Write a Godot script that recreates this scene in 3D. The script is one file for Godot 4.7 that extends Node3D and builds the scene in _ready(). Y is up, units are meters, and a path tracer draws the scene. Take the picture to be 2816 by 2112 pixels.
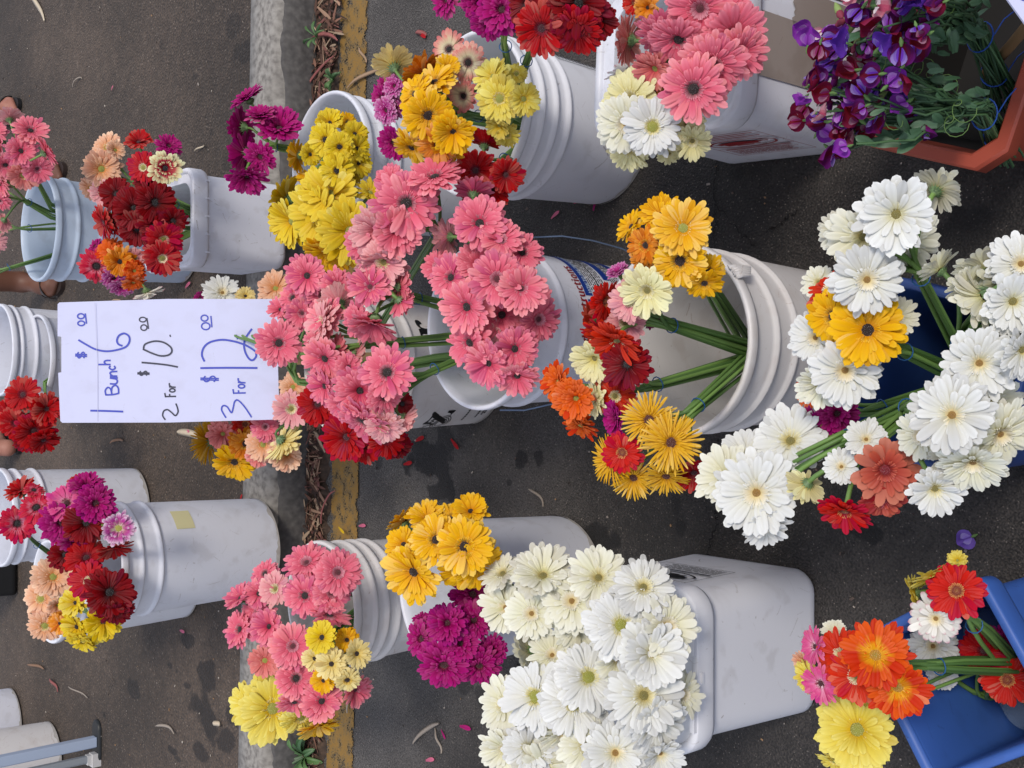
extends Node3D

var M := {}
var rng := RandomNumberGenerator.new()
var taken := {}
var kinds := {}
var discs := {}
var calyxes := []


# ------------------------------------------------------------------ naming
func numbered(called: String) -> String:
	taken[called] = taken.get(called, -1) + 1
	return called if taken[called] == 0 else "%s_%03d" % [called, taken[called]]


func thing(called: String, label: String, category: String, at := Vector3.ZERO, group := "") -> Node3D:
	var o := Node3D.new()
	o.name = numbered(called)
	add_child(o)
	o.position = at
	tag(o, label, category, group)
	return o


func tag(o: Node, label: String, category: String, group := "") -> void:
	o.set_meta("label", label)
	o.set_meta("category", category)
	if group != "":
		o.set_meta("group", group)


func put(called: String, mesh: Mesh, mat: Material, parent: Node3D = self, xf := Transform3D.IDENTITY) -> MeshInstance3D:
	var o := MeshInstance3D.new()
	o.name = numbered(called) if parent == self else called
	o.mesh = mesh
	if mat != null:
		o.material_override = mat
	o.transform = xf
	parent.add_child(o, true)
	return o


func structure(called: String, mesh: Mesh, mat: Material, xf := Transform3D.IDENTITY) -> MeshInstance3D:
	var o := put(called, mesh, mat, self, xf)
	o.set_meta("kind", "structure")
	return o


# ------------------------------------------------------------------ mesh tools
class Shape:
	var st := SurfaceTool.new()
	var color := Color.WHITE
	var group := 0

	func _init() -> void:
		st.begin(Mesh.PRIMITIVE_TRIANGLES)

	func tri(a: Vector3, b: Vector3, c: Vector3, ca = null, cb = null, cc = null, ua = null, ub = null, uc = null) -> void:
		var p := [a, b, c]
		var q := [ca, cb, cc]
		var u := [ua, ub, uc]
		for i in 3:
			st.set_smooth_group(group)
			st.set_color(q[i] if q[i] != null else color)
			if u[i] != null:
				st.set_uv(u[i])
			st.add_vertex(p[i])

	func quad(a: Vector3, b: Vector3, c: Vector3, d: Vector3) -> void:
		tri(a, b, c)
		tri(a, c, d)

	func box(lo: Vector3, hi: Vector3, xf := Transform3D.IDENTITY) -> void:
		var keep := group
		var v := []
		for i in 8:
			v.append(xf * Vector3(hi.x if i & 1 else lo.x, hi.y if i & 2 else lo.y, hi.z if i & 4 else lo.z))
		for f in [[0, 1, 3, 2], [5, 4, 6, 7], [4, 0, 2, 6], [1, 5, 7, 3], [2, 3, 7, 6], [4, 5, 1, 0]]:
			group += 1
			quad(v[f[0]], v[f[1]], v[f[2]], v[f[3]])
		group = keep + 7

	# rings: arrays of points, all as long; hard: levels with a crease
	func loft(rings: Array, hard := [], closed := true) -> void:
		for k in rings.size() - 1:
			if k in hard:
				group += 1
			var a: PackedVector3Array = rings[k]
			var b: PackedVector3Array = rings[k + 1]
			var n := a.size()
			for i in (n if closed else n - 1):
				var j := (i + 1) % n
				quad(a[i], a[j], b[j], b[i])
		group += 1

	func fan(ring: PackedVector3Array, centre: Vector3, flip := false) -> void:
		for i in ring.size():
			var j := (i + 1) % ring.size()
			if flip:
				tri(centre, ring[j], ring[i])
			else:
				tri(centre, ring[i], ring[j])
		group += 1

	func tube(path: PackedVector3Array, radius, sides := 6, caps := true) -> void:
		var rings := []
		var up := Vector3(0.31, 0.87, 0.38)
		for k in path.size():
			var t := (path[mini(k + 1, path.size() - 1)] - path[maxi(k - 1, 0)]).normalized()
			var x := t.cross(up)
			if x.length() < 0.05:
				x = t.cross(Vector3(1, 0.2, 0.1))
			x = x.normalized()
			var y := x.cross(t)
			up = y
			var r: float = radius[k] if radius is Array else radius
			var ring := PackedVector3Array()
			for i in sides:
				var w := TAU * i / sides
				ring.append(path[k] + (x * cos(w) + y * sin(w)) * r)
			rings.append(ring)
		loft(rings)
		if caps:
			fan(rings[0], path[0], true)
			fan(rings[-1], path[-1])

	func done(mat: Material = null) -> ArrayMesh:
		st.generate_normals()
		st.index()
		if mat:
			st.set_material(mat)
		return st.commit()


func circle(r: float, y: float, n := 40, squash := 1.0) -> PackedVector3Array:
	var ring := PackedVector3Array()
	for i in n:
		var w := TAU * i / n
		ring.append(Vector3(cos(w) * r, y, sin(w) * r * squash))
	return ring


func lathe(profile: Array, hard := [], n := 48) -> Shape:
	var s := Shape.new()
	var rings := []
	for p in profile:
		rings.append(circle(maxf(p[0], 0.0003), p[1], n))
	s.loft(rings, hard)
	return s


func rounded(a: float, b: float, r: float, y: float, chamfer := false) -> PackedVector3Array:
	var ring := PackedVector3Array()
	var steps := 1 if chamfer else 6
	for q in 4:
		var cx := (a - r) * (1 if q == 0 or q == 3 else -1)
		var cz := (b - r) * (1 if q < 2 else -1)
		for i in steps + 1:
			var w := PI / 2 * (q + float(i) / steps)
			ring.append(Vector3(cx + cos(w) * r, y, cz + sin(w) * r))
	return ring


# ------------------------------------------------------------------ materials
func hexl(h: String) -> Color:
	return Color(h).srgb_to_linear()


func matte(albedo: Color, rough := 0.6, vertex := false) -> StandardMaterial3D:
	var m := StandardMaterial3D.new()
	m.albedo_color = albedo
	m.roughness = rough
	m.vertex_color_use_as_albedo = vertex
	return m


func grimy(base: Color, dirt: Color, seed_: int, marks: int, rough := 0.42) -> StandardMaterial3D:
	# plastic with scuffs, scratches and smudges, tiled over half a metre
	var n := 512
	var im := Image.create(n, n, true, Image.FORMAT_RGB8)
	im.fill(base)
	var r := RandomNumberGenerator.new()
	r.seed = seed_
	var fl := FastNoiseLite.new()
	fl.seed = seed_
	fl.frequency = 0.012
	fl.fractal_octaves = 5
	var low := fl.get_seamless_image(n, n)
	for y in n:
		for x in n:
			var v := low.get_pixel(x, y).r
			var f := clampf((v - 0.62) * 0.5, 0.0, 0.09) + r.randf() * 0.015
			im.set_pixel(x, y, base.lerp(dirt, f))
	for k in marks:
		var p := Vector2(r.randf() * n, r.randf() * n)
		var w := r.randf() * TAU
		var steps := int(pow(r.randf(), 2.5) * 34.0) + 1
		var dark := r.randf_range(0.1, 0.55)
		var fat := 1 if r.randf() < 0.8 else 2
		for s in steps:
			p += Vector2(cos(w), sin(w))
			w += r.randf_range(-0.12, 0.12)
			for dx in fat:
				for dy in fat:
					var ix := posmod(int(p.x) + dx, n)
					var iy := posmod(int(p.y) + dy, n)
					im.set_pixel(ix, iy, im.get_pixel(ix, iy).lerp(dirt, dark * r.randf()))
	im.generate_mipmaps()
	var m := matte(Color.WHITE, rough)
	m.albedo_texture = ImageTexture.create_from_image(im)
	m.uv1_triplanar = true
	m.uv1_world_triplanar = true
	m.uv1_scale = Vector3(1.9, 1.9, 1.9)
	return m


func noise_image(seed_: int, w: int, h: int, freq: float, oct := 4) -> PackedByteArray:
	var f := FastNoiseLite.new()
	f.seed = seed_
	f.noise_type = FastNoiseLite.TYPE_SIMPLEX_SMOOTH
	f.frequency = freq
	f.fractal_octaves = oct
	return f.get_image(w, h, false, false, false).get_data()


# The ground seen close: x0..x1, z0..z1 metres, res metres a pixel; spots are [x, z, rx, rz, turn] stains
func ground_texture(seed_: int, x0: float, x1: float, z0: float, z1: float, res: float, dark: Color, pale: Color, far_tone: Color, tone_from: float, tone_to: float, spots: Array, grit: float) -> StandardMaterial3D:
	var w := int((x1 - x0) / res)
	var h := int((z1 - z0) / res)
	var low := noise_image(seed_, w, h, 0.0035, 5)
	var mid := noise_image(seed_ + 1, w, h, 0.05, 3)
	var fine := noise_image(seed_ + 2, w, h, 0.32, 2)
	var warp := noise_image(seed_ + 3, w, h, 0.02, 4)
	var r := RandomNumberGenerator.new()
	r.seed = seed_
	var wet := PackedFloat32Array()
	wet.resize(w * h)
	for s in spots:
		var reach := maxf(s[2], s[3]) * 1.5
		var c := cos(s[4])
		var sn := sin(s[4])
		var ix0 := maxi(0, int((s[0] - reach - x0) / res))
		var ix1 := mini(w - 1, int((s[0] + reach - x0) / res))
		var iy0 := maxi(0, int((s[1] - reach - z0) / res))
		var iy1 := mini(h - 1, int((s[1] + reach - z0) / res))
		for iy in range(iy0, iy1):
			for ix in range(ix0, ix1):
				var dx: float = x0 + ix * res - s[0]
				var dz: float = z0 + iy * res - s[1]
				var a: float = (dx * c + dz * sn) / s[2]
				var b: float = (dz * c - dx * sn) / s[3]
				var d := sqrt(a * a + b * b) + (warp[iy * w + ix] - 128) / 150.0
				var k := iy * w + ix
				wet[k] = maxf(wet[k], clampf((1.0 - d) * 5.0, 0.0, 1.0) * s[5])
	var data := PackedByteArray()
	data.resize(w * h * 3)
	var bump := PackedByteArray()
	bump.resize(w * h)
	for iy in h:
		var z := z0 + iy * res
		var far_mix := clampf((tone_from - z) / (tone_from - tone_to), 0.0, 1.0) if tone_from != tone_to else 0.0
		for ix in w:
			var k := iy * w + ix
			var t := (low[k] - 128) / 255.0 * 1.15 + (mid[k] - 128) / 255.0 * 0.5 + (fine[k] - 128) / 255.0 * 1.5 + 0.45
			var c := dark.lerp(pale, clampf(t, 0.0, 1.0))
			if far_mix > 0.0:  # blends into the second tone with distance
				c = c.lerp(far_tone, clampf(far_mix + (low[k] - 128) / 300.0, 0.0, 1.0) * (0.55 + (fine[k] - 128) / 255.0))
			var g := r.randf()
			if g < grit:
				c = c.lerp(Color(0.70, 0.65, 0.60), r.randf() * 0.85)
			elif g < grit * 3.0:
				c = c.darkened(r.randf() * 0.65)
			if wet[k] > 0.0:
				c = c.lerp(Color(c.r * 0.42, c.g * 0.41, c.b * 0.42), wet[k])
			data[k * 3] = int(clampf(c.r, 0, 1) * 255)
			data[k * 3 + 1] = int(clampf(c.g, 0, 1) * 255)
			data[k * 3 + 2] = int(clampf(c.b, 0, 1) * 255)
			bump[k] = clampi(int(128 + (fine[k] - 128) * 0.8 + (mid[k] - 128) * 0.4), 0, 255)
	var m := matte(Color.WHITE, 0.85)
	m.albedo_texture = ImageTexture.create_from_image(Image.create_from_data(w, h, false, Image.FORMAT_RGB8, data))
	var b8 := Image.create_from_data(w, h, false, Image.FORMAT_L8, bump)
	b8.convert(Image.FORMAT_RGBA8)
	b8.bump_map_to_normal_map(2.2)
	m.normal_enabled = true
	m.normal_texture = ImageTexture.create_from_image(b8)
	m.normal_scale = 1.2
	return m


func tiled_ground(seed_: int, dark: Color, pale: Color) -> StandardMaterial3D:
	var t := NoiseTexture2D.new()
	var f := FastNoiseLite.new()
	f.seed = seed_
	f.frequency = 0.09
	f.fractal_octaves = 5
	t.noise = f
	t.width = 512
	t.height = 512
	t.seamless = true
	var g := Gradient.new()
	g.set_color(0, dark)
	g.set_color(1, pale)
	t.color_ramp = g
	var m := matte(Color.WHITE, 0.9)
	m.albedo_texture = t
	m.uv1_triplanar = true
	m.uv1_world_triplanar = true
	m.uv1_scale = Vector3(0.9, 0.9, 0.9)
	return m


func sheet(x0: float, x1: float, z0: float, z1: float, y: float) -> ArrayMesh:
	var s := Shape.new()
	var a := Vector3(x0, y, z0)
	var b := Vector3(x1, y, z0)
	var c := Vector3(x1, y, z1)
	var d := Vector3(x0, y, z1)
	var u := [Vector2(0, 0), Vector2(1, 0), Vector2(1, 1), Vector2(0, 1)]
	s.tri(a, b, c, null, null, null, u[0], u[1], u[2])
	s.tri(a, c, d, null, null, null, u[0], u[2], u[3])
	s.st.generate_normals()
	s.st.generate_tangents()
	return s.st.commit()


# ------------------------------------------------------------------ flowers
# One petal from the flower's middle outwards along +z, face up +y; stops are [t, colour]
func petal_shape(s: Shape, r0: float, r1: float, width: float, rise: float, droop: float, point: float, stops: Array, tone: float, xf := Transform3D.IDENTITY, across := 5, along := 6, notch := 0.0) -> void:
	var rows := []
	var tints := []
	var bend := rng.randf_range(-0.07, 0.07) * (r1 - r0)
	for i in along + 1:
		var t := float(i) / along
		var tt := 1.0 - pow(1.0 - t, 1.75)
		var z := lerpf(r0, r1, tt)
		var body := lerpf(0.42, 1.0, smoothstep(0.0, 0.62, tt))
		var tip := lerpf(0.16, 1.0, sqrt(maxf(0.0, 1.0 - pow(maxf(0.0, (tt - (1.0 - point)) / point), 2.2))))
		var w := width * 0.5 * body * tip
		var y := rise * sin(tt * PI * 0.5) - droop * tt * tt
		var row := PackedVector3Array()
		var tint := []
		var c := _at(stops, tt)
		for j in across:
			var u := 2.0 * j / (across - 1) - 1.0
			var groove := (0.018 if j % 2 == 1 else -0.014) * body * tip * clampf(width * 6.0, 0.3, 1.0)
			var back := notch * (1.0 - absf(u)) * (1.0 if i == along else 0.0)
			row.append(xf * Vector3(u * w + bend * tt * tt, y + groove + 0.05 * width * u * u, z - 0.10 * width * u * u * tt - back))
			tint.append(c.lightened(0.04 * tone) if j % 2 == 1 else c.darkened(0.04 + 0.05 * tone))
		rows.append(row)
		tints.append(tint)
	for i in along:
		for j in across - 1:
			var a: Vector3 = rows[i][j]
			var b: Vector3 = rows[i][j + 1]
			var d: Vector3 = rows[i + 1][j]
			var e: Vector3 = rows[i + 1][j + 1]
			s.tri(a, d, e, tints[i][j], tints[i + 1][j], tints[i + 1][j + 1])
			s.tri(a, e, b, tints[i][j], tints[i + 1][j + 1], tints[i][j + 1])
	s.group += 1


func _at(stops: Array, t: float) -> Color:
	for i in stops.size() - 1:
		if t <= stops[i + 1][0]:
			return stops[i][1].lerp(stops[i + 1][1], clampf((t - stops[i][0]) / (stops[i + 1][0] - stops[i][0]), 0, 1))
	return stops[-1][1]


# look: petals, width, point, rise, droop, rings of inner petals as [count, reach, width, lift], stops, disc
func kind(code: String, words: String, outer: int, width: float, point: float, rise: float, droop: float, rings: Array, stops: Array, disc: String) -> void:
	var st := []
	for i in range(0, stops.size(), 2):
		st.append([float(stops[i]), hexl(stops[i + 1])])
	var k := {"n": outer, "words": words, "petals": [], "inner": [], "disc": disc}
	for shade in 3:
		var tinted := []
		for q in st:
			var c: Color = q[1]
			if shade == 1:
				c = Color.from_hsv(fposmod(c.h + 0.008, 1.0), c.s * 0.90, minf(1.0, c.v * 1.08))
			elif shade == 2:
				c = Color.from_hsv(fposmod(c.h - 0.012, 1.0), minf(1.0, c.s * 1.04), c.v * 0.82)
			tinted.append([q[0], c])
		var set_ := []
		for v in 5:
			var s := Shape.new()
			var tone := rng.randf_range(-0.4, 1.0)
			petal_shape(s, 0.12, rng.randf_range(0.90, 1.05), width * rng.randf_range(0.86, 1.12), rise * rng.randf_range(0.3, 1.6), droop * rng.randf_range(-0.4, 2.4), point * rng.randf_range(0.8, 1.5), tinted, tone, Transform3D(Basis(Vector3.FORWARD, rng.randf_range(-0.14, 0.14))), 5, 6, 0.03 if v % 2 else 0.0)
			set_.append(s.done())
		k.petals.append(set_)
	for v in 5:
		var s := Shape.new()
		for ring in rings:
			var shift := rng.randf() * TAU
			for i in ring[0]:
				if rng.randf() < 0.04:
					continue
				var b := Basis(Vector3.UP, shift + TAU * (i + rng.randf_range(-0.22, 0.22)) / ring[0])
				b = b * Basis(Vector3.RIGHT, -ring[3] - (0.035 if ring[1] < 0.5 else 0.10) * v - rng.randf_range(-0.13, 0.13)) * Basis(Vector3.FORWARD, rng.randf_range(-0.25, 0.25))
				var small: bool = ring[1] < 0.6
				petal_shape(s, 0.19 if ring[1] < 0.5 else 0.16, ring[1] * rng.randf_range(0.9, 1.07), ring[2] * rng.randf_range(0.85, 1.12), rise * 0.7, droop * rng.randf_range(0.3, 1.5), point, st, rng.randf_range(-0.4, 1.0), Transform3D(b, Vector3(0, 0.015, 0)), 3 if small else 5, 4 if small else 5)
		k.inner.append(s.done())
	kinds[code] = k


# disc florets packed in a spiral, ringed by fine spikes; colours from the middle out
func disc(code: String, r: float, inside: String, middle: String, edge: String, spikes: int, spike: String, reach: float) -> void:
	var s := Shape.new()
	var ci := hexl(inside)
	var cm := hexl(middle)
	var ce := hexl(edge)
	var dome := []
	for k in 5:
		var w := PI / 2 * k / 4.0
		dome.append(circle(maxf(0.002, r * cos(w)), 0.03 + r * 0.38 * sin(w), 14))
	s.color = cm.darkened(0.35)
	s.loft(dome)
	var n := 70
	for i in n:
		var f := sqrt((i + 0.5) / n)
		var a := i * 2.39996
		var p := Vector3(cos(a) * r * f, 0.03 + r * 0.38 * sqrt(1.0 - f * f * 0.98), sin(a) * r * f)
		var c := ci.lerp(cm, clampf(f * 1.7, 0, 1)) if f < 0.6 else cm.lerp(ce, clampf((f - 0.6) / 0.4, 0, 1))
		c = c.lightened(rng.randf() * 0.12) if i % 2 else c.darkened(rng.randf() * 0.25)
		var q := r * 0.085
		var top := p + Vector3(cos(a) * q * 0.6, q * 1.4, sin(a) * q * 0.6)
		for j in 4:
			var w0 := TAU * j / 4.0 + a
			var w1 := TAU * (j + 1) / 4.0 + a
			s.tri(p + Vector3(cos(w0), 0, sin(w0)) * q, top, p + Vector3(cos(w1), 0, sin(w1)) * q, c, c.lightened(0.1), c)
		s.group += 1
	var cs := hexl(spike)
	for i in spikes:
		var a := TAU * (i + rng.randf_range(-0.4, 0.4)) / spikes
		var l := reach * rng.randf_range(0.7, 1.15)
		var d := Vector3(cos(a), 0, sin(a))
		var side := Vector3(-sin(a), 0, cos(a)) * 0.011
		var foot := d * r * rng.randf_range(0.78, 1.0) + Vector3(0, 0.05, 0)
		var tip := foot + d * l + Vector3(0, 0.05 + l * rng.randf_range(0.15, 0.8), 0)
		s.tri(foot - side, tip - side * 0.6, tip + side * 0.6, ce, cs, cs)
		s.tri(foot - side, tip + side * 0.6, foot + side, ce, cs, ce)
		s.tri(tip - side * 1.2, tip + d * 0.016 + Vector3(0, 0.012, 0), tip + side * 1.2, cs, cs, cs)
		s.group += 1
	discs[code] = s.done()


func make_calyx() -> void:
	for v in 2:
		var s := Shape.new()
		s.color = hexl("6f8a58")
		s.loft([circle(0.06, -0.30, 10), circle(0.10, -0.26, 10), circle(0.17, -0.17, 10), circle(0.20, -0.05, 10), circle(0.12, -0.01, 10)])
		for ring in 2:
			var n := 15
			for i in n:
				var a := TAU * (i + 0.5 * ring + rng.randf_range(-0.2, 0.2)) / n
				var d := Vector3(cos(a), 0, sin(a))
				var side := Vector3(-sin(a), 0, cos(a)) * 0.042
				var y0 := -0.24 + 0.07 * ring
				var foot := d * (0.12 + 0.05 * ring) + Vector3(0, y0, 0)
				var tip := d * (0.27 + 0.10 * ring + rng.randf_range(-0.02, 0.03)) + Vector3(0, y0 + 0.12, 0)
				var c := hexl("7d9a66").lerp(hexl("566f4a"), rng.randf())
				s.tri(foot - side, tip, foot + side, c.darkened(0.25), c, c.darkened(0.25))
				s.group += 1
		calyxes.append(s.done())


func bunch(label: String, band: Vector3, rim: Vector3, bottom: Vector3) -> Node3D:
	var o := thing("gerbera_bunch", label, "flower bunch", bottom, "bunches of gerberas standing in buckets")
	o.set_meta("path", [band, rim, bottom])
	var along := (band - rim).normalized()
	var b := Basis(Quaternion(Vector3.UP, along))
	var ring := PackedVector3Array()
	for i in 13:
		var w := TAU * i / 12.0
		ring.append(Vector3(cos(w) * 0.0104, 0.001 * sin(w * 2.0), sin(w) * 0.0100))
	var s := Shape.new()
	s.tube(ring, 0.0009, 5, false)
	put("rubber_band", s.done(), M.band, o, Transform3D(b, band - bottom))
	return o


func bloom(o: Node3D, code: String, p: Vector3, d: float, n: Vector3, label := "") -> void:
	var k: Dictionary = kinds[code]
	var path: Array = o.get_meta("path")
	n = n.normalized()
	var b := Basis(Quaternion(Vector3.UP, n)) * Basis(Vector3.UP, rng.randf() * TAU)
	var v: int = [0, 0, 1, 1, 2, 2, 3, 4][rng.randi() % 8]
	var cup := 0.11 * v + rng.randf_range(-0.05, 0.05)
	var shade := rng.randi() % 3
	var flop := rng.randf_range(0.0, 0.22)
	var flop_at := rng.randf() * TAU
	var f := put("gerbera_flower", k.inner[v], M.petal, o, Transform3D(b.scaled(Vector3.ONE * d * 0.525), p - o.position))
	if label != "":
		f.set_meta("label", label)
	for i in k.n:
		var w: float = TAU * (i + rng.randf_range(-0.16, 0.16)) / k.n
		var tilt := rng.randf_range(-0.07, 0.09) + (0.05 if i % 2 else 0.0) - cup + flop * cos(w - flop_at)
		if rng.randf() < 0.02:
			continue
		if rng.randf() < 0.06:
			tilt -= rng.randf_range(0.05, 0.4)
		var pb := Basis(Vector3.UP, w) * Basis(Vector3.RIGHT, tilt) * Basis(Vector3.FORWARD, rng.randf_range(-0.16, 0.16))
		put("petal", k.petals[shade if rng.randf() < 0.75 else rng.randi() % 3][rng.randi() % 5], M.petal, f, Transform3D(pb * Basis.from_scale(Vector3(1, 1, rng.randf_range(0.92, 1.06))), Vector3.ZERO))
	var eye: String = k.disc
	if eye == "dark" and rng.randf() < 0.4:
		eye = "pinkeye"
	elif eye == "brown" and rng.randf() < 0.3:
		eye = "olive"
	put("flower_centre", discs[eye], M.disc, f)
	put("calyx", calyxes[rng.randi() % 2], M.leaf, f)
	# stem: from behind the head through the band, over the rim, to the bucket's floor
	var jit := Vector3(rng.randf_range(-1, 1), 0, rng.randf_range(-1, 1))
	var band: Vector3 = path[0] + jit * 0.0068
	var rim: Vector3 = path[1] + jit * 0.011
	var floor_: Vector3 = path[2] + jit * 0.02
	var foot := p - n * d * 0.14
	var reach := foot.distance_to(band)
	var c1 := foot - n * minf(0.055, reach * 0.3)
	var c2 := band + (band - rim).normalized() * reach * 0.4
	var line := PackedVector3Array()
	for i in 9:
		line.append(foot.bezier_interpolate(c1, c2, band, i / 8.0) - o.position)
	line.append(rim - o.position)
	line.append(rim.lerp(floor_, 0.5) - o.position)
	line.append(floor_ + Vector3(0, 0.012, 0) - o.position)
	var s := Shape.new()
	var green := hexl("74964c").lerp(hexl("4a6a34"), rng.randf())
	s.color = green
	s.tube(line, 0.0024 + rng.randf() * 0.0009, 6)
	put("stem", s.done(), M.leaf, o)


# ------------------------------------------------------------------ containers
func bucket(label: String, at: Vector3, r_top: float, r_base: float, h: float, ribs: Array, lean := Vector3.ZERO, mat: Material = null) -> Node3D:
	var o := thing("round_bucket", label, "bucket", at, "white plastic buckets of the flower stall")
	var m: Material = mat if mat else M.bucket[rng.randi() % 3]
	var wall0 := func(y: float) -> float: return lerpf(r_base, r_top - 0.006, y / h)
	var prof := [[0.0, 0.004], [r_base - 0.012, 0.004], [r_base - 0.010, 0.0], [r_base - 0.003, 0.001], [r_base - 0.0004, 0.005], [r_base + 0.0003, 0.010], [wall0.call(0.018), 0.018]]
	var hard := []
	var wall := func(y: float) -> float: return lerpf(r_base, r_top - 0.006, y / h)
	for y in ribs:
		var w: float = wall.call(y)
		hard.append(prof.size() + 1)
		prof.append_array([[w, y - 0.012], [w, y - 0.004], [w + 0.0050, y - 0.004], [w + 0.0060, y - 0.002], [w + 0.0060, y + 0.003], [w + 0.002, y + 0.006], [wall.call(y + 0.012), y + 0.012]])
	hard.append(prof.size() + 1)
	prof.append_array([[wall.call(h - 0.026), h - 0.026], [wall.call(h - 0.020), h - 0.020], [r_top - 0.003, h - 0.0195], [r_top, h - 0.019], [r_top + 0.0015, h - 0.014], [r_top + 0.0015, h - 0.004], [r_top, h - 0.001], [r_top - 0.003, h], [r_top - 0.007, h - 0.002]])
	prof.append_array([[r_top - 0.009, h - 0.02], [lerpf(r_base, r_top, 0.5) - 0.006, h * 0.5], [r_base - 0.004, 0.014], [r_base - 0.012, 0.008], [0.0, 0.008]])
	put("bucket_body", lathe(prof, hard, 56).done(), m, o)
	var dn := FastNoiseLite.new()
	dn.seed = int(at.x * 977.0 + at.z * 331.0)
	dn.frequency = 2.4
	dn.fractal_octaves = 4
	var low := PackedVector3Array()
	var mid := PackedVector3Array()
	var high := PackedVector3Array()
	for i in 240:
		var w := TAU * i / 240.0
		var d := Vector3(cos(w), 0, sin(w))
		var up := 0.0075 + maxf(0.0, dn.get_noise_2d(cos(w) * 0.6, sin(w) * 0.6) + 0.05) * 0.018
		low.append(d * (r_base + 0.0009) + Vector3(0, 0.003, 0))
		mid.append(d * (r_base + 0.0014) + Vector3(0, 0.007, 0))
		high.append(d * (lerpf(r_base, r_top - 0.006, up / h) + 0.0012) + Vector3(0, up, 0))
	var ds := Shape.new()
	ds.loft([low, mid, high])
	put("dried_dirt", ds.done(), M.dirt, o)
	o.basis = Basis.from_euler(lean)
	return o


func tub(label: String, at: Vector3, a: float, b: float, h: float, turn: float, mat: Material, corner := 0.045, taper := 0.88, category := "tub") -> Node3D:
	var o := thing("square_tub", label, category, at, "square plastic tubs of the flower stall")
	var s := Shape.new()
	var rings := [rounded(a * taper - 0.02, b * taper - 0.02, corner * 0.8, 0.0), rounded(a * taper - 0.004, b * taper - 0.004, corner * 0.8, 0.002), rounded(a * taper, b * taper, corner * 0.85, 0.010), rounded(lerpf(a * taper, a - 0.012, 0.04), lerpf(b * taper, b - 0.012, 0.04), corner * 0.85, 0.022)]
	rings.append(rounded(a - 0.012, b - 0.012, corner, h - 0.045))
	rings.append(rounded(a - 0.002, b - 0.002, corner, h - 0.043))
	rings.append(rounded(a, b, corner, h - 0.036))
	rings.append(rounded(a, b, corner, h - 0.004))
	rings.append(rounded(a - 0.002, b - 0.002, corner, h))
	rings.append(rounded(a - 0.011, b - 0.011, corner, h - 0.001))
	rings.append(rounded(a - 0.013, b - 0.013, corner, h - 0.007))
	var ledge := 0.013 if mat == M.blue or mat == M.shaded_blue else 0.034
	rings.append(rounded(a - ledge, b - ledge, corner * 0.85, h - 0.009))
	rings.append(rounded(a - ledge - 0.001, b - ledge - 0.001, corner * 0.85, h - 0.013))
	rings.append(rounded(a * taper - 0.006, b * taper - 0.006, corner * 0.8, 0.014))
	s.loft(rings, [4, 10, 11])
	s.fan(rings[0], Vector3(0, 0.001, 0), true)
	s.fan(rings[-1], Vector3(0, 0.013, 0))
	put("tub_body", s.done(), mat, o)
	o.rotation.y = turn
	return o


# A print of thin raised ink on a curved or flat side: rects are [u0, v0, u1, v1] in metres, placed by a function of u and v
func ink(rects: Array, place: Callable, mat: Material, parent: Node3D, called := "printed_label") -> MeshInstance3D:
	var s := Shape.new()
	var made: MeshInstance3D
	for q in rects:
		var n := maxi(1, int(absf(q[2] - q[0]) / 0.012))
		for i in n:
			var u0: float = lerpf(q[0], q[2], float(i) / n)
			var u1: float = lerpf(q[0], q[2], float(i + 1) / n)
			s.quad(place.call(u0, q[1], 0.0), place.call(u0, q[3], 0.0), place.call(u1, q[3], 0.0), place.call(u1, q[1], 0.0))
		if rects.size() < 9:
			made = put(called, s.done(), mat, parent)
			s = Shape.new()
	if rects.size() >= 9:
		made = put(called, s.done(), mat, parent)
		made.set_meta("kind", "stuff")
	return made


func stroke(s: Shape, pts: Array, width: float, place: Callable, round_ := true) -> void:
	# a brush line through points [u, v]
	var p := PackedVector2Array()
	if round_ and pts.size() > 2:
		var c := Curve2D.new()
		for i in pts.size():
			var me := Vector2(pts[i][0], pts[i][1])
			var tan_ := Vector2.ZERO
			if i > 0 and i < pts.size() - 1:
				tan_ = (Vector2(pts[i + 1][0], pts[i + 1][1]) - Vector2(pts[i - 1][0], pts[i - 1][1])) / 6.0
			c.add_point(me, -tan_, tan_)
		c.bake_interval = width * 0.6
		p = c.get_baked_points()
	else:
		for q in pts:
			p.append(Vector2(q[0], q[1]))
	for i in p.size() - 1:
		var d := (p[i + 1] - p[i]).normalized() * width * 0.25
		var n := Vector2(-d.y, d.x) * 2.0
		var a := p[i] - d
		var b := p[i + 1] + d
		s.quad(place.call(a.x - n.x, a.y - n.y, i * 0.000004), place.call(a.x + n.x, a.y + n.y, i * 0.000004), place.call(b.x + n.x, b.y + n.y, i * 0.000004), place.call(b.x - n.x, b.y - n.y, i * 0.000004))


func lettering(text: String, font: Font, size: float, place: Callable, mat: Material, parent: Node3D, called: String, u0: float, v0: float, squeeze := 1.0, lift := 0.0) -> void:
	var t := TextMesh.new()
	t.text = text
	t.font = font
	t.font_size = 64
	t.pixel_size = size / 64.0
	t.depth = 0.0
	t.curve_step = 1.0
	t.horizontal_alignment = HORIZONTAL_ALIGNMENT_LEFT
	var arr := t.get_mesh_arrays()
	var v: PackedVector3Array = arr[Mesh.ARRAY_VERTEX]
	var ix: PackedInt32Array = arr[Mesh.ARRAY_INDEX]
	var s := Shape.new()
	for i in range(0, ix.size(), 3):
		var q := []
		for j in 3:
			var w: Vector3 = v[ix[i + j]]
			q.append(place.call(u0 + w.x * squeeze, v0 + w.y, lift))
		s.tri(q[0], q[1], q[2])
	if ix.size():
		put(called, s.done(), mat, parent)


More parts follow.
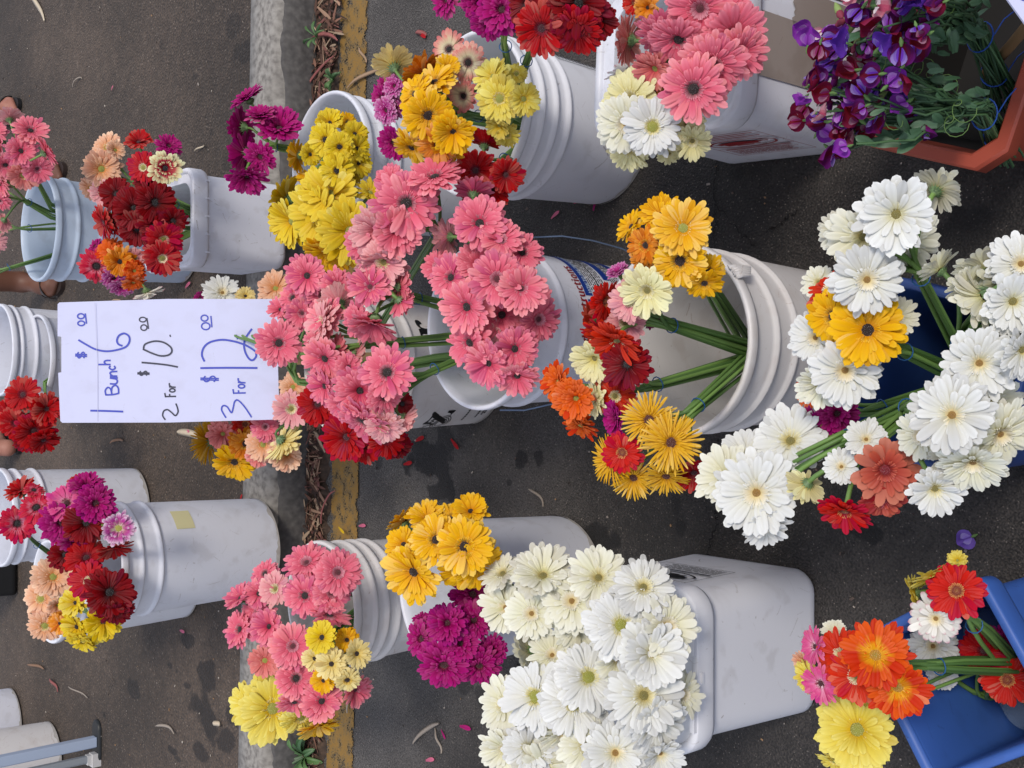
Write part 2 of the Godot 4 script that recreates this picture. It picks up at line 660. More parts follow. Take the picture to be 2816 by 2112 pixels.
# ------------------------------------------------------------------ surface nets, for the feet
func skin(bones: Array, cell: float, soft: float) -> ArrayMesh:
	var lo := Vector3.INF
	var hi := -Vector3.INF
	for q in bones:
		for e in [[q[0], q[2]], [q[1], q[3]]]:
			lo = lo.min(e[0] - Vector3.ONE * (e[1] + cell * 3))
			hi = hi.max(e[0] + Vector3.ONE * (e[1] + cell * 3))
	var nx := int((hi.x - lo.x) / cell) + 2
	var ny := int((hi.y - lo.y) / cell) + 2
	var nz := int((hi.z - lo.z) / cell) + 2
	var f := PackedFloat32Array()
	f.resize(nx * ny * nz)
	for z in nz:
		for y in ny:
			for x in nx:
				var p := lo + Vector3(x, y, z) * cell
				var e := 0.0
				for q in bones:
					var ab: Vector3 = q[1] - q[0]
					var t := clampf((p - q[0]).dot(ab) / ab.length_squared(), 0, 1)
					e += exp(-(p.distance_to(q[0] + ab * t) - lerpf(q[2], q[3], t)) / soft)
				f[(z * ny + y) * nx + x] = -soft * log(maxf(e, 1e-30))
	var vid := {}
	var vp := PackedVector3Array()
	for z in nz - 1:
		for y in ny - 1:
			for x in nx - 1:
				var sum := Vector3.ZERO
				var cnt := 0
				for ax in 3:
					for k in 4:
						var o := [0, 0, 0]
						o[(ax + 1) % 3] = k & 1
						o[(ax + 2) % 3] = k >> 1
						var a := f[((z + o[2]) * ny + y + o[1]) * nx + x + o[0]]
						var o2 := o.duplicate()
						o2[ax] = 1
						var b := f[((z + o2[2]) * ny + y + o2[1]) * nx + x + o2[0]]
						if (a < 0) != (b < 0):
							sum += Vector3(o[0], o[1], o[2]).lerp(Vector3(o2[0], o2[1], o2[2]), a / (a - b))
							cnt += 1
				if cnt:
					vid[(z * ny + y) * nx + x] = vp.size()
					vp.append(lo + (Vector3(x, y, z) + sum / cnt) * cell)
	var s := Shape.new()
	var step := [1, nx, nx * ny]
	for z in range(1, nz - 1):
		for y in range(1, ny - 1):
			for x in range(1, nx - 1):
				var k := (z * ny + y) * nx + x
				for ax in 3:
					var a := f[k]
					var b := f[k + step[ax]]
					if (a < 0) == (b < 0):
						continue
					var u: int = step[(ax + 1) % 3]
					var w: int = step[(ax + 2) % 3]
					if not (vid.has(k) and vid.has(k - u) and vid.has(k - w) and vid.has(k - u - w)):
						continue
					var q := [vp[vid[k - u - w]], vp[vid[k - w]], vp[vid[k]], vp[vid[k - u]]]
					if a < 0:
						s.quad(q[3], q[2], q[1], q[0])
					else:
						s.quad(q[0], q[1], q[2], q[3])
	return s.done()


func _ready() -> void:
	rng.seed = 7
	# ---- camera, sky, sun, exposure
	var cam := Camera3D.new()
	cam.name = "camera"
	cam.fov = 37.75
	cam.near = 0.05
	cam.far = 600.0
	var pitch := deg_to_rad(41.0)
	cam.transform = Transform3D(Basis(Vector3(0, -cos(pitch), sin(pitch)), Vector3(1, 0, 0), Vector3(0, sin(pitch), cos(pitch))), Vector3(0, 1.63, 0))
	add_child(cam)
	cam.current = true
	var env := Environment.new()
	env.background_mode = Environment.BG_SKY
	var sky := Sky.new()
	var sm := ProceduralSkyMaterial.new()
	sm.sky_top_color = Color(0.80, 0.835, 0.92)
	sm.sky_horizon_color = Color(0.87, 0.895, 0.955)
	sm.sky_curve = 0.25
	sm.ground_bottom_color = Color(0.16, 0.15, 0.15)
	sm.ground_horizon_color = Color(0.55, 0.56, 0.60)
	sky.sky_material = sm
	env.sky = sky
	env.tonemap_mode = Environment.TONE_MAPPER_LINEAR
	env.tonemap_exposure = 1.13
	env.sdfgi_enabled = true
	env.ssao_enabled = true
	env.ssil_enabled = true
	var we := WorldEnvironment.new()
	we.name = "world_environment"
	we.environment = env
	add_child(we)
	var sun := DirectionalLight3D.new()
	sun.name = "sun"
	sun.light_energy = 0.6
	sun.light_color = Color(1.0, 0.97, 0.93)
	sun.light_angular_distance = 14.0
	sun.shadow_enabled = true
	sun.rotation = Vector3(deg_to_rad(-56), deg_to_rad(34), 0)
	add_child(sun)

	# ---- materials
	M.petal = matte(Color.WHITE, 0.62, true)
	M.petal.backlight_enabled = true
	M.petal.backlight = Color(0.62, 0.62, 0.62)
	M.petal.metallic_specular = 0.25
	M.disc = matte(Color.WHITE, 0.85, true)
	M.leaf = matte(Color.WHITE, 0.5, true)
	M.plain = matte(Color.WHITE, 0.8, true)
	M.band = matte(Color(0.10, 0.33, 0.55), 0.4)
	M.bucket = []
	for i in 3:
		M.bucket.append(grimy([Color(0.885, 0.89, 0.925), Color(0.865, 0.87, 0.90), Color(0.89, 0.89, 0.91)][i], Color(0.36, 0.31, 0.26), 31 + i, 210))
	M.greybucket = grimy(Color(0.73, 0.785, 0.85), Color(0.3, 0.28, 0.26), 35, 40)
	M.oldbucket = grimy(Color(0.865, 0.85, 0.84), Color(0.46, 0.33, 0.24), 36, 330)
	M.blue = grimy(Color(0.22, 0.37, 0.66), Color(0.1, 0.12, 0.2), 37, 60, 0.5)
	M.shaded_blue = grimy(Color(0.155, 0.255, 0.47), Color(0.08, 0.09, 0.15), 43, 30, 0.38)  # blue darkened all over, standing in for shade deep inside the tub
	M.black_box = matte(Color(0.05, 0.05, 0.055), 0.6)
	M.dirt = tiled_ground(44, Color(0.66, 0.63, 0.60), Color(0.80, 0.79, 0.77))
	M.terracotta = grimy(Color(0.63, 0.275, 0.195), Color(0.25, 0.13, 0.1), 38, 40, 0.45)
	M.tape = grimy(Color(0.60, 0.555, 0.525), Color(0.34, 0.27, 0.22), 41, 120, 0.8)
	M.paper = grimy(Color(0.79, 0.795, 0.895), Color(0.58, 0.56, 0.58), 42, 26, 0.8)
	M.marker_blue = matte(Color(0.17, 0.24, 0.68), 0.5)
	M.marker_black = matte(Color(0.09, 0.11, 0.22), 0.5)
	M.black_ink = matte(Color(0.06, 0.06, 0.07), 0.5)
	M.red_ink = matte(Color(0.55, 0.10, 0.13), 0.5)
	M.blue_ink = matte(Color(0.07, 0.22, 0.55), 0.45)
	M.white_ink = matte(Color(0.75, 0.82, 0.9), 0.5)

	build_ground()
	build_containers()
	build_sign()
	build_people()
	build_flower_kinds()
	build_bunches()
	build_sweet_peas()
	build_litter()


# ------------------------------------------------------------------ the setting
const SKEW := 0.035  # how the kerb runs, z per metre of x


func along_kerb(x: float, z: float) -> float:
	return z + SKEW * x


func build_ground() -> void:
	structure("ground", sheet(-250, 250, -250, 250, -0.012), tiled_ground(3, Color(0.20, 0.19, 0.185), Color(0.27, 0.262, 0.255)))
	var road_m := ground_texture(11, -1.5, 1.5, -2.80, -0.35, 0.0016, Color(0.125, 0.114, 0.106), Color(0.27, 0.25, 0.235), Color(0.445, 0.43, 0.415), -1.35, -2.75, [[-0.190, -2.175, 0.050, 0.100, 0.200, 0.900], [-0.143, -2.111, 0.060, 0.050, 0.000, 0.700], [-0.255, -2.138, 0.025, 0.050, 0.000, 0.800], [-0.162, -1.838, 0.020, 0.030, 0.000, 0.800], [-0.155, -1.786, 0.020, 0.020, 0.000, 0.700], [-0.221, -1.884, 0.012, 0.012, 0.000, 0.600], [-0.319, -1.598, 0.035, 0.045, 0.200, 0.950], [-0.241, -1.000, 0.018, 0.030, 0.000, 0.900], [-0.267, -1.396, 0.020, 0.020, 0.000, 0.700], [-0.259, -1.261, 0.015, 0.015, 0.000, 0.600], [-0.701, -2.049, 0.030, 0.030, 0.600, 0.600], [-0.709, -1.981, 0.030, 0.020, 0.600, 0.500], [0.217, -0.835, 0.050, 0.030, 0.200, 0.600], [0.242, -0.806, 0.030, 0.030, 0.000, 0.500], [0.204, -0.850, 0.040, 0.040, 0.000, 0.600], [-0.202, -2.391, 0.015, 0.015, 0.000, 0.500], [-0.289, -2.015, 0.012, 0.020, 0.000, 0.600], [-0.237, -1.402, 0.020, 0.012, 0.000, 0.500], [-0.563, -2.434, 0.020, 0.020, 0.000, 0.400], [-0.633, -2.032, 0.012, 0.020, 0.000, 0.500], [-1.060, -1.277, 0.017, 0.013, 0.000, 0.621], [-0.117, -0.738, 0.015, 0.014, 0.000, 0.368], [-0.176, -1.551, 0.018, 0.009, 0.000, 0.418], [0.760, -2.179, 0.014, 0.009, 0.000, 0.566], [0.227, -2.140, 0.016, 0.012, 0.000, 0.428], [0.856, -0.976, 0.010, 0.015, 0.000, 0.349], [0.045, -2.160, 0.015, 0.019, 0.000, 0.555], [-1.102, -1.428, 0.013, 0.012, 0.000, 0.360], [-0.532, -1.536, 0.007, 0.015, 0.000, 0.397], [-0.503, -2.146, 0.010, 0.019, 0.000, 0.417], [-0.970, -1.712, 0.019, 0.007, 0.000, 0.437], [-0.698, -1.141, 0.012, 0.007, 0.000, 0.645], [-0.413, -1.134, 0.012, 0.018, 0.000, 0.323], [-0.653, -1.814, 0.010, 0.018, 0.000, 0.501], [-0.368, -1.438, 0.018, 0.014, 0.000, 0.481], [0.376, -1.254, 0.012, 0.012, 0.000, 0.353], [-0.146, -0.806, 0.010, 0.011, 0.000, 0.541], [0.217, -2.002, 0.012, 0.016, 0.000, 0.317], [-0.939, -1.016, 0.019, 0.007, 0.000, 0.333], [0.304, -1.816, 0.015, 0.006, 0.000, 0.483], [-0.812, -1.735, 0.016, 0.013, 0.000, 0.641], [0.820, -1.247, 0.018, 0.008, 0.000, 0.490], [-0.433, -1.238, 0.008, 0.018, 0.000, 0.448], [0.681, -0.697, 0.019, 0.011, 0.000, 0.643], [1.193, -2.079, 0.016, 0.016, 0.000, 0.483], [-0.533, -2.005, 0.012, 0.019, 0.000, 0.461]], 0.016)  # road turns paler from the near side towards the kerb
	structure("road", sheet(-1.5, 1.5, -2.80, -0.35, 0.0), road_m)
	var walk_m := ground_texture(21, -2.5, 2.5, -6.6, -2.80, 0.0029, Color(0.195, 0.163, 0.135), Color(0.365, 0.308, 0.26), Color.WHITE, 0.0, 0.0, [[-0.783, -3.227, 0.020, 0.050, 0.000, 0.700], [-0.886, -3.366, 0.010, 0.020, 0.000, 0.700], [-0.893, -3.322, 0.015, 0.015, 0.000, 0.700], [-0.875, -3.123, 0.050, 0.070, 0.200, 0.750], [-1.019, -3.655, 0.030, 0.050, 0.100, 0.600], [-0.971, -3.123, 0.060, 0.100, 0.500, 0.750], [-0.961, -3.170, 0.030, 0.060, -0.300, 0.700], [-1.034, -2.983, 0.040, 0.060, 0.000, 0.700], [-0.959, -2.918, 0.030, 0.100, 0.100, 0.650], [-1.100, -3.170, 0.030, 0.050, 0.000, 0.700], [-1.151, -3.349, 0.015, 0.040, 0.000, 0.700], [-1.160, -3.910, 0.015, 0.020, 0.000, 0.600], [-0.924, -3.249, 0.010, 0.025, 0.000, 0.700], [-1.166, -3.322, 0.012, 0.030, 0.000, 0.600], [1.537, -4.879, 0.500, 0.300, 0.000, 0.180], [0.932, -2.891, 0.040, 0.060, 0.000, 0.500], [1.017, -2.946, 0.030, 0.050, 0.000, 0.400], [-0.783, -3.699, 0.013, 0.021, 0.000, 0.409], [-0.684, -4.925, 0.019, 0.022, 0.000, 0.335], [-0.002, -3.780, 0.014, 0.028, 0.000, 0.523], [-0.619, -4.289, 0.016, 0.012, 0.000, 0.577], [-1.455, -3.951, 0.010, 0.020, 0.000, 0.266], [-0.882, -2.923, 0.019, 0.013, 0.000, 0.410], [-1.496, -4.744, 0.009, 0.030, 0.000, 0.359], [-0.807, -4.863, 0.008, 0.030, 0.000, 0.509], [1.345, -3.245, 0.019, 0.014, 0.000, 0.309], [-0.736, -4.863, 0.009, 0.024, 0.000, 0.422], [-1.566, -4.360, 0.020, 0.027, 0.000, 0.505], [0.741, -3.085, 0.015, 0.016, 0.000, 0.451], [-0.696, -4.923, 0.010, 0.018, 0.000, 0.292], [-1.342, -4.481, 0.012, 0.029, 0.000, 0.420], [1.078, -3.437, 0.015, 0.015, 0.000, 0.387], [-0.585, -3.668, 0.020, 0.025, 0.000, 0.353], [-1.121, -4.981, 0.015, 0.013, 0.000, 0.252], [-0.633, -4.520, 0.009, 0.023, 0.000, 0.455], [-0.698, -3.466, 0.009, 0.028, 0.000, 0.292], [0.294, -3.520, 0.018, 0.019, 0.000, 0.555], [0.413, -3.549, 0.007, 0.012, 0.000, 0.413], [0.145, -4.800, 0.018, 0.016, 0.000, 0.416], [0.070, -3.239, 0.011, 0.020, 0.000, 0.462], [0.497, -4.344, 0.010, 0.018, 0.000, 0.460], [0.463, -4.719, 0.013, 0.020, 0.000, 0.318], [-1.273, -3.049, 0.006, 0.019, 0.000, 0.353], [-1.500, -4.433, 0.009, 0.017, 0.000, 0.568], [-1.346, -4.261, 0.017, 0.022, 0.000, 0.257], [-0.868, -4.410, 0.020, 0.018, 0.000, 0.340], [-0.063, -3.981, 0.008, 0.023, 0.000, 0.502], [-0.073, -3.871, 0.018, 0.029, 0.000, 0.464], [-1.458, -3.939, 0.017, 0.015, 0.000, 0.489], [-0.423, -3.705, 0.016, 0.023, 0.000, 0.574], [0.665, -3.510, 0.017, 0.013, 0.000, 0.465], [0.385, -4.872, 0.018, 0.013, 0.000, 0.422], [0.076, -3.483, 0.018, 0.018, 0.000, 0.579], [-0.182, -3.810, 0.022, 0.015, 0.000, 0.500], [1.460, -4.823, 0.018, 0.022, 0.000, 0.439], [0.927, -3.194, 0.008, 0.019, 0.000, 0.465], [0.636, -2.987, 0.019, 0.026, 0.000, 0.273]], 0.02)
	structure("pavement", sheet(-2.5, 2.5, -6.6, -2.80, 0.126), walk_m)
	var slab := Shape.new()
	slab.box(Vector3(-40, -0.01, -14), Vector3(40, 0.120, -2.95))
	structure("pavement_bed", slab.done(), tiled_ground(5, Color(0.23, 0.20, 0.175), Color(0.335, 0.295, 0.26)))
	# kerb: worn concrete, its edge broken away here and there
	var nz := FastNoiseLite.new()
	nz.seed = 4
	nz.frequency = 2.2
	nz.fractal_octaves = 5
	var rings := []
	var n := 1500
	for i in n:
		var x := lerpf(6.0, -6.0, float(i) / (n - 1))
		var chip := maxf(0.0, nz.get_noise_2d(x * 1.1, 0.0)) * 0.06
		var dent := nz.get_noise_2d(x * 4.0, 40.0) * 0.006
		var o := along_kerb(x, 0.0)
		var p := PackedVector3Array()
		for q in [[-0.155, -0.02], [-0.155, 0.129], [-0.10, 0.131 + dent * 0.3], [-0.03 - chip, 0.131 + dent * 0.4], [-0.008 - chip * 0.7, 0.124 - chip * 0.2], [0.0 - chip * 0.25, 0.108 - chip * 0.6], [0.003 + dent, 0.06], [0.006, -0.02]]:
			p.append(Vector3(x, q[1], -2.715 + q[0] + o))
		rings.append(p)
	var ks := Shape.new()
	ks.loft(rings, [], false)
	var kt := NoiseTexture2D.new()
	var kf := FastNoiseLite.new()
	kf.seed = 9
	kf.frequency = 0.035
	kf.fractal_octaves = 6
	kt.noise = kf
	kt.width = 1024
	kt.height = 1024
	kt.seamless = true
	var kg := Gradient.new()
	kg.offsets = PackedFloat32Array([0.0, 0.32, 0.5, 0.72, 1.0])
	kg.colors = PackedColorArray([Color(0.34, 0.325, 0.30), Color(0.48, 0.46, 0.435), Color(0.55, 0.53, 0.50), Color(0.595, 0.575, 0.545), Color(0.66, 0.64, 0.60)])
	kt.color_ramp = kg
	var km := matte(Color.WHITE, 0.9)
	km.albedo_texture = kt
	km.uv1_triplanar = true
	km.uv1_world_triplanar = true
	km.uv1_scale = Vector3(1.1, 1.1, 1.1)
	structure("kerb", ks.done(), km)
	# dried grime on the kerb's face, its shade also put into the dark colour
	var gs := Shape.new()
	rings = []
	n = 900
	for i in n:
		var x := lerpf(-3.0, 3.0, float(i) / (n - 1))
		var o := along_kerb(x, 0.0)
		var high := 0.104 + nz.get_noise_2d(x * 1.5, 9.0) * 0.03
		rings.append(PackedVector3Array([Vector3(x, -0.01, -2.715 + 0.0135 + o), Vector3(x, high * 0.5, -2.715 + 0.0125 + o), Vector3(x, high, -2.715 + 0.0075 + o), Vector3(x, high + 0.004, -2.715 - 0.004 + o)]))
	gs.loft(rings, [], false)
	structure("kerb_grime_shade", gs.done(), tiled_ground(14, Color(0.24, 0.23, 0.225), Color(0.42, 0.405, 0.39)))
	# silt in the gutter
	var ss := Shape.new()
	rings = []
	for i in n:
		var x := lerpf(3.0, -3.0, float(i) / (n - 1))
		var o := along_kerb(x, 0.0)
		var w := 0.085 + nz.get_noise_2d(x * 5.0, 70.0) * 0.05
		rings.append(PackedVector3Array([Vector3(x, 0.020 + nz.get_noise_2d(x * 9, 3) * 0.008, -2.702 + o), Vector3(x, 0.016 + nz.get_noise_2d(x * 14, 5) * 0.010, -2.702 + w * 0.5 + o), Vector3(x, 0.001, -2.702 + w + o)]))
	ss.loft(rings, [], false)
	structure("gutter_silt", ss.done(), tiled_ground(15, Color(0.13, 0.10, 0.08), Color(0.40, 0.31, 0.24)))
	# yellow line: worn paint, its bare places cut out
	var yn := noise_image(51, 2048, 96, 0.035, 5)
	var yf := noise_image(52, 2048, 96, 0.3, 2)
	var im := Image.create(2048, 96, false, Image.FORMAT_RGBA8)
	for y in 96:
		for x in 2048:
			var k := y * 2048 + x
			var edge := minf(minf(y, 95 - y) / 9.0, 1.0)
			var v := yn[k] / 255.0 + (yf[k] - 128) / 320.0
			var solid := v - 0.27 - (1.0 - edge) * 0.30
			var c := Color(0.53, 0.40, 0.18).lerp(Color(0.40, 0.35, 0.27), clampf((0.60 - v) * 2.6, 0, 0.9))
			im.set_pixel(x, y, Color(c.r, c.g, c.b, 1.0 if solid > 0.0 else 0.0))
	var ym := matte(Color.WHITE, 0.8)
	ym.albedo_texture = ImageTexture.create_from_image(im)
	ym.transparency = BaseMaterial3D.TRANSPARENCY_ALPHA_SCISSOR
	ym.alpha_scissor_threshold = 0.5
	var ysh := Shape.new()
	var x0 := -1.9
	var x1 := 1.9
	var za := -2.605
	var zb := -2.475
	var q := [Vector3(x0, 0.004, along_kerb(x0, za)), Vector3(x1, 0.004, along_kerb(x1, za)), Vector3(x1, 0.004, along_kerb(x1, zb)), Vector3(x0, 0.004, along_kerb(x0, zb))]
	var u := [Vector2(0, 0), Vector2(1, 0), Vector2(1, 1), Vector2(0, 1)]
	ysh.tri(q[0], q[1], q[2], null, null, null, u[0], u[1], u[2])
	ysh.tri(q[0], q[2], q[3], null, null, null, u[0], u[2], u[3])
	structure("yellow_line", ysh.done(), ym)
	# cracks in the asphalt, with dry moss in one of them
	var cs := Shape.new()
	for line in [[[0.44, -1.304], [0.405, -1.302], [0.364, -1.306], [0.33, -1.307], [0.287, -1.305], [0.229, -1.313]], [[0.267, -1.19], [0.273, -1.171], [0.287, -1.147], [0.296, -1.128]], [[-0.229, -1.305], [-0.254, -1.301], [-0.298, -1.319], [-0.325, -1.326], [-0.367, -1.327]], [[0.33, -1.307], [0.273, -1.251], [0.237, -1.21]]]:
		var pts := []
		for i in line.size() - 1:
			for j in 9:
				var a := Vector2(line[i][0], line[i][1]).lerp(Vector2(line[i + 1][0], line[i + 1][1]), j / 9.0)
				pts.append([a.x + rng.randf_range(-0.004, 0.004), a.y + rng.randf_range(-0.004, 0.004)])
		for i in pts.size() - 1:
			var a := Vector3(pts[i][0], 0.004, pts[i][1])
			var b := Vector3(pts[i + 1][0], 0.004, pts[i + 1][1])
			var w0 := (b - a).cross(Vector3.UP).normalized() * rng.randf_range(0.0003, 0.0016)
			cs.quad(a - w0, a + w0, b + w0, b - w0)
	structure("road_crack", cs.done(), matte(Color(0.075, 0.068, 0.064), 1.0))


# ------------------------------------------------------------------ buckets and tubs
func build_containers() -> void:
	var o: Node3D
	bucket("pale grey bucket with thick ribs holding long pink stems, back row", Vector3(0.4411, 0.13, -3.2729), 0.150, 0.13, 0.43, [0.300, 0.365], Vector3.ZERO, M.greybucket)
	bucket("tall white bucket overflowing with peach and yellow gerberas, back row", Vector3(-0.5896, 0.13, -3.2711), 0.145, 0.125, 0.40, [0.30, 0.345])
	o = bucket("tall white bucket with yellow sticker standing on the kerb", Vector3(-0.4454, 0.13, -2.7936), 0.150, 0.13, 0.44, [0.335, 0.385])
	var sticker := func(u: float, v: float, w: float) -> Vector3:
		var r := lerpf(0.13, 0.144, v / 0.44) + 0.0012 + w
		return Vector3(sin(u / 0.138) * r, v, cos(u / 0.138) * r)
	ink([[0.085, 0.235, 0.145, 0.285]], sticker, matte(Color(0.84, 0.81, 0.62), 0.6), o, "sticker")
	bucket("white bucket behind the red and magenta gerberas, cut by photo's edge", Vector3(-0.4095, 0.13, -3.6348), 0.150, 0.13, 0.43, [0.33, 0.385])
	bucket("small open white bucket behind the price sign", Vector3(0.086, 0.13, -3.7494), 0.138, 0.118, 0.28, [])
	bucket("white ribbed bucket farthest back behind the small open bucket", Vector3(0.1112, 0.13, -3.8726), 0.150, 0.13, 0.36, [0.28, 0.325])
	bucket("white bucket standing by itself beyond the canopy legs", Vector3(-1.4004, 0.13, -4.903), 0.150, 0.13, 0.37, [0.29, 0.33])
	bucket("dirty white bucket right behind the canopy legs", Vector3(-1.4346, 0.13, -4.4387), 0.150, 0.13, 0.37, [0.29, 0.33], Vector3.ZERO, M.oldbucket)
	bucket("white bucket of yellow gerberas in the gutter below the kerb", Vector3(0.4754, 0, -2.0754), 0.150, 0.13, 0.35, [0.262, 0.300])
	o = bucket("white ribbed bucket crowded with mixed gerberas, right of the yellow line", Vector3(0.4944, 0, -1.5987), 0.150, 0.13, 0.34, [0.225, 0.258, 0.292])
	var side9 := func(u: float, v: float, w: float) -> Vector3:
		var r := lerpf(0.13, 0.144, v / 0.34) + 0.0012 + w
		return Vector3(sin(u / 0.138) * r, v, cos(u / 0.138) * r)
	var rows := [[0.120, 0.075, 0.122, 0.205], [0.120, 0.203, 0.30, 0.205]]
	for i in 12:
		rows.append([0.132, 0.19 - i * 0.0095, 0.132 + rng.randf_range(0.07, 0.11), 0.1945 - i * 0.0095])
	ink(rows, side9, M.black_ink, o)
	# the pink bucket in the middle, with its wire bail and printed sheet of directions
	o = bucket("white laundry bucket with blue directions and wire handle under pink gerberas", Vector3(0.1038, 0, -1.5691), 0.150, 0.13, 0.35, [0.265])
	var side11 := func(u: float, v: float, w: float) -> Vector3:
		var r := lerpf(0.13, 0.144, v / 0.35) + 0.0012 + w
		return Vector3(sin(u / 0.138) * r, v, cos(u / 0.138) * r)
	ink([[0.058, 0.181, 0.215, 0.200], [0.036, 0.183, 0.050, 0.198], [0.10, 0.111, 0.215, 0.129], [0.12, 0.066, 0.215, 0.083], [-0.05, 0.115, 0.0, 0.128]], side11, M.blue_ink, o, "printed_bar")
	rows = []
	for blk in [[0.06, 0.176, 5], [0.06, 0.152, 4], [0.075, 0.107, 5]]:
		for i in blk[2]:
			var u: float = blk[0]
			while u < 0.20:
				var l := rng.randf_range(0.006, 0.02)
				rows.append([u, blk[1] - i * 0.0055, u + l, blk[1] - i * 0.0055 + 0.0026])
				u += l + 0.003
	ink(rows, side11, M.black_ink, o, "printed_text")
	var bold := SystemFont.new()
	bold.font_names = PackedStringArray(["Droid Sans"])
	bold.font_weight = 800
	bold.font_italic = true
	lettering("de Instructions", bold, 0.026, side11, M.red_ink, o, "printed_title", -0.028, 0.211, 0.82, 0.0004)
	lettering("HOW TO PRE-TREAT STAINS", bold, 0.012, side11, M.white_ink, o, "printed_heading", 0.062, 0.1862, 0.8, 0.0008)
	# bail: from the ear on the right side, hanging down past the front
	var bail := PackedVector3Array()
	var ear_r := Vector3(0.151, 0.275, -0.01)
	for q in [[0.151, 0.285, -0.012], [0.158, 0.278, 0.02], [0.163, 0.262, 0.052], [0.165, 0.222, 0.088], [0.158, 0.172, 0.118], [0.146, 0.120, 0.140], [0.136, 0.098, 0.150]]:
		bail.append(Vector3(q[0], q[1], q[2]))
	var bs := Shape.new()
	bs.tube(bail, 0.0016, 6)
	var tail := PackedVector3Array([Vector3(0.094, 0.06, 0.172), Vector3(0.02, 0.05, 0.182), Vector3(-0.06, 0.085, 0.170), Vector3(-0.125, 0.175, 0.110), Vector3(-0.152, 0.262, 0.03), Vector3(-0.152, 0.285, -0.012)])
	var bt := Shape.new()
	bt.tube(tail, 0.0016, 6)
	var bm := matte(Color(0.45, 0.52, 0.62), 0.35)
	bm.metallic = 0.7
	put("wire_handle", bs.done(), bm, o)
	put("wire_handle", bt.done(), bm, o)
	bs = Shape.new()
	bs.tube(PackedVector3Array([Vector3(0.140, 0.103, 0.147), Vector3(0.136, 0.098, 0.150), Vector3(0.118, 0.078, 0.162), Vector3(0.098, 0.062, 0.171), Vector3(0.094, 0.059, 0.173)]), [0.007, 0.0095, 0.0085, 0.0095, 0.007], 12)
	put("handle_grip", bs.done(), matte(Color(0.80, 0.81, 0.85), 0.45), o)
	# the printed bucket behind it
	o = bucket("white bucket with black lettering half hidden behind the pink bunches", Vector3(0.0385, 0, -2.0241), 0.150, 0.13, 0.35, [0.262, 0.300], Vector3.ZERO, M.oldbucket)
	var serif := SystemFont.new()
	serif.font_names = PackedStringArray(["Droid Serif"])
	serif.font_weight = 800
	serif.font_italic = true
	var side12 := func(u: float, v: float, w: float) -> Vector3:
		var r := lerpf(0.13, 0.144, v / 0.35) + 0.0012 + w
		return Vector3(sin(u / 0.138) * r, v, cos(u / 0.138) * r)
	lettering("z", serif, 0.115, side12, M.black_ink, o, "printed_letter", -0.165, 0.155, 1.0, 0.0)
	lettering("r", serif, 0.09, side12, M.black_ink, o, "printed_letter", 0.06, 0.215, 1.0, 0.0)
	var em := Shape.new()
	for k in 3:
		var ring := []
		for i in 19:
			var w := TAU * i / 18.0
			ring.append([-0.158 + cos(w) * (0.032 - 0.007 * k), 0.128 + sin(w) * (0.020 - 0.0045 * k)])
		stroke(em, ring, 0.002, side12)
	for i in 14:
		stroke(em, [[-0.19 + i * 0.005, 0.152 + 0.008 * sin(i)], [-0.187 + i * 0.005, 0.160 + 0.006 * cos(i * 2.0)]], 0.003, side12, false)
	put("printed_emblem", em.done(), M.black_ink, o).set_meta("kind", "stuff")
	rows = []
	for q in [[-0.10, 0.090, 0.035], [-0.15, 0.072, 0.045], [-0.14, 0.040, 0.05], [-0.13, 0.028, 0.055], [-0.125, 0.022, 0.05]]:
		var u: float = q[0]
		while u < q[0] + q[2]:
			rows.append([u, q[1], u + 0.005, q[1] + 0.0045])
			u += 0.007
	ink(rows, side12, M.black_ink, o, "printed_text")
	# the broken bucket: a piece of its lip is split away
	o = bucket("old white bucket with a cracked rim and mixed gerberas", Vector3(0.0663, 0, -1.1274), 0.148, 0.127, 0.33, [0.205, 0.256], Vector3.ZERO, M.oldbucket)
	var cr := Shape.new()
	for k in 5:
		var w := PI / 2 - 0.62 - k * 0.028
		var d := Vector3(cos(w), 0, sin(w))
		cr.tube(PackedVector3Array([d * 0.1485 + Vector3(0, 0.327, 0), d * 0.152 + Vector3(0, 0.331 + 0.005 * sin(k * 2.0), 0), d * 0.155 + Vector3(0, 0.322, 0), d * 0.1565 + Vector3(0, 0.305 - 0.004 * k, 0)]), [0.003, 0.004, 0.004, 0.002], 5)
	put("split_rim_piece", cr.done(), M.oldbucket, o)
	bucket("white bucket between the yellow gerberas and the white tub", Vector3(-0.4061, 0, -1.7196), 0.149, 0.128, 0.31, [])
	o = bucket("cream white bucket of pink gerberas beside the kerb", Vector3(-0.4811, 0, -2.1074), 0.140, 0.122, 0.35, [0.232, 0.262, 0.292], Vector3.ZERO, M.oldbucket)

	# ---- square tubs
	o = tub("white square tub with molded lip under dark red gerberas", Vector3(0.418, 0.13, -2.77), 0.125, 0.150, 0.270, 0.000, M.bucket[0], 0.045, 0.90)
	for k in 5:
		var rib := Shape.new()
		rib.box(Vector3(-0.09 + k * 0.045, 0.226, 0.1385), Vector3(-0.087 + k * 0.045, 0.236, 0.1535))
		put("lip_web", rib.done(), M.bucket[0], o)
	o = tub("white square tub with red warning panel and torn brown tape", Vector3(0.51, 0, -1.15), 0.128, 0.150, 0.320, -0.060, M.bucket[1], 0.050, 0.95)
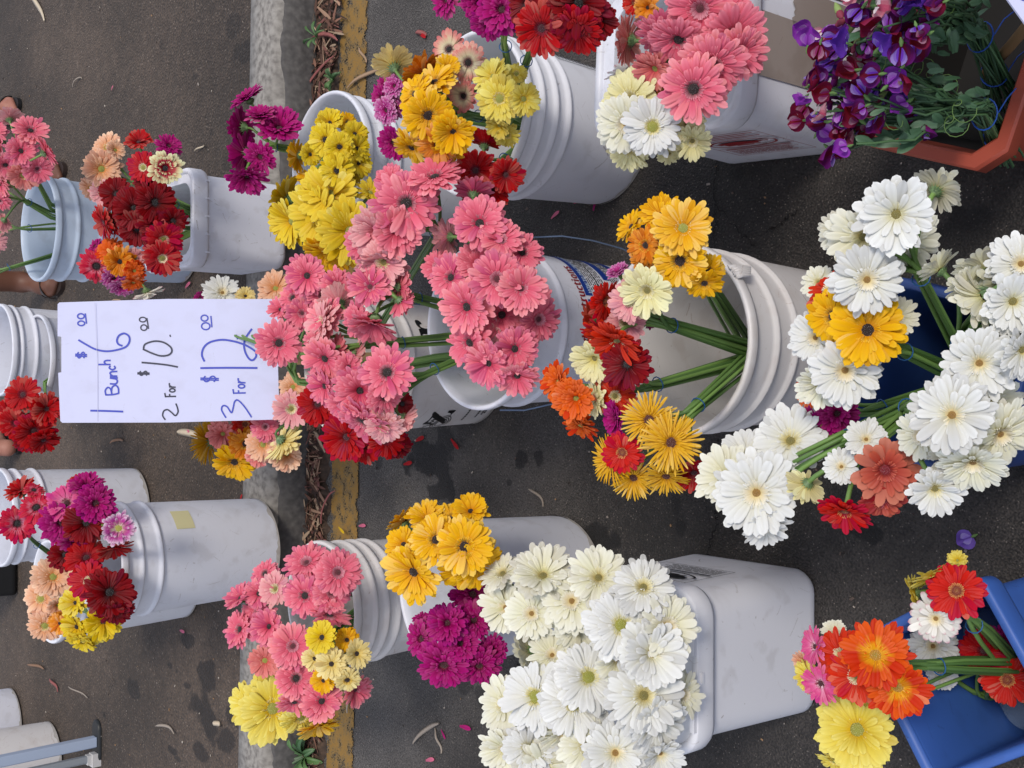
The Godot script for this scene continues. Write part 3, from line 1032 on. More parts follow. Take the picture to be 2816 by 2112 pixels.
	# torn paper left on its front
	for q in [[-0.045, 0.055, 0.05, 0.268], [0.035, 0.0, 0.10, 0.19]]:
		var ts := Shape.new()
		var top: Array = []
		for i in 15:
			var u := lerpf(q[0], q[2], i / 14.0)
			top.append([u, q[3] + rng.randf_range(-0.004, 0.004), q[1] + 0.05 + rng.randf_range(-0.006, 0.006)])
		for i in 14:
			var z0 := func(v: float) -> float: return lerpf(0.1432, 0.1385, v / 0.32) + 0.0012 + (0.0008 if q[1] < 0.0 else 0.0)
			ts.quad(Vector3(top[i][0], top[i][2], z0.call(top[i][2])), Vector3(top[i][0], top[i][1], z0.call(top[i][1])), Vector3(top[i + 1][0], top[i + 1][1], z0.call(top[i + 1][1])), Vector3(top[i + 1][0], top[i + 1][2], z0.call(top[i + 1][2])))
		put("torn_tape", ts.done(), M.tape, o)
	var left := func(u: float, v: float, w: float) -> Vector3:
		return Vector3(-lerpf(0.1220, 0.1172, v / 0.32) - 0.0012 - w, v, u)
	panel(o, left, M.red_ink, -0.035, 0.075)
	o = tub("white square tub packed with white gerberas, black warning panel", Vector3(-0.437, 0, -1.235), 0.128, 0.150, 0.320, 0.000, M.bucket[2], 0.045, 0.96)
	var right := func(u: float, v: float, w: float) -> Vector3:
		return Vector3(lerpf(0.1238, 0.1175, v / 0.32) + 0.0012 + w, v, -u)
	panel(o, right, M.black_ink, -0.065, 0.12)
	var lip := Shape.new()
	lip.box(Vector3(-0.085, 0.3195, 0.140), Vector3(-0.035, 0.3255, 0.1485))
	put("lid_catch", lip.done(), M.bucket[2], o)
	lip = Shape.new()
	lip.box(Vector3(0.03, 0.3195, 0.140), Vector3(0.085, 0.3255, 0.1485))
	put("lid_catch", lip.done(), M.bucket[2], o)
	lip = Shape.new()
	lip.box(Vector3(-0.012, 0.308, 0.1495), Vector3(0.004, 0.313, 0.1535))
	put("lid_catch", lip.done(), M.bucket[2], o)
	tub("blue tub coloured in its inner shade, hidden under the big white gerberas", Vector3(0.007, 0, -0.735), 0.115, 0.115, 0.280, -0.300, M.shaded_blue, 0.040, 0.85)
	o = tub("royal blue square tub of orange gerberas, nearly empty", Vector3(-0.373, 0, -0.691), 0.102, 0.102, 0.300, 0.557, M.blue, 0.016, 0.92)
	var water := matte(Color(0.55, 0.65, 0.75, 0.25), 0.02)
	water.transparency = BaseMaterial3D.TRANSPARENCY_ALPHA
	var ws := Shape.new()
	ws.fan(rounded(0.088, 0.085, 0.035, 0.075), Vector3(0, 0.075, 0))
	put("water", ws.done(), water, o)

	tub("black box shape filling the gap between the white buckets, cut by photo's edge", Vector3(-0.7965, 0.13, -4.9113), 0.080, 0.080, 0.340, 0.000, M.black_box, 0.02, 0.95, "box")  # plain black box form behind the bucket rims

	# ---- terracotta planter with a wooden stick
	o = thing("terracotta_planter", "reddish brown plastic window box full of sweet peas", "planter", Vector3(0.591, 0, -0.691))
	o.rotation.y = -0.3470
	var pa := 0.30
	var pb := 0.115
	var ps := Shape.new()
	ps.loft([rounded(pa * 0.88, pb * 0.8, 0.02, 0.0, true), rounded(pa - 0.016, pb - 0.016, 0.028, 0.168, true), rounded(pa - 0.004, pb - 0.004, 0.032, 0.168, true), rounded(pa, pb, 0.032, 0.172, true), rounded(pa, pb, 0.032, 0.196, true), rounded(pa - 0.003, pb - 0.003, 0.032, 0.2, true), rounded(pa - 0.017, pb - 0.017, 0.028, 0.2, true), rounded(pa - 0.020, pb - 0.020, 0.027, 0.196, true), rounded(pa * 0.86, pb * 0.78, 0.018, 0.012, true)], [0, 1, 2, 3, 4, 5, 6, 7, 8])
	ps.fan(rounded(pa * 0.88, pb * 0.8, 0.02, 0.0, true), Vector3.ZERO, true)
	ps.fan(rounded(pa * 0.86, pb * 0.78, 0.018, 0.012, true), Vector3(0, 0.012, 0))
	put("planter_body", ps.done(), M.terracotta, o)
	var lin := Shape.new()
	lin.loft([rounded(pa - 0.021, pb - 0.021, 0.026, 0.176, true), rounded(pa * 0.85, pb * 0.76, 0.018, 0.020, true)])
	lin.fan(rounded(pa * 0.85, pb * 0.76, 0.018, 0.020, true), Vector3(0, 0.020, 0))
	put("added_shade_lining", lin.done(), matte(Color(0.07, 0.06, 0.055), 0.7), o)  # dark lining added so the planter's inside looks shaded
	var stick := Shape.new()
	stick.tube(PackedVector3Array([Vector3(0.4419, 0.07, -0.7664), Vector3(0.4301, 0.2, -0.6738), Vector3(0.4138, 0.365, -0.5605)]), [0.0072, 0.0068, 0.0070], 10)
	put("wooden_stick", stick.done(), matte(Color(0.47, 0.36, 0.22), 0.8))
	tag(get_node("wooden_stick"), "round brown wooden stick standing in the planter", "stick")
	var card := Shape.new()
	card.box(Vector3(0, 0, 0), Vector3(0.22, 0.16, 0.003))
	o = thing("price_card", "corner of a white card above the terracotta planter", "sign", Vector3(0.3813, 0.3877, -0.556))
	o.basis = Basis(Vector3(0.5882, -0.6104, 0.5306), Vector3(0.8088, 0.4439, -0.3859), Vector3(0, 0.6561, 0.7547))
	put("card", card.done(), M.paper, o)
	var cm := Shape.new()
	stroke(cm, [[0.013, 0.045], [0.018, 0.038], [0.03, 0.045], [0.05, 0.05]], 0.006, func(u: float, v: float, w: float) -> Vector3: return Vector3(u, v, 0.0035 + w))
	put("marker_writing", cm.done(), M.marker_blue, o)

	# ---- canopy legs at the back
	for k in 2:
		var foot: Vector3 = [Vector3(-1.263, 0.126, -3.9638), Vector3(-1.3165, 0.126, -3.9551)][k]
		o = thing("canopy_leg", ["pale grey square canopy leg on a black foot plate", "thinner grey canopy leg with a white plastic foot"][k], "canopy leg", foot, "folding canopy legs behind the stall")
		var ls := Shape.new()
		var w: float = [0.017, 0.011][k]
		ls.loft([rounded(w, w, 0.003, 0.012), rounded(w, w, 0.003, 2.3)])
		ls.box(Vector3(-w - 0.004, 0.012, -0.006), Vector3(-w, 2.3, 0.006))
		put("pole", ls.done(), matte([Color(0.66, 0.71, 0.79), Color(0.56, 0.58, 0.60)][k], 0.4), o)
		var fs := Shape.new()
		if k == 0:
			fs.loft([rounded(0.075, 0.032, 0.03, 0.0), rounded(0.075, 0.032, 0.03, 0.007), rounded(0.070, 0.028, 0.026, 0.011)])
			fs.fan(rounded(0.070, 0.028, 0.026, 0.011), Vector3(0, 0.011, 0))
		else:
			fs.box(Vector3(-0.03, 0, -0.016), Vector3(0.016, 0.03, 0.018))
			fs.box(Vector3(-0.02, 0.03, -0.013), Vector3(0.013, 0.045, 0.013))
		put("foot_plate", fs.done(), matte([Color(0.07, 0.08, 0.085), Color(0.78, 0.77, 0.76)][k], 0.5), o)


func panel(o: Node3D, place: Callable, mat: Material, u: float, v: float) -> void:
	# a printed warning panel, turned on its side: frame, picture in an oval, rows of text
	var s := Shape.new()
	var l := 0.15
	var h := 0.165
	for q in [[[0, 0], [l, 0]], [[l, 0], [l, h]], [[l, h], [0, h]], [[0, h], [0, 0]], [[0, h * 0.76], [l, h * 0.76]], [[0, h * 0.36], [l, h * 0.36]]]:
		stroke(s, [[u + q[0][0], v + q[0][1]], [u + q[1][0], v + q[1][1]]], 0.0016, place, false)
	var ring := []
	for i in 33:
		var w := TAU * i / 32.0
		ring.append([u + l * 0.5 + cos(w) * 0.062, v + h * 0.56 + sin(w) * 0.026])
	stroke(s, ring, 0.0042, place)
	# the picture: a dark shape with an arm held out
	stroke(s, [[u + 0.04, v + h * 0.53], [u + 0.075, v + h * 0.55], [u + 0.098, v + h * 0.54]], 0.018, place)
	stroke(s, [[u + 0.03, v + h * 0.57], [u + 0.062, v + h * 0.60], [u + 0.085, v + h * 0.58]], 0.011, place)
	stroke(s, [[u + 0.09, v + h * 0.56], [u + 0.112, v + h * 0.58], [u + 0.122, v + h * 0.56]], 0.006, place)
	stroke(s, [[u + 0.055, v + h * 0.475], [u + 0.085, v + h * 0.47]], 0.005, place, false)
	put("warning_picture", s.done(), mat, o).set_meta("kind", "stuff")
	var rows := []
	for i in 3:
		rows.append([u + 0.012, v + h * 0.80 + i * 0.010, u + l - 0.012 - 0.02 * (i % 2), v + h * 0.80 + i * 0.010 + 0.0042])
	rows.append([u + 0.01, v + h * 0.30, u + l - 0.012, v + h * 0.30 + 0.0055])
	for i in 8:
		var a := u + 0.01
		while a < u + l - 0.03:
			var w := rng.randf_range(0.006, 0.02)
			rows.append([a, v + 0.007 + i * 0.0049, a + w, v + 0.0092 + i * 0.0049])
			a += w + 0.0025
	ink(rows, place, mat, o, "warning_text")


# ------------------------------------------------------------------ the price sign
func build_sign() -> void:
	var o := thing("price_sign", "white cardboard sign handwritten with bunch prices in marker", "sign", Vector3(-0.0763, 0.4201, -2.1548))
	o.basis = Basis(Vector3(0.9999, 0.0116, -0.0101), Vector3(-0.0154, 0.7546, -0.656), Vector3(0, 0.6561, 0.7547))
	var w := 0.2593
	var h := 0.4747
	var s := Shape.new()
	# front and back liner with a wavy edge, cut a little crooked
	var ring := PackedVector3Array()
	var outline := [[0.0, 0.0], [w * 0.44, 0.002], [w * 0.445, -0.008], [w, -0.006], [w + 0.004, h * 0.5], [w, h - 0.004], [w - 0.004, h], [w * 0.72, h + 0.001], [w * 0.715, h - 0.007], [w * 0.42, h - 0.006], [w * 0.415, h + 0.001], [0.004, h - 0.002], [0.0, h - 0.006], [-0.003, h * 0.5]]
	for q in outline:
		ring.append(Vector3(q[0], q[1], 0.0))
	var back := PackedVector3Array()
	for q in ring:
		back.append(q - Vector3(0, 0, 0.004))
	var flat := PackedVector2Array()
	for q in ring:
		flat.append(Vector2(q.x, q.y))
	var cut := Geometry2D.triangulate_polygon(flat)
	for i in range(0, cut.size(), 3):
		var f := cut[i]
		var g := cut[i + 1]
		var k := cut[i + 2]
		if (flat[g] - flat[f]).cross(flat[k] - flat[f]) > 0:
			g = cut[i + 2]
			k = cut[i + 1]
		s.tri(ring[f], ring[g], ring[k])
		s.tri(back[f], back[k], back[g])
	s.group += 1
	s.loft([back, ring], [0])
	put("cardboard", s.done(), M.paper, o)
	var place := func(u: float, v: float, d: float) -> Vector3: return Vector3(u, v, 0.0008 + d)
	var inks := [M.marker_blue, M.marker_black, M.marker_blue]
	var rows := [		[[0.00153, [[[0.1775, 0.4301], [0.1673, 0.4136], [0.1570, 0.3938], [0.1526, 0.3706], [0.1553, 0.3473], [0.1616, 0.3289], [0.1725, 0.3211], [0.1841, 0.3219], [0.1903, 0.3318], [0.1861, 0.3428], [0.1762, 0.3477], [0.1679, 0.3451], [0.1641, 0.3372]], [[0.0252, 0.4065], [0.0240, 0.3726], [0.0221, 0.3377]]]],
		 [0.00120, [[[0.1511, 0.4313], [0.1453, 0.4339], [0.1394, 0.4310], [0.1415, 0.4266], [0.1488, 0.4245], [0.1509, 0.4202], [0.1450, 0.4173], [0.1392, 0.4199]], [[0.1471, 0.4375], [0.1459, 0.4136]], [[0.1436, 0.4376], [0.1421, 0.4137]], [[0.2272, 0.4177], [0.2249, 0.4198], [0.2237, 0.4232], [0.2239, 0.4271], [0.2255, 0.4302], [0.2281, 0.4318], [0.2309, 0.4314], [0.2331, 0.4292], [0.2342, 0.4256], [0.2338, 0.4218], [0.2320, 0.4188], [0.2294, 0.4174], [0.2267, 0.4180]], [[0.2120, 0.4172], [0.2099, 0.4193], [0.2087, 0.4228], [0.2089, 0.4266], [0.2105, 0.4298], [0.2129, 0.4314], [0.2155, 0.4310], [0.2176, 0.4287], [0.2186, 0.4252], [0.2182, 0.4214], [0.2165, 0.4183], [0.2141, 0.4169], [0.2115, 0.4175]], [[0.2341, 0.4152], [0.2134, 0.4129]]]],
		 [0.00133, [[[0.0586, 0.3737], [0.0590, 0.3588], [0.0615, 0.3461]], [[0.0586, 0.3734], [0.0679, 0.3746], [0.0745, 0.3692], [0.0711, 0.3632], [0.0617, 0.3610]], [[0.0637, 0.3613], [0.0743, 0.3599], [0.0789, 0.3525], [0.0728, 0.3466], [0.0615, 0.3461]], [[0.0824, 0.3637], [0.0822, 0.3523], [0.0872, 0.3484], [0.0923, 0.3513], [0.0950, 0.3635], [0.0948, 0.3482]], [[0.0990, 0.3635], [0.0988, 0.3492], [0.0991, 0.3577], [0.1040, 0.3634], [0.1079, 0.3612], [0.1087, 0.3490]], [[0.1203, 0.3632], [0.1165, 0.3652], [0.1126, 0.3589], [0.1159, 0.3526], [0.1201, 0.3544]], [[0.1243, 0.3877], [0.1239, 0.3631]], [[0.1240, 0.3705], [0.1284, 0.3758], [0.1323, 0.3728], [0.1326, 0.3629]]]]],
		[[0.00140, [[[0.1272, 0.2946], [0.1245, 0.2680], [0.1211, 0.2415], [0.1164, 0.2183]], [[0.1551, 0.2908], [0.1663, 0.2873], [0.1726, 0.2673], [0.1697, 0.2474], [0.1595, 0.2326], [0.1495, 0.2301], [0.1423, 0.2378], [0.1409, 0.2545], [0.1468, 0.2726], [0.1530, 0.2858], [0.1557, 0.2915]]]],
		 [0.00106, [[[0.1082, 0.2979], [0.1040, 0.3006], [0.0997, 0.2975], [0.1012, 0.2930], [0.1065, 0.2908], [0.1081, 0.2863], [0.1037, 0.2833], [0.0995, 0.2859]], [[0.1053, 0.3043], [0.1043, 0.2795]], [[0.1028, 0.3044], [0.1016, 0.2795]], [[0.2180, 0.2845], [0.2158, 0.2866], [0.2146, 0.2901], [0.2149, 0.2939], [0.2164, 0.2971], [0.2188, 0.2987], [0.2214, 0.2983], [0.2235, 0.2960], [0.2245, 0.2925], [0.2241, 0.2886], [0.2225, 0.2856], [0.2200, 0.2842], [0.2174, 0.2848]], [[0.2004, 0.2831], [0.1977, 0.2850], [0.1964, 0.2882], [0.1966, 0.2916], [0.1984, 0.2945], [0.2013, 0.2960], [0.2044, 0.2956], [0.2070, 0.2935], [0.2082, 0.2903], [0.2077, 0.2868], [0.2058, 0.2841], [0.2028, 0.2828], [0.1997, 0.2834]], [[0.2221, 0.2825], [0.2001, 0.2795]], [[0.1854, 0.2335], [0.1821, 0.2325]]]],
		 [0.00120, [[[0.0035, 0.2466], [0.0122, 0.2518], [0.0221, 0.2490], [0.0246, 0.2410], [0.0185, 0.2324], [0.0118, 0.2245], [0.0190, 0.2188], [0.0280, 0.2196], [0.0370, 0.2228]], [[0.0526, 0.2458], [0.0530, 0.2445], [0.0531, 0.2232]], [[0.0530, 0.2452], [0.0600, 0.2464]], [[0.0528, 0.2357], [0.0578, 0.2363]], [[0.0651, 0.2247], [0.0635, 0.2263], [0.0627, 0.2291], [0.0628, 0.2322], [0.0639, 0.2348], [0.0657, 0.2361], [0.0675, 0.2357], [0.0691, 0.2339], [0.0698, 0.2311], [0.0695, 0.2280], [0.0683, 0.2255], [0.0665, 0.2244], [0.0647, 0.2249]], [[0.0738, 0.2365], [0.0728, 0.2236]], [[0.0737, 0.2315], [0.0768, 0.2360], [0.0813, 0.2364]]]]],
		[[0.00160, [[[0.1132, 0.1681], [0.1129, 0.1088], [0.1116, 0.0473]], [[0.1282, 0.1602], [0.1415, 0.1653], [0.1573, 0.1610], [0.1684, 0.1477], [0.1734, 0.1238], [0.1706, 0.1000], [0.1634, 0.0763], [0.1552, 0.0606], [0.1471, 0.0496]], [[0.1471, 0.0496], [0.1370, 0.0485], [0.1287, 0.0557], [0.1315, 0.0636], [0.1448, 0.0713], [0.1612, 0.0743], [0.1770, 0.0703], [0.1953, 0.0573]]]],
		 [0.00113, [[[0.0954, 0.1588], [0.0898, 0.1628], [0.0840, 0.1581], [0.0860, 0.1512], [0.0931, 0.1479], [0.0951, 0.1409], [0.0894, 0.1362], [0.0837, 0.1403]], [[0.0916, 0.1687], [0.0901, 0.1304]], [[0.0881, 0.1687], [0.0864, 0.1304]], [[0.2187, 0.1514], [0.2159, 0.1536], [0.2145, 0.1571], [0.2147, 0.1610], [0.2167, 0.1642], [0.2197, 0.1658], [0.2230, 0.1654], [0.2257, 0.1631], [0.2270, 0.1595], [0.2265, 0.1556], [0.2245, 0.1525], [0.2213, 0.1511], [0.2180, 0.1518]], [[0.2009, 0.1476], [0.1976, 0.1502], [0.1959, 0.1544], [0.1963, 0.1591], [0.1985, 0.1630], [0.2021, 0.1650], [0.2059, 0.1645], [0.2091, 0.1617], [0.2106, 0.1573], [0.2100, 0.1526], [0.2076, 0.1489], [0.2039, 0.1472], [0.2001, 0.1479]], [[0.2245, 0.1447], [0.2014, 0.1429]], [[0.1832, 0.0906], [0.1747, 0.0883]]]],
		 [0.00126, [[[0.0059, 0.1158], [0.0219, 0.1245], [0.0311, 0.1217], [0.0291, 0.1128], [0.0163, 0.1037], [0.0268, 0.0996], [0.0399, 0.0962], [0.0425, 0.0888], [0.0285, 0.0752], [0.0063, 0.0608]], [[0.0577, 0.0988], [0.0581, 0.0975], [0.0583, 0.0729]], [[0.0581, 0.0982], [0.0659, 0.0994]], [[0.0580, 0.0872], [0.0635, 0.0879]], [[0.0715, 0.0746], [0.0698, 0.0765], [0.0689, 0.0797], [0.0691, 0.0832], [0.0703, 0.0861], [0.0722, 0.0876], [0.0743, 0.0873], [0.0760, 0.0852], [0.0768, 0.0819], [0.0765, 0.0784], [0.0752, 0.0756], [0.0732, 0.0743], [0.0711, 0.0748]], [[0.0812, 0.0881], [0.0801, 0.0732]], [[0.0812, 0.0824], [0.0846, 0.0875], [0.0896, 0.0880]]]]]]
	for i in 3:
		for q in rows[i]:
			for line in q[1]:
				var ws := Shape.new()
				stroke(ws, line, q[0] * 2.6, place)
				put("pen_stroke", ws.done(), inks[i], o)
	# a fold near the top and a smudge or two
	var fs := Shape.new()
	stroke(fs, [[0.002, h * 0.825], [w * 0.5, h * 0.822], [w - 0.002, h * 0.828]], 0.0009, place)
	put("fold_line", fs.done(), matte(Color(0.72, 0.72, 0.80), 0.8), o)
	var st := Shape.new()
	st.box(Vector3(w * 0.5 - 0.012, -0.40, -0.014), Vector3(w * 0.5 + 0.012, h * 0.8, -0.0045))
	put("stake", st.done(), matte(Color(0.5, 0.4, 0.27), 0.8), o)


# ------------------------------------------------------------------ passers-by at the top edge
func build_people() -> void:
	person("bare foot in a black strapped sandal at the photo's top corner", [[Vector3(1.1151, 0.128, -5.017), 0.1500, 1.0]], Color(0.62, 0.40, 0.33), Color(0.035, 0.033, 0.035), true)
	person("person in brown sandals standing behind the pale grey bucket", [[Vector3(0.7826, 0.128, -4.4986), 0.1000, 1.0], [Vector3(0.3948, 0.128, -4.5229), -0.1000, -1.0]], Color(0.40, 0.25, 0.18), Color(0.16, 0.10, 0.07), true)
	person("pale heel in a black flip flop behind the red gerberas", [[Vector3(-0.2618, 0.128, -4.8196), 3.0000, 1.0]], Color(0.66, 0.45, 0.38), Color(0.03, 0.03, 0.032), false)


func person(label: String, feet: Array, skin_color: Color, sole_color: Color, strap: bool) -> void:
	var o := thing("person", label, "person", feet[0][0])
	for q in feet:
		var xf := Transform3D(Basis(Vector3.UP, q[1]), q[0] - feet[0][0])
		var side: float = q[2]
		# heel at the origin, toes along +z
		var heel := Vector3(0, 0.045, 0)
		var ankle := Vector3(0, 0.095, 0.03)
		var arch := Vector3(0.006 * side, 0.052, 0.11)
		var ball := Vector3(0.004 * side, 0.036, 0.165)
		var bones := [[heel, arch, 0.030, 0.028], [ankle, heel, 0.034, 0.030], [ankle, arch, 0.034, 0.026], [arch, ball, 0.028, 0.024], [arch + Vector3(-0.016 * side, -0.01, 0), ball + Vector3(-0.026 * side, -0.004, 0.005), 0.02, 0.018], [arch + Vector3(0.016 * side, -0.012, 0), ball + Vector3(0.028 * side, -0.01, -0.015), 0.02, 0.016], [ankle, Vector3(0, 0.24, 0.015), 0.036, 0.047], [Vector3(0, 0.24, 0.015), Vector3(0, 0.46, 0.02), 0.047, 0.055]]
		for t in 5:
			var root_ := ball + Vector3((-0.032 + 0.0155 * t) * side, -0.006, 0.006 - 0.005 * t)
			var r: float = [0.0135, 0.0098, 0.0092, 0.0088, 0.0085][t]
			var len_: float = [0.043, 0.042, 0.036, 0.030, 0.024][t]
			bones.append([root_, root_ + Vector3(-0.002 * side, -0.008, len_), r, r * 0.92])
		put("leg_and_foot", skin(bones, 0.0065, 0.006), matte(skin_color, 0.55), o, xf)
		var s := Shape.new()
		var ring := []
		for y in [0.0, 0.016]:
			var p := PackedVector3Array()
			for i in 28:
				var w := TAU * i / 28.0
				var z := 0.095 + sin(w) * 0.140
				p.append(Vector3(cos(w) * (0.040 + 0.012 * clampf((z - 0.05) / 0.15, 0, 1)), y - 0.001, z))
			ring.append(p)
		s.loft(ring)
		s.fan(ring[1], Vector3(0, 0.015, 0.095))
		s.fan(ring[0], Vector3(0, -0.001, 0.095), true)
		put("sandal_sole", s.done(), matte(sole_color, 0.6), o, xf)
		if strap:
			var bs := Shape.new()
			for z in [0.145, 0.10]:
				var rings := []
				for e in [[-0.013, 0.0], [0.013, 0.0], [0.013, 0.004], [-0.013, 0.004]]:
					var p := PackedVector3Array()
					for i in 13:
						var w := PI * i / 12.0
						p.append(Vector3(cos(w) * (0.052 + e[1]), 0.012 + sin(w) * (0.052 + e[1]), z + e[0] * (1.0 if z > 0.12 else 0.7)))
					rings.append(p)
				rings.append(rings[0])
				bs.loft(rings, [1, 2, 3], false)
			put("sandal_strap", bs.done(), matte(sole_color, 0.5), o, xf)


# ------------------------------------------------------------------ kinds of gerbera
func build_flower_kinds() -> void:
	make_calyx()
	disc("dark", 0.165, "1c0f10", "2a1413", "4a2420", 70, "d98a96", 0.12)
	disc("pinkeye", 0.13, "3a1418", "6a2a34", "a04a5a", 80, "e09aa6", 0.13)
	disc("darkyellow", 0.185, "1f110c", "2b160d", "4d2a10", 80, "f2c23c", 0.14)
	disc("black", 0.17, "120b0c", "1b0e10", "241013", 30, "3a1a1c", 0.05)
	disc("green", 0.19, "8f9a3c", "a9a84a", "c3b55a", 60, "f1e6ae", 0.08)
	disc("brown", 0.105, "7a4f1c", "a07a38", "d8c48a", 110, "efe9d6", 0.17)
	disc("olive", 0.13, "5c5a2a", "8d8244", "b9a65c", 90, "efe9c4", 0.14)
	disc("maroon", 0.15, "2c0910", "4a0c1a", "6b1224", 50, "8c1a30", 0.10)
	disc("redgold", 0.15, "b4852c", "8a3a1c", "7a1a18", 60, "e0a060", 0.11)
	disc("gold", 0.19, "6f9040", "c08a20", "e2a020", 80, "f7b42a", 0.12)
	disc("cream", 0.17, "6e6a2e", "a8a14e", "e8dca8", 60, "f3e6c0", 0.07)
	disc("chartreuse", 0.26, "a9aa4a", "bdb856", "d6cd7a", 40, "f0e4c8", 0.05)
	disc("rust", 0.20, "5a2a14", "5a2614", "7a3a18", 60, "e9bb3a", 0.06)
	disc("crimson", 0.17, "5a1018", "8a1626", "a51c2c", 80, "d8707a", 0.14)
	var full := [[27, 0.90, 0.195, 0.08], [22, 0.66, 0.15, 0.15], [38, 0.38, 0.038, 0.22]]
	var wide := [[23, 0.89, 0.215, 0.09], [12, 0.62, 0.16, 0.17], [40, 0.36, 0.035, 0.22]]
	var thick := [[24, 0.88, 0.20, 0.13], [22, 0.72, 0.17, 0.28], [22, 0.54, 0.12, 0.42], [26, 0.36, 0.06, 0.55]]
	var spider := [[34, 0.92, 0.085, 0.08], [34, 0.76, 0.08, 0.2], [30, 0.55, 0.06, 0.32], [30, 0.38, 0.045, 0.4]]
	kind("P", "pink", 25, 0.230, 0.20, 0.12, 0.09, full, [0.0, "c23c58", 0.25, "de5a72", 0.7, "ea7186", 1.0, "f2929f"], "dark")
	kind("Q", "pale pink", 25, 0.244, 0.20, 0.14, 0.08, full, [0.0, "d4707c", 0.3, "e58c96", 0.7, "ecA3a6", 1.0, "eeb3b0"], "olive")
	kind("S", "salmon pink", 24, 0.255, 0.20, 0.14, 0.08, full, [0.0, "d05a55", 0.4, "df7570", 1.0, "e98f88"], "green")
	kind("M", "magenta", 25, 0.220, 0.20, 0.12, 0.09, thick, [0.0, "66063a", 0.3, "8e0a52", 0.75, "a8126a", 1.0, "b82880"], "maroon")
	kind("y", "golden yellow with green centre", 24, 0.23, 0.22, 0.12, 0.09, full, [0.0, "d8940c", 0.3, "e6a414", 0.8, "ecb42c", 1.0, "eebc3c"], "green")
	kind("l", "deep lemon yellow", 24, 0.245, 0.22, 0.13, 0.09, full, [0.0, "d8a818", 0.3, "e2bc22", 0.7, "e8c834", 1.0, "ead048"], "green")
	kind("h", "hot pink with pale base", 24, 0.225, 0.22, 0.13, 0.09, full, [0.0, "f0ccd4", 0.3, "e47aa4", 0.7, "d84a84", 1.0, "dc5c92"], "maroon")
	kind("n", "magenta with white tips and a green centre", 25, 0.22, 0.2, 0.12, 0.09, full, [0.0, "f0e0c8", 0.26, "e8d8c0", 0.34, "b4207c", 0.7, "c050a0", 1.0, "f0dce6"], "chartreuse")
	kind("N", "magenta with pale tips", 25, 0.220, 0.20, 0.12, 0.09, thick, [0.0, "9a1460", 0.4, "b0247a", 0.75, "be4492", 1.0, "dca0c4"], "maroon")
	kind("R", "red", 25, 0.244, 0.20, 0.12, 0.10, full, [0.0, "6a060c", 0.3, "a00a12", 0.8, "b40e16", 1.0, "bc161c"], "maroon")
	kind("D", "dark red", 24, 0.238, 0.20, 0.13, 0.10, full, [0.0, "3a0308", 0.35, "6c060e", 0.8, "820a14", 1.0, "8a0e18"], "black")
	kind("C", "red with cream centre", 25, 0.238, 0.20, 0.10, 0.08, full, [0.0, "d8b0a0", 0.16, "c8404a", 0.3, "b81824", 1.0, "c0202a"], "cream")
	kind("V", "rose red with pale ring", 25, 0.220, 0.20, 0.12, 0.08, full, [0.0, "3a0c14", 0.2, "d89aa6", 0.3, "d8788c", 0.45, "c4203e", 1.0, "cf2a46"], "black")
	kind("B", "red with cream green tips", 24, 0.255, 0.20, 0.12, 0.08, [[22, 0.7, 0.19, 0.14], [24, 0.45, 0.07, 0.4]], [0.0, "7a0c18", 0.4, "a82034", 0.66, "b83046", 0.72, "dcd49a", 1.0, "e6e2b4"], "black")
	kind("O", "orange", 25, 0.232, 0.20, 0.12, 0.10, thick, [0.0, "cc5a08", 0.3, "d9560c", 0.8, "e0601a", 1.0, "e4702e"], "green")
	kind("G", "bright orange with yellow ring", 24, 0.249, 0.20, 0.12, 0.10, full, [0.0, "e6a81c", 0.33, "e69a1c", 0.45, "dc5210", 1.0, "e05a18"], "gold")
	kind("U", "amber orange", 25, 0.232, 0.20, 0.13, 0.10, full, [0.0, "d4700c", 0.4, "e48418", 1.0, "e89a38"], "darkyellow")
	kind("E", "orange red", 24, 0.244, 0.20, 0.12, 0.10, full, [0.0, "b8280c", 0.4, "cc2c10", 1.0, "d4381c"], "olive")
	kind("F", "scarlet with gold ring", 24, 0.255, 0.20, 0.12, 0.10, full, [0.0, "8c0c10", 0.3, "c01c14", 1.0, "cf2418"], "redgold")
	kind("Y", "golden yellow", 25, 0.232, 0.20, 0.12, 0.09, full, [0.0, "d8900c", 0.3, "e8a80e", 0.8, "f0b818", 1.0, "f2c02a"], "darkyellow")
	kind("L", "lemon yellow", 25, 0.249, 0.20, 0.13, 0.09, full, [0.0, "dcb424", 0.3, "e6cc44", 0.7, "ecd85e", 1.0, "eee07a"], "green")
	kind("K", "bright yellow with dark centre", 24, 0.244, 0.20, 0.12, 0.08, full, [0.0, "d0a010", 0.4, "e2c01c", 1.0, "ead03a"], "black")
	kind("J", "cream yellow", 24, 0.244, 0.20, 0.13, 0.09, full, [0.0, "e0c060", 0.4, "e8d080", 1.0, "eeda98"], "darkyellow")
	kind("H", "pale creamy yellow", 24, 0.249, 0.20, 0.14, 0.08, full, [0.0, "dccb70", 0.3, "e8de9c", 1.0, "eee8b8"], "olive")
	kind("A", "peach", 25, 0.238, 0.20, 0.12, 0.09, full, [0.0, "dc8f4e", 0.3, "e8a472", 0.7, "eeb894", 1.0, "f0c4a6"], "green")
	kind("W", "white", 25, 0.240, 0.20, 0.11, 0.08, wide, [0.0, "d6d0a8", 0.25, "e6e4d4", 0.7, "e4e4df", 1.0, "e7e7e3"], "brown")
	kind("I", "ivory", 25, 0.240, 0.20, 0.13, 0.07, wide, [0.0, "cfc98c", 0.3, "e6e2c0", 0.7, "e9e6d0", 1.0, "ebe9da"], "brown")
	kind("Z", "white with green centre", 25, 0.238, 0.20, 0.11, 0.08, full, [0.0, "d4d0a4", 0.25, "e8e6da", 0.7, "e6e6e2", 1.0, "e9e9e6"], "green")
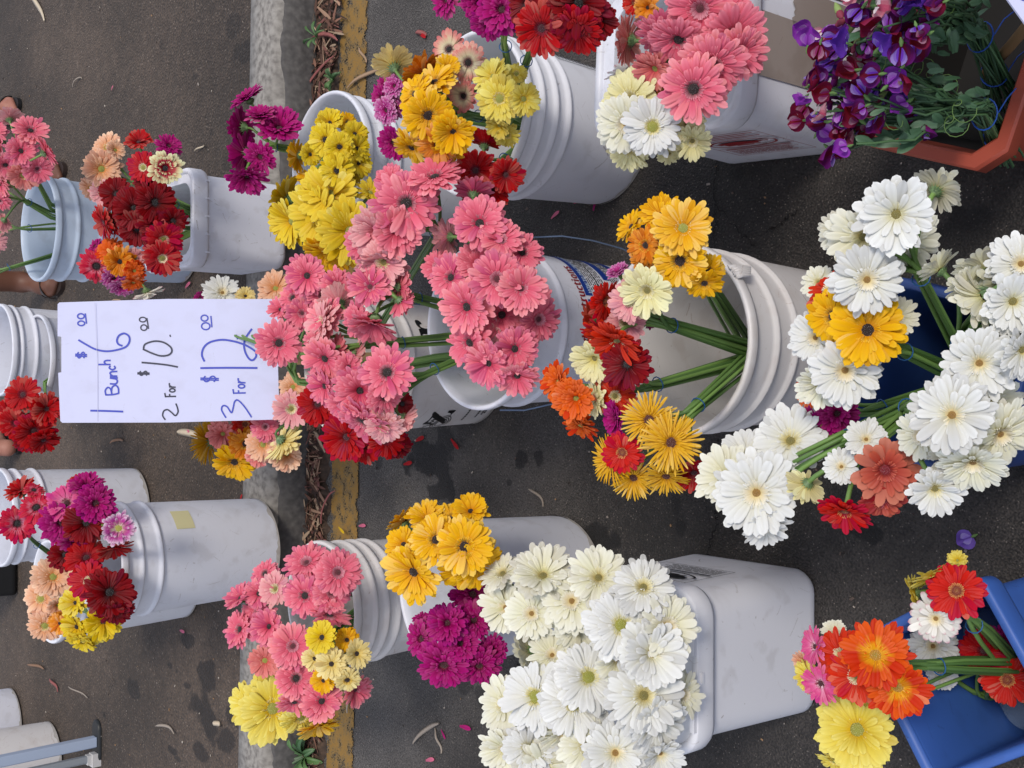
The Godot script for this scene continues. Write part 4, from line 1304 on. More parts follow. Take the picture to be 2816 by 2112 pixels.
	kind("X", "spidery golden yellow", 34, 0.095, 0.75, 0.12, 0.06, spider, [0.0, "c88a10", 0.4, "dca41e", 1.0, "e4b434"], "rust")
	kind("T", "terracotta", 17, 0.32, 0.20, 0.10, 0.07, [[14, 0.78, 0.24, 0.15], [30, 0.42, 0.05, 0.5]], [0.0, "8a2a28", 0.3, "b04438", 0.75, "bd5644", 1.0, "c4654e"], "crimson")
	kind("p", "cream pink with dark centre", 22, 0.255, 0.20, 0.12, 0.08, [[18, 0.8, 0.2, 0.16]], [0.0, "8a5a60", 0.2, "e8dcb8", 0.45, "eadcb4", 0.72, "e6a898", 1.0, "df8078"], "black")
	kind("w", "white edged with pink", 20, 0.278, 0.20, 0.12, 0.08, [[12, 0.7, 0.2, 0.2]], [0.0, "d8c8a0", 0.3, "ece8dc", 0.9, "eeeae0", 1.0, "c86a84"], "brown")


# ------------------------------------------------------------------ bunches of gerberas
func build_bunches() -> void:
	var b: Node3D
	b = bunch("pink gerberas leaning out at the photo's edge above the grey bucket's upper stems", Vector3(0.5429, 0.64, -3.0498), Vector3(0.4842, 0.564, -3.1545), Vector3(0.3651, 0.146, -3.2349))
	bloom(b, "P", Vector3(0.537, 0.687, -2.888), 0.078, Vector3(-0.53, 0.12, 0.84))
	bloom(b, "S", Vector3(0.527, 0.704, -2.94), 0.085, Vector3(-0.73, 0.16, 0.66), "salmon pink gerbera")
	bloom(b, "P", Vector3(0.568, 0.686, -2.834), 0.079, Vector3(0.58, -0.8, 0.16))
	bloom(b, "Q", Vector3(0.672, 0.724, -2.985), 0.072, Vector3(0.87, 0.05, -0.5), "pale pink gerbera")
	bloom(b, "P", Vector3(0.652, 0.744, -3.067), 0.091, Vector3(-0.13, 0.47, 0.87))
	bloom(b, "P", Vector3(0.623, 0.71, -2.867), 0.090, Vector3(0.59, 0.09, 0.81))
	bloom(b, "P", Vector3(0.608, 0.74, -2.991), 0.071, Vector3(-0.14, 0.99, -0.07))
	bloom(b, "P", Vector3(0.551, 0.74, -2.961), 0.072, Vector3(-0.66, 0.19, 0.73))
	bloom(b, "P", Vector3(0.573, 0.729, -2.878), 0.080, Vector3(-0.19, 0.28, 0.94))
	b = bunch("middle bunch of pink gerberas in the grey bucket, mostly beyond the photo's edge", Vector3(0.4831, 0.64, -3.0975), Vector3(0.4641, 0.564, -3.149), Vector3(0.4131, 0.146, -3.2029))
	bloom(b, "Q", Vector3(0.426, 0.709, -3.083), 0.064, Vector3(-0.4, 0.13, -0.91), "pale pink gerbera")
	bloom(b, "P", Vector3(0.525, 0.726, -3.143), 0.094, Vector3(-0.49, 0.28, 0.83))
	bloom(b, "P", Vector3(0.477, 0.718, -3.078), 0.059, Vector3(-0.64, 0.46, 0.62))
	bloom(b, "P", Vector3(0.519, 0.721, -3.063), 0.072, Vector3(-0.57, 0.7, 0.43))
	b = bunch("bunch whose green stems cross the grey bucket below the middle", Vector3(0.418, 0.63, -3.125), Vector3(0.4298, 0.564, -3.1474), Vector3(0.4831, 0.146, -3.2029))
	bloom(b, "Q", Vector3(0.382, 0.707, -3.17), 0.070, Vector3(-0.67, 0.25, 0.7))
	bloom(b, "Q", Vector3(0.426, 0.719, -3.208), 0.093, Vector3(-0.29, 0.72, 0.63))
	bloom(b, "P", Vector3(0.475, 0.73, -3.239), 0.096, Vector3(-0.07, 0.84, 0.53), "pink gerbera")
	b = bunch("bunch of long green stems lying over the grey bucket's lower rim", Vector3(0.3307, 0.62, -3.334), Vector3(0.3597, 0.548, -3.3206), Vector3(0.5217, 0.146, -3.246))
	bloom(b, "P", Vector3(0.368, 0.676, -3.449), 0.103, Vector3(-0.46, 0.79, 0.41))
	bloom(b, "P", Vector3(0.315, 0.684, -3.466), 0.105, Vector3(-0.49, 0.69, 0.53))
	bloom(b, "S", Vector3(0.263, 0.676, -3.401), 0.093, Vector3(-0.61, 0.66, 0.44), "salmon pink gerbera")
	b = bunch("peach gerberas between the grey bucket and the dark red ones", Vector3(0.5126, 0.4259, -2.8549), Vector3(0.4912, 0.388, -2.8357), Vector3(0.3548, 0.146, -2.7132))
	bloom(b, "A", Vector3(0.613, 0.506, -2.894), 0.089, Vector3(0.35, 0.67, 0.65))
	bloom(b, "A", Vector3(0.517, 0.527, -2.957), 0.066, Vector3(-0.53, 0.69, 0.49))
	bloom(b, "A", Vector3(0.6, 0.507, -2.846), 0.054, Vector3(0.24, -0.07, 0.97))
	bloom(b, "Q", Vector3(0.494, 0.523, -2.887), 0.071, Vector3(-0.27, 0.56, 0.78), "pale pink gerbera")
	bloom(b, "A", Vector3(0.555, 0.528, -2.884), 0.106, Vector3(-0.14, 0.3, 0.94))
	b = bunch("dark red gerberas piled over the square tub", Vector3(0.4455, 0.43, -2.6536), Vector3(0.4386, 0.388, -2.6831), Vector3(0.3984, 0.146, -2.8527))
	bloom(b, "R", Vector3(0.591, 0.514, -2.678), 0.072, Vector3(0.57, 0.49, 0.66), "red gerbera")
	bloom(b, "M", Vector3(0.566, 0.49, -2.561), 0.067, Vector3(0.46, 0.16, 0.87), "magenta gerbera")
	bloom(b, "R", Vector3(0.402, 0.545, -2.755), 0.070, Vector3(-0.33, 0.94, 0.03), "red gerbera")
	bloom(b, "D", Vector3(0.468, 0.546, -2.733), 0.092, Vector3(0, 0.66, 0.75))
	bloom(b, "D", Vector3(0.384, 0.499, -2.516), 0.068, Vector3(-0.31, 0.28, 0.91))
	bloom(b, "B", Vector3(0.508, 0.51, -2.534), 0.085, Vector3(-0.07, 0.31, 0.95), "red with cream green tips gerbera")
	bloom(b, "C", Vector3(0.517, 0.534, -2.602), 0.081, Vector3(-0.12, 0.71, 0.69), "red with cream centre gerbera")
	bloom(b, "D", Vector3(0.374, 0.528, -2.553), 0.078, Vector3(-0.24, 0.45, 0.86))
	bloom(b, "D", Vector3(0.427, 0.532, -2.541), 0.103, Vector3(-0.28, 0.21, 0.94))
	bloom(b, "D", Vector3(0.371, 0.552, -2.596), 0.099, Vector3(-0.41, 0.55, 0.73))
	bloom(b, "D", Vector3(0.415, 0.558, -2.598), 0.111, Vector3(-0.06, 0.59, 0.8))
	b = bunch("red gerberas at the lower side of the square tub's pile", Vector3(0.398, 0.4343, -2.6805), Vector3(0.4042, 0.388, -2.7082), Vector3(0.4365, 0.146, -2.853))
	bloom(b, "D", Vector3(0.485, 0.518, -2.612), 0.076, Vector3(0.1, 0.48, 0.87), "dark red gerbera")
	bloom(b, "R", Vector3(0.427, 0.568, -2.796), 0.045, Vector3(-0.09, 0.97, -0.22), "red gerbera")
	bloom(b, "R", Vector3(0.401, 0.566, -2.76), 0.086, Vector3(-0.42, 0.91, 0.01), "red gerbera")
	bloom(b, "C", Vector3(0.34, 0.517, -2.528), 0.095, Vector3(-0.45, 0.18, 0.88))
	bloom(b, "C", Vector3(0.296, 0.522, -2.524), 0.092, Vector3(-0.48, 0.25, 0.84))
	b = bunch("small orange and rose gerberas hanging below the dark red pile", Vector3(0.3229, 0.46, -2.8363), Vector3(0.3641, 0.388, -2.8194), Vector3(0.5027, 0.146, -2.7625))
	bloom(b, "M", Vector3(0.359, 0.525, -2.929), 0.052, Vector3(0.37, 0.9, 0.22), "magenta gerbera")
	bloom(b, "w", Vector3(0.229, 0.479, -2.714), 0.083, Vector3(-0.89, -0.45, -0.1), "white edged with pink gerbera")
	bloom(b, "N", Vector3(0.25, 0.507, -2.8), 0.072, Vector3(-0.83, 0.15, 0.54), "magenta with pale tips gerbera")
	bloom(b, "N", Vector3(0.271, 0.518, -2.822), 0.067, Vector3(-0.53, 0.32, 0.78), "magenta with pale tips gerbera")
	bloom(b, "Q", Vector3(0.313, 0.503, -2.732), 0.058, Vector3(0.01, 0.38, 0.92), "pale pink gerbera")
	bloom(b, "O", Vector3(0.255, 0.508, -2.725), 0.060, Vector3(-0.81, 0.16, 0.56))
	bloom(b, "O", Vector3(0.281, 0.511, -2.712), 0.056, Vector3(-0.38, 0.33, 0.86))
	bloom(b, "O", Vector3(0.332, 0.537, -2.795), 0.080, Vector3(0.07, 0.83, 0.55))
	bloom(b, "V", Vector3(0.3, 0.554, -2.846), 0.092, Vector3(-0.31, 0.45, 0.84), "rose red with pale ring gerbera")
	bloom(b, "U", Vector3(0.304, 0.537, -2.74), 0.082, Vector3(-0.28, 0.43, 0.86), "amber orange gerbera")
	b = bunch("magenta gerberas leaning far back over the kerb", Vector3(0.512, 0.42, -2.167), Vector3(0.5008, 0.338, -2.1316), Vector3(0.4569, 0.016, -1.9924))
	bloom(b, "M", Vector3(0.542, 0.433, -2.134), 0.108, Vector3(0.47, 0.44, 0.76))
	bloom(b, "M", Vector3(0.618, 0.463, -2.213), 0.088, Vector3(0.74, 0.67, 0.05))
	bloom(b, "M", Vector3(0.555, 0.473, -2.222), 0.091, Vector3(0.03, 0.44, -0.9))
	bloom(b, "M", Vector3(0.495, 0.475, -2.202), 0.093, Vector3(0.02, 0.35, -0.94))
	bloom(b, "M", Vector3(0.566, 0.468, -2.15), 0.071, Vector3(0.75, 0.46, 0.47))
	bloom(b, "M", Vector3(0.447, 0.484, -2.181), 0.095, Vector3(-0.77, 0.29, 0.58))
	bloom(b, "M", Vector3(0.48, 0.477, -2.132), 0.076, Vector3(-0.57, 0.66, 0.48))
	b = bunch("small golden gerberas with dark centres in the gutter bucket", Vector3(0.4651, 0.363, -1.9553), Vector3(0.4672, 0.3213, -1.9798), Vector3(0.4826, 0.016, -2.1601))
	bloom(b, "Y", Vector3(0.524, 0.398, -1.922), 0.054, Vector3(0.24, 0.05, 0.97), "golden yellow gerbera")
	bloom(b, "Y", Vector3(0.426, 0.431, -2.004), 0.066, Vector3(-0.66, -0.01, -0.75), "golden yellow gerbera")
	bloom(b, "K", Vector3(0.417, 0.406, -1.894), 0.054, Vector3(-0.47, 0.13, 0.87))
	bloom(b, "K", Vector3(0.493, 0.409, -1.878), 0.057, Vector3(-0.07, 0.3, 0.95))
	bloom(b, "Y", Vector3(0.465, 0.457, -2.013), 0.067, Vector3(-0.01, 0.49, -0.87), "golden yellow gerbera")
	bloom(b, "K", Vector3(0.431, 0.417, -1.854), 0.061, Vector3(-0.15, -0.11, 0.98))
	bloom(b, "K", Vector3(0.459, 0.424, -1.849), 0.058, Vector3(0.03, -0.07, 1))
	bloom(b, "K", Vector3(0.513, 0.449, -1.905), 0.064, Vector3(0.29, 0.65, 0.7))
	bloom(b, "K", Vector3(0.456, 0.469, -1.947), 0.051, Vector3(-0.15, 0.27, 0.95))
	bloom(b, "K", Vector3(0.478, 0.463, -1.899), 0.072, Vector3(-0.13, 0.79, 0.6))
	bloom(b, "K", Vector3(0.458, 0.458, -1.856), 0.063, Vector3(-0.24, 0.54, 0.81))
	bloom(b, "K", Vector3(0.411, 0.465, -1.853), 0.072, Vector3(-0.22, 0.6, 0.77))
	b = bunch("large lemon gerberas facing up in the gutter bucket", Vector3(0.3698, 0.3672, -1.9621), Vector3(0.3895, 0.354, -1.9832), Vector3(0.5333, 0.016, -2.1376))
	bloom(b, "l", Vector3(0.381, 0.461, -2.052), 0.103, Vector3(0.35, 0.46, -0.81))
	bloom(b, "l", Vector3(0.372, 0.402, -1.834), 0.062, Vector3(0.54, 0.08, 0.84))
	bloom(b, "l", Vector3(0.332, 0.466, -2.018), 0.111, Vector3(-0.28, 0.95, 0.15))
	bloom(b, "Y", Vector3(0.262, 0.431, -1.872), 0.096, Vector3(-0.91, 0.26, 0.32), "golden yellow gerbera")
	bloom(b, "Y", Vector3(0.264, 0.45, -1.909), 0.108, Vector3(-0.81, 0.47, 0.34), "golden yellow gerbera")
	bloom(b, "l", Vector3(0.334, 0.461, -1.919), 0.145, Vector3(-0.24, 0.93, 0.28))
	bloom(b, "l", Vector3(0.367, 0.458, -1.884), 0.137, Vector3(-0.01, 0.81, 0.59))
	bloom(b, "l", Vector3(0.293, 0.45, -1.83), 0.136, Vector3(-0.2, 0.59, 0.78))
	b = bunch("golden yellow gerberas crowning the ribbed bucket", Vector3(0.4653, 0.3949, -1.5107), Vector3(0.4751, 0.328, -1.5405), Vector3(0.5211, 0.016, -1.6794))
	bloom(b, "J", Vector3(0.543, 0.523, -1.582), 0.081, Vector3(0.79, -0.07, -0.6), "cream yellow gerbera")
	bloom(b, "Y", Vector3(0.521, 0.495, -1.469), 0.049, Vector3(0.38, 0.44, 0.81))
	bloom(b, "U", Vector3(0.515, 0.515, -1.505), 0.080, Vector3(0.78, 0.18, -0.59), "amber orange gerbera")
	bloom(b, "Y", Vector3(0.395, 0.529, -1.52), 0.070, Vector3(-0.82, 0.57, 0.04))
	bloom(b, "Y", Vector3(0.382, 0.512, -1.442), 0.062, Vector3(-0.91, 0.17, 0.37))
	bloom(b, "Y", Vector3(0.489, 0.527, -1.46), 0.081, Vector3(0.62, 0.72, 0.32))
	bloom(b, "U", Vector3(0.388, 0.531, -1.446), 0.073, Vector3(-0.73, 0.54, 0.41), "amber orange gerbera")
	bloom(b, "Y", Vector3(0.471, 0.55, -1.479), 0.077, Vector3(0.31, 0.94, 0.17))
	bloom(b, "Y", Vector3(0.4, 0.534, -1.402), 0.077, Vector3(-0.6, 0.52, 0.61))
	bloom(b, "Y", Vector3(0.429, 0.555, -1.442), 0.090, Vector3(-0.4, 0.4, 0.82))
	b = bunch("magenta and pale tipped gerberas behind the golden ones", Vector3(0.4915, 0.3823, -1.6209), Vector3(0.4924, 0.328, -1.6143), Vector3(0.4972, 0.016, -1.5769))
	bloom(b, "M", Vector3(0.53, 0.485, -1.656), 0.040, Vector3(0.02, 0.98, 0.21))
	bloom(b, "M", Vector3(0.427, 0.485, -1.632), 0.069, Vector3(-0.47, 0.8, 0.36))
	bloom(b, "M", Vector3(0.507, 0.499, -1.65), 0.053, Vector3(-0.09, 1, -0.01))
	bloom(b, "N", Vector3(0.485, 0.498, -1.619), 0.050, Vector3(-0.46, 0.85, 0.26), "magenta with pale tips gerbera")
	bloom(b, "N", Vector3(0.478, 0.508, -1.623), 0.055, Vector3(-0.29, 0.93, 0.24), "magenta with pale tips gerbera")
	bloom(b, "N", Vector3(0.515, 0.508, -1.599), 0.045, Vector3(0.01, 0.91, 0.4), "magenta with pale tips gerbera")
	b = bunch("cream and pink gerberas with black centres by the ribbed bucket's rim", Vector3(0.5189, 0.3654, -1.5151), Vector3(0.5131, 0.3235, -1.5349), Vector3(0.4705, 0.016, -1.6803))
	bloom(b, "p", Vector3(0.568, 0.458, -1.51), 0.065, Vector3(0.02, 0.87, 0.5))
	bloom(b, "p", Vector3(0.483, 0.455, -1.474), 0.065, Vector3(-0.35, 0.83, 0.43))
	bloom(b, "p", Vector3(0.535, 0.458, -1.459), 0.069, Vector3(-0.25, 0.72, 0.65))
	b = bunch("bright yellow gerberas with green centres inside the ribbed bucket", Vector3(0.4678, 0.3611, -1.4426), Vector3(0.4732, 0.344, -1.4745), Vector3(0.5087, 0.016, -1.6825))
	bloom(b, "L", Vector3(0.408, 0.43, -1.392), 0.046, Vector3(-0.73, 0.39, 0.56))
	bloom(b, "L", Vector3(0.502, 0.431, -1.368), 0.038, Vector3(0.17, 0.63, 0.76))
	bloom(b, "L", Vector3(0.421, 0.448, -1.39), 0.048, Vector3(-0.74, 0.65, 0.17))
	bloom(b, "L", Vector3(0.497, 0.458, -1.394), 0.068, Vector3(0.25, 0.9, 0.35))
	bloom(b, "L", Vector3(0.453, 0.446, -1.334), 0.057, Vector3(-0.37, 0.44, 0.82))
	bloom(b, "L", Vector3(0.456, 0.467, -1.367), 0.078, Vector3(-0.22, 0.82, 0.53))
	b = bunch("red gerberas with brown centres below the ribbed bucket's mouth", Vector3(0.3919, 0.357, -1.485), Vector3(0.411, 0.316, -1.5062), Vector3(0.5513, 0.016, -1.6619))
	bloom(b, "R", Vector3(0.402, 0.425, -1.457), 0.060, Vector3(0.91, -0.38, -0.18))
	bloom(b, "R", Vector3(0.324, 0.427, -1.435), 0.070, Vector3(-0.57, 0.52, 0.63))
	bloom(b, "R", Vector3(0.328, 0.446, -1.465), 0.061, Vector3(-0.52, 0.81, 0.27))
	bloom(b, "R", Vector3(0.343, 0.431, -1.395), 0.062, Vector3(-0.36, 0.38, 0.85))
	bloom(b, "R", Vector3(0.353, 0.456, -1.442), 0.074, Vector3(-0.09, 0.78, 0.62))
	b = bunch("pink gerberas with dark centres under the golden yellow ones", Vector3(0.2544, 0.48, -1.5213), Vector3(0.0879, 0.354, -1.9081), Vector3(0.0017, 0.016, -2.1007))
	bloom(b, "P", Vector3(0.34, 0.541, -1.561), 0.062, Vector3(0.4, 0.78, 0.49))
	bloom(b, "P", Vector3(0.236, 0.565, -1.61), 0.079, Vector3(-0.44, 0.87, 0.22))
	bloom(b, "Q", Vector3(0.259, 0.561, -1.573), 0.099, Vector3(-0.48, 0.8, 0.37), "pale pink gerbera")
	bloom(b, "Q", Vector3(0.208, 0.563, -1.552), 0.101, Vector3(-0.78, 0.5, 0.38), "pale pink gerbera")
	bloom(b, "P", Vector3(0.332, 0.537, -1.446), 0.093, Vector3(0.73, 0.52, 0.44))
	bloom(b, "P", Vector3(0.252, 0.567, -1.511), 0.095, Vector3(-0.11, 0.46, 0.88))
	bloom(b, "P", Vector3(0.292, 0.567, -1.483), 0.113, Vector3(-0.25, 0.6, 0.76))
	b = bunch("upper pink gerberas of the middle laundry bucket's dome", Vector3(0.185, 0.388, -1.4405), Vector3(0.168, 0.338, -1.4674), Vector3(0.0585, 0.016, -1.641))
	bloom(b, "P", Vector3(0.312, 0.474, -1.425), 0.066, Vector3(0.86, -0.38, -0.33))
	bloom(b, "Q", Vector3(0.241, 0.496, -1.463), 0.066, Vector3(-0.06, 0.25, -0.97), "pale pink gerbera")
	bloom(b, "P", Vector3(0.193, 0.509, -1.475), 0.061, Vector3(0.27, 0.93, 0.26))
	bloom(b, "P", Vector3(0.185, 0.473, -1.345), 0.076, Vector3(0.33, 0.35, 0.87))
	bloom(b, "P", Vector3(0.204, 0.47, -1.312), 0.071, Vector3(0.25, 0.48, 0.84))
	bloom(b, "P", Vector3(0.188, 0.503, -1.378), 0.074, Vector3(0.17, 0.66, 0.73))
	bloom(b, "P", Vector3(0.17, 0.525, -1.418), 0.077, Vector3(0.07, 0.94, 0.35))
	bloom(b, "P", Vector3(0.222, 0.502, -1.323), 0.072, Vector3(0.41, 0.6, 0.69))
	bloom(b, "P", Vector3(0.249, 0.521, -1.352), 0.091, Vector3(0.09, 0.72, 0.69))
	b = bunch("lower pink gerberas of the middle laundry bucket's dome", Vector3(0.095, 0.392, -1.3983), Vector3(0.0973, 0.354, -1.4432), Vector3(0.1082, 0.016, -1.654))
	bloom(b, "P", Vector3(0.128, 0.452, -1.303), 0.068, Vector3(-0.05, 0.45, 0.89))
	bloom(b, "P", Vector3(0.085, 0.474, -1.337), 0.082, Vector3(-0.28, 0.58, 0.76))
	bloom(b, "P", Vector3(0.1, 0.463, -1.281), 0.073, Vector3(-0.15, 0.26, 0.95))
	bloom(b, "Q", Vector3(0.085, 0.5, -1.358), 0.075, Vector3(-0.32, 0.91, 0.25), "pale pink gerbera")
	bloom(b, "P", Vector3(0.108, 0.498, -1.327), 0.083, Vector3(-0.2, 0.55, 0.81))
	bloom(b, "P", Vector3(0.014, 0.496, -1.292), 0.071, Vector3(-0.62, 0.59, 0.52))
	bloom(b, "P", Vector3(0.054, 0.504, -1.29), 0.076, Vector3(-0.22, 0.56, 0.8))
	bloom(b, "P", Vector3(0.033, 0.525, -1.325), 0.083, Vector3(-0.34, 0.85, 0.4))
	bloom(b, "P", Vector3(0.064, 0.542, -1.349), 0.083, Vector3(-0.28, 0.94, 0.21))
	bloom(b, "P", Vector3(0.143, 0.52, -1.256), 0.078, Vector3(-0.14, 0.6, 0.79))
	bloom(b, "P", Vector3(0.118, 0.556, -1.339), 0.087, Vector3(-0.21, 0.89, 0.41))
	bloom(b, "P", Vector3(0.157, 0.546, -1.281), 0.088, Vector3(-0.09, 0.62, 0.78))
	b = bunch("pink gerberas stretching left over the price sign's lower end", Vector3(0.0031, 0.53, -1.8475), Vector3(0.0486, 0.354, -1.6823), Vector3(0.0858, 0.016, -1.486))
	bloom(b, "P", Vector3(0.136, 0.598, -1.835), 0.051, Vector3(0.38, 0.81, 0.45))
	bloom(b, "P", Vector3(0.156, 0.594, -1.796), 0.061, Vector3(0.33, 0.9, 0.3))
	bloom(b, "P", Vector3(0.127, 0.593, -1.766), 0.062, Vector3(-0.09, 0.62, 0.78))
	bloom(b, "P", Vector3(0.157, 0.585, -1.711), 0.067, Vector3(-0.25, 0.55, 0.8))
	bloom(b, "P", Vector3(0.171, 0.58, -1.669), 0.065, Vector3(-0.36, 0.65, 0.66))
	bloom(b, "P", Vector3(0.19, 0.605, -1.727), 0.082, Vector3(0.03, 0.74, 0.67))
	bloom(b, "P", Vector3(0.073, 0.629, -1.785), 0.086, Vector3(-0.06, 0.55, 0.83))
	b = bunch("pink gerberas with green stems tied near the laundry bucket's far rim", Vector3(0.0728, 0.48, -1.6155), Vector3(0.0867, 0.338, -1.5818), Vector3(0.1182, 0.016, -1.5055))
	bloom(b, "Q", Vector3(0.05, 0.566, -1.636), 0.060, Vector3(-0.4, -0.9, 0.16), "pale pink gerbera")
	bloom(b, "Q", Vector3(0.141, 0.582, -1.661), 0.072, Vector3(0.54, -0.15, -0.83), "pale pink gerbera")
	bloom(b, "P", Vector3(0.058, 0.59, -1.662), 0.062, Vector3(-0.03, -1, 0.09))
	bloom(b, "P", Vector3(0.114, 0.6, -1.67), 0.077, Vector3(0.36, 0.9, 0.26))
	bloom(b, "Q", Vector3(0.103, 0.608, -1.668), 0.089, Vector3(0.26, 0.96, -0.1), "pale pink gerbera")
	bloom(b, "P", Vector3(0.071, 0.617, -1.673), 0.056, Vector3(-0.5, 0.83, 0.26))
	bloom(b, "P", Vector3(0.044, 0.617, -1.648), 0.082, Vector3(-0.41, 0.8, 0.43))
	b = bunch("pink gerberas drooping over the black lettered bucket", Vector3(0.0255, 0.48, -1.5239), Vector3(0.0753, 0.338, -1.5408), Vector3(0.1882, 0.016, -1.5791))
	bloom(b, "Q", Vector3(-0.056, 0.551, -1.515), 0.057, Vector3(-0.55, -0.83, 0.13), "pale pink gerbera")
	bloom(b, "P", Vector3(-0.003, 0.607, -1.665), 0.072, Vector3(-0.27, 0.94, 0.19))
	bloom(b, "P", Vector3(0.028, 0.597, -1.607), 0.053, Vector3(-0.14, 0.72, 0.68))
	bloom(b, "P", Vector3(-0.034, 0.607, -1.611), 0.059, Vector3(-0.42, 0.85, 0.33))
	bloom(b, "Q", Vector3(-0.068, 0.586, -1.518), 0.067, Vector3(-0.62, 0.48, 0.62), "pale pink gerbera")
	bloom(b, "P", Vector3(-0.058, 0.604, -1.55), 0.102, Vector3(-0.75, 0.65, 0.11))
	bloom(b, "P", Vector3(-0.01, 0.612, -1.548), 0.096, Vector3(-0.24, 0.67, 0.7))
	bloom(b, "P", Vector3(-0.02, 0.603, -1.493), 0.063, Vector3(-0.36, 0.08, 0.93))
	bloom(b, "P", Vector3(0.018, 0.607, -1.479), 0.091, Vector3(0.06, 0.68, 0.73))
	b = bunch("pink gerberas facing up beside the laundry bucket's upper stems", Vector3(0.1486, 0.47, -1.5811), Vector3(0.1273, 0.338, -1.5834), Vector3(0.0753, 0.016, -1.5888))
	bloom(b, "P", Vector3(0.161, 0.551, -1.525), 0.060, Vector3(0.05, -0.97, 0.24))
	bloom(b, "P", Vector3(0.137, 0.557, -1.517), 0.054, Vector3(-0.48, -0.86, -0.16))
	bloom(b, "Q", Vector3(0.201, 0.572, -1.539), 0.088, Vector3(-0.02, 0.75, 0.67), "pale pink gerbera")
	bloom(b, "P", Vector3(0.105, 0.594, -1.583), 0.067, Vector3(-0.29, 0.92, 0.25))
	bloom(b, "P", Vector3(0.16, 0.592, -1.55), 0.077, Vector3(0.16, 0.74, 0.65))
	bloom(b, "P", Vector3(0.103, 0.595, -1.532), 0.094, Vector3(-0.9, 0.36, 0.25))
	b = bunch("orange and salmon gerberas half covered by the sign's lower left side", Vector3(-0.0216, 0.3, -2.2338), Vector3(0.0046, 0.354, -2.1454), Vector3(0.0713, 0.016, -1.9457))
	bloom(b, "M", Vector3(-0.198, 0.37, -2.5), 0.049, Vector3(-0.45, 0.73, 0.52), "magenta gerbera")
	bloom(b, "X", Vector3(-0.139, 0.39, -2.549), 0.121, Vector3(0.04, 0.44, -0.9), "spidery golden yellow gerbera")
	bloom(b, "Y", Vector3(-0.184, 0.372, -2.455), 0.111, Vector3(-0.56, 0.57, 0.59), "golden yellow gerbera")
	bloom(b, "F", Vector3(-0.095, 0.367, -2.411), 0.066, Vector3(0.15, 0.4, 0.91))
	bloom(b, "U", Vector3(-0.14, 0.372, -2.402), 0.083, Vector3(0.01, 0.65, 0.76), "amber orange gerbera")
	bloom(b, "S", Vector3(-0.118, 0.396, -2.466), 0.082, Vector3(-0.23, 0.61, 0.76), "salmon pink gerbera")
	b = bunch("peach and cream gerberas below the sign's bottom edge", Vector3(-0.056, 0.34, -2.1239), Vector3(-0.038, 0.3011, -2.1042), Vector3(0.094, 0.016, -1.9597))
	bloom(b, "S", Vector3(-0.159, 0.409, -2.273), 0.060, Vector3(-0.17, 0.71, 0.69), "salmon pink gerbera")
	bloom(b, "A", Vector3(-0.134, 0.409, -2.246), 0.084, Vector3(-0.12, 0.76, 0.64))
	bloom(b, "A", Vector3(-0.151, 0.394, -2.169), 0.084, Vector3(-0.16, 0.61, 0.77))
	bloom(b, "P", Vector3(-0.095, 0.417, -2.223), 0.067, Vector3(0.14, 0.52, 0.84), "pink gerbera")
	bloom(b, "A", Vector3(-0.007, 0.399, -2.134), 0.064, Vector3(0.24, 0.58, 0.78))
	bloom(b, "Q", Vector3(-0.053, 0.406, -2.129), 0.086, Vector3(-0.03, 0.62, 0.78), "pale pink gerbera")
	bloom(b, "J", Vector3(-0.123, 0.418, -2.147), 0.097, Vector3(-0.59, -0.8, 0.07), "cream yellow gerbera")
	b = bunch("white and peach gerberas peeking out above the sign", Vector3(0.0678, 0.42, -2.0847), Vector3(0.0556, 0.338, -2.0564), Vector3(0.0076, 0.016, -1.9449))
	bloom(b, "M", Vector3(0.212, 0.383, -2.613), 0.048, Vector3(0.39, 0.83, 0.39), "magenta gerbera")
	bloom(b, "J", Vector3(0.21, 0.347, -2.449), 0.049, Vector3(0.27, 0.42, 0.86))
	bloom(b, "A", Vector3(0.222, 0.324, -2.342), 0.090, Vector3(0.37, 0.69, 0.63), "peach gerbera")
	bloom(b, "W", Vector3(0.22, 0.377, -2.509), 0.096, Vector3(0.41, 0.37, 0.83), "white gerbera")
	b = bunch("deep red gerberas under the drooping pink ones", Vector3(-0.0442, 0.3587, -1.8834), Vector3(-0.0254, 0.354, -1.9155), Vector3(0.0816, 0.016, -2.0973))
	bloom(b, "D", Vector3(-0.038, 0.382, -1.754), 0.047, Vector3(0.14, 0.62, 0.77), "dark red gerbera")
	bloom(b, "D", Vector3(-0.064, 0.437, -1.901), 0.072, Vector3(-0.19, 0.78, 0.59), "dark red gerbera")
	bloom(b, "D", Vector3(-0.117, 0.397, -1.748), 0.054, Vector3(-0.31, 0.37, 0.87), "dark red gerbera")
	bloom(b, "R", Vector3(-0.116, 0.428, -1.817), 0.079, Vector3(-0.31, 0.66, 0.69))
	bloom(b, "R", Vector3(-0.04, 0.466, -1.922), 0.088, Vector3(0.1, 0.66, 0.75))
	bloom(b, "R", Vector3(-0.105, 0.423, -1.75), 0.077, Vector3(-0.17, 0.38, 0.91))
	bloom(b, "R", Vector3(-0.101, 0.456, -1.832), 0.101, Vector3(-0.1, 0.83, 0.55))
	b = bunch("bright red gerberas in front of the empty bucket at photo's edge", Vector3(-0.0412, 0.4234, -3.6185), Vector3(-0.0018, 0.414, -3.659), Vector3(0.1452, 0.146, -3.8104))
	bloom(b, "R", Vector3(-0.168, 0.471, -3.494), 0.099, Vector3(-0.73, 0.01, 0.68))
	bloom(b, "R", Vector3(-0.087, 0.514, -3.675), 0.091, Vector3(-0.14, 0.91, 0.39))
	bloom(b, "R", Vector3(-0.17, 0.498, -3.566), 0.087, Vector3(-0.75, 0.3, 0.58))
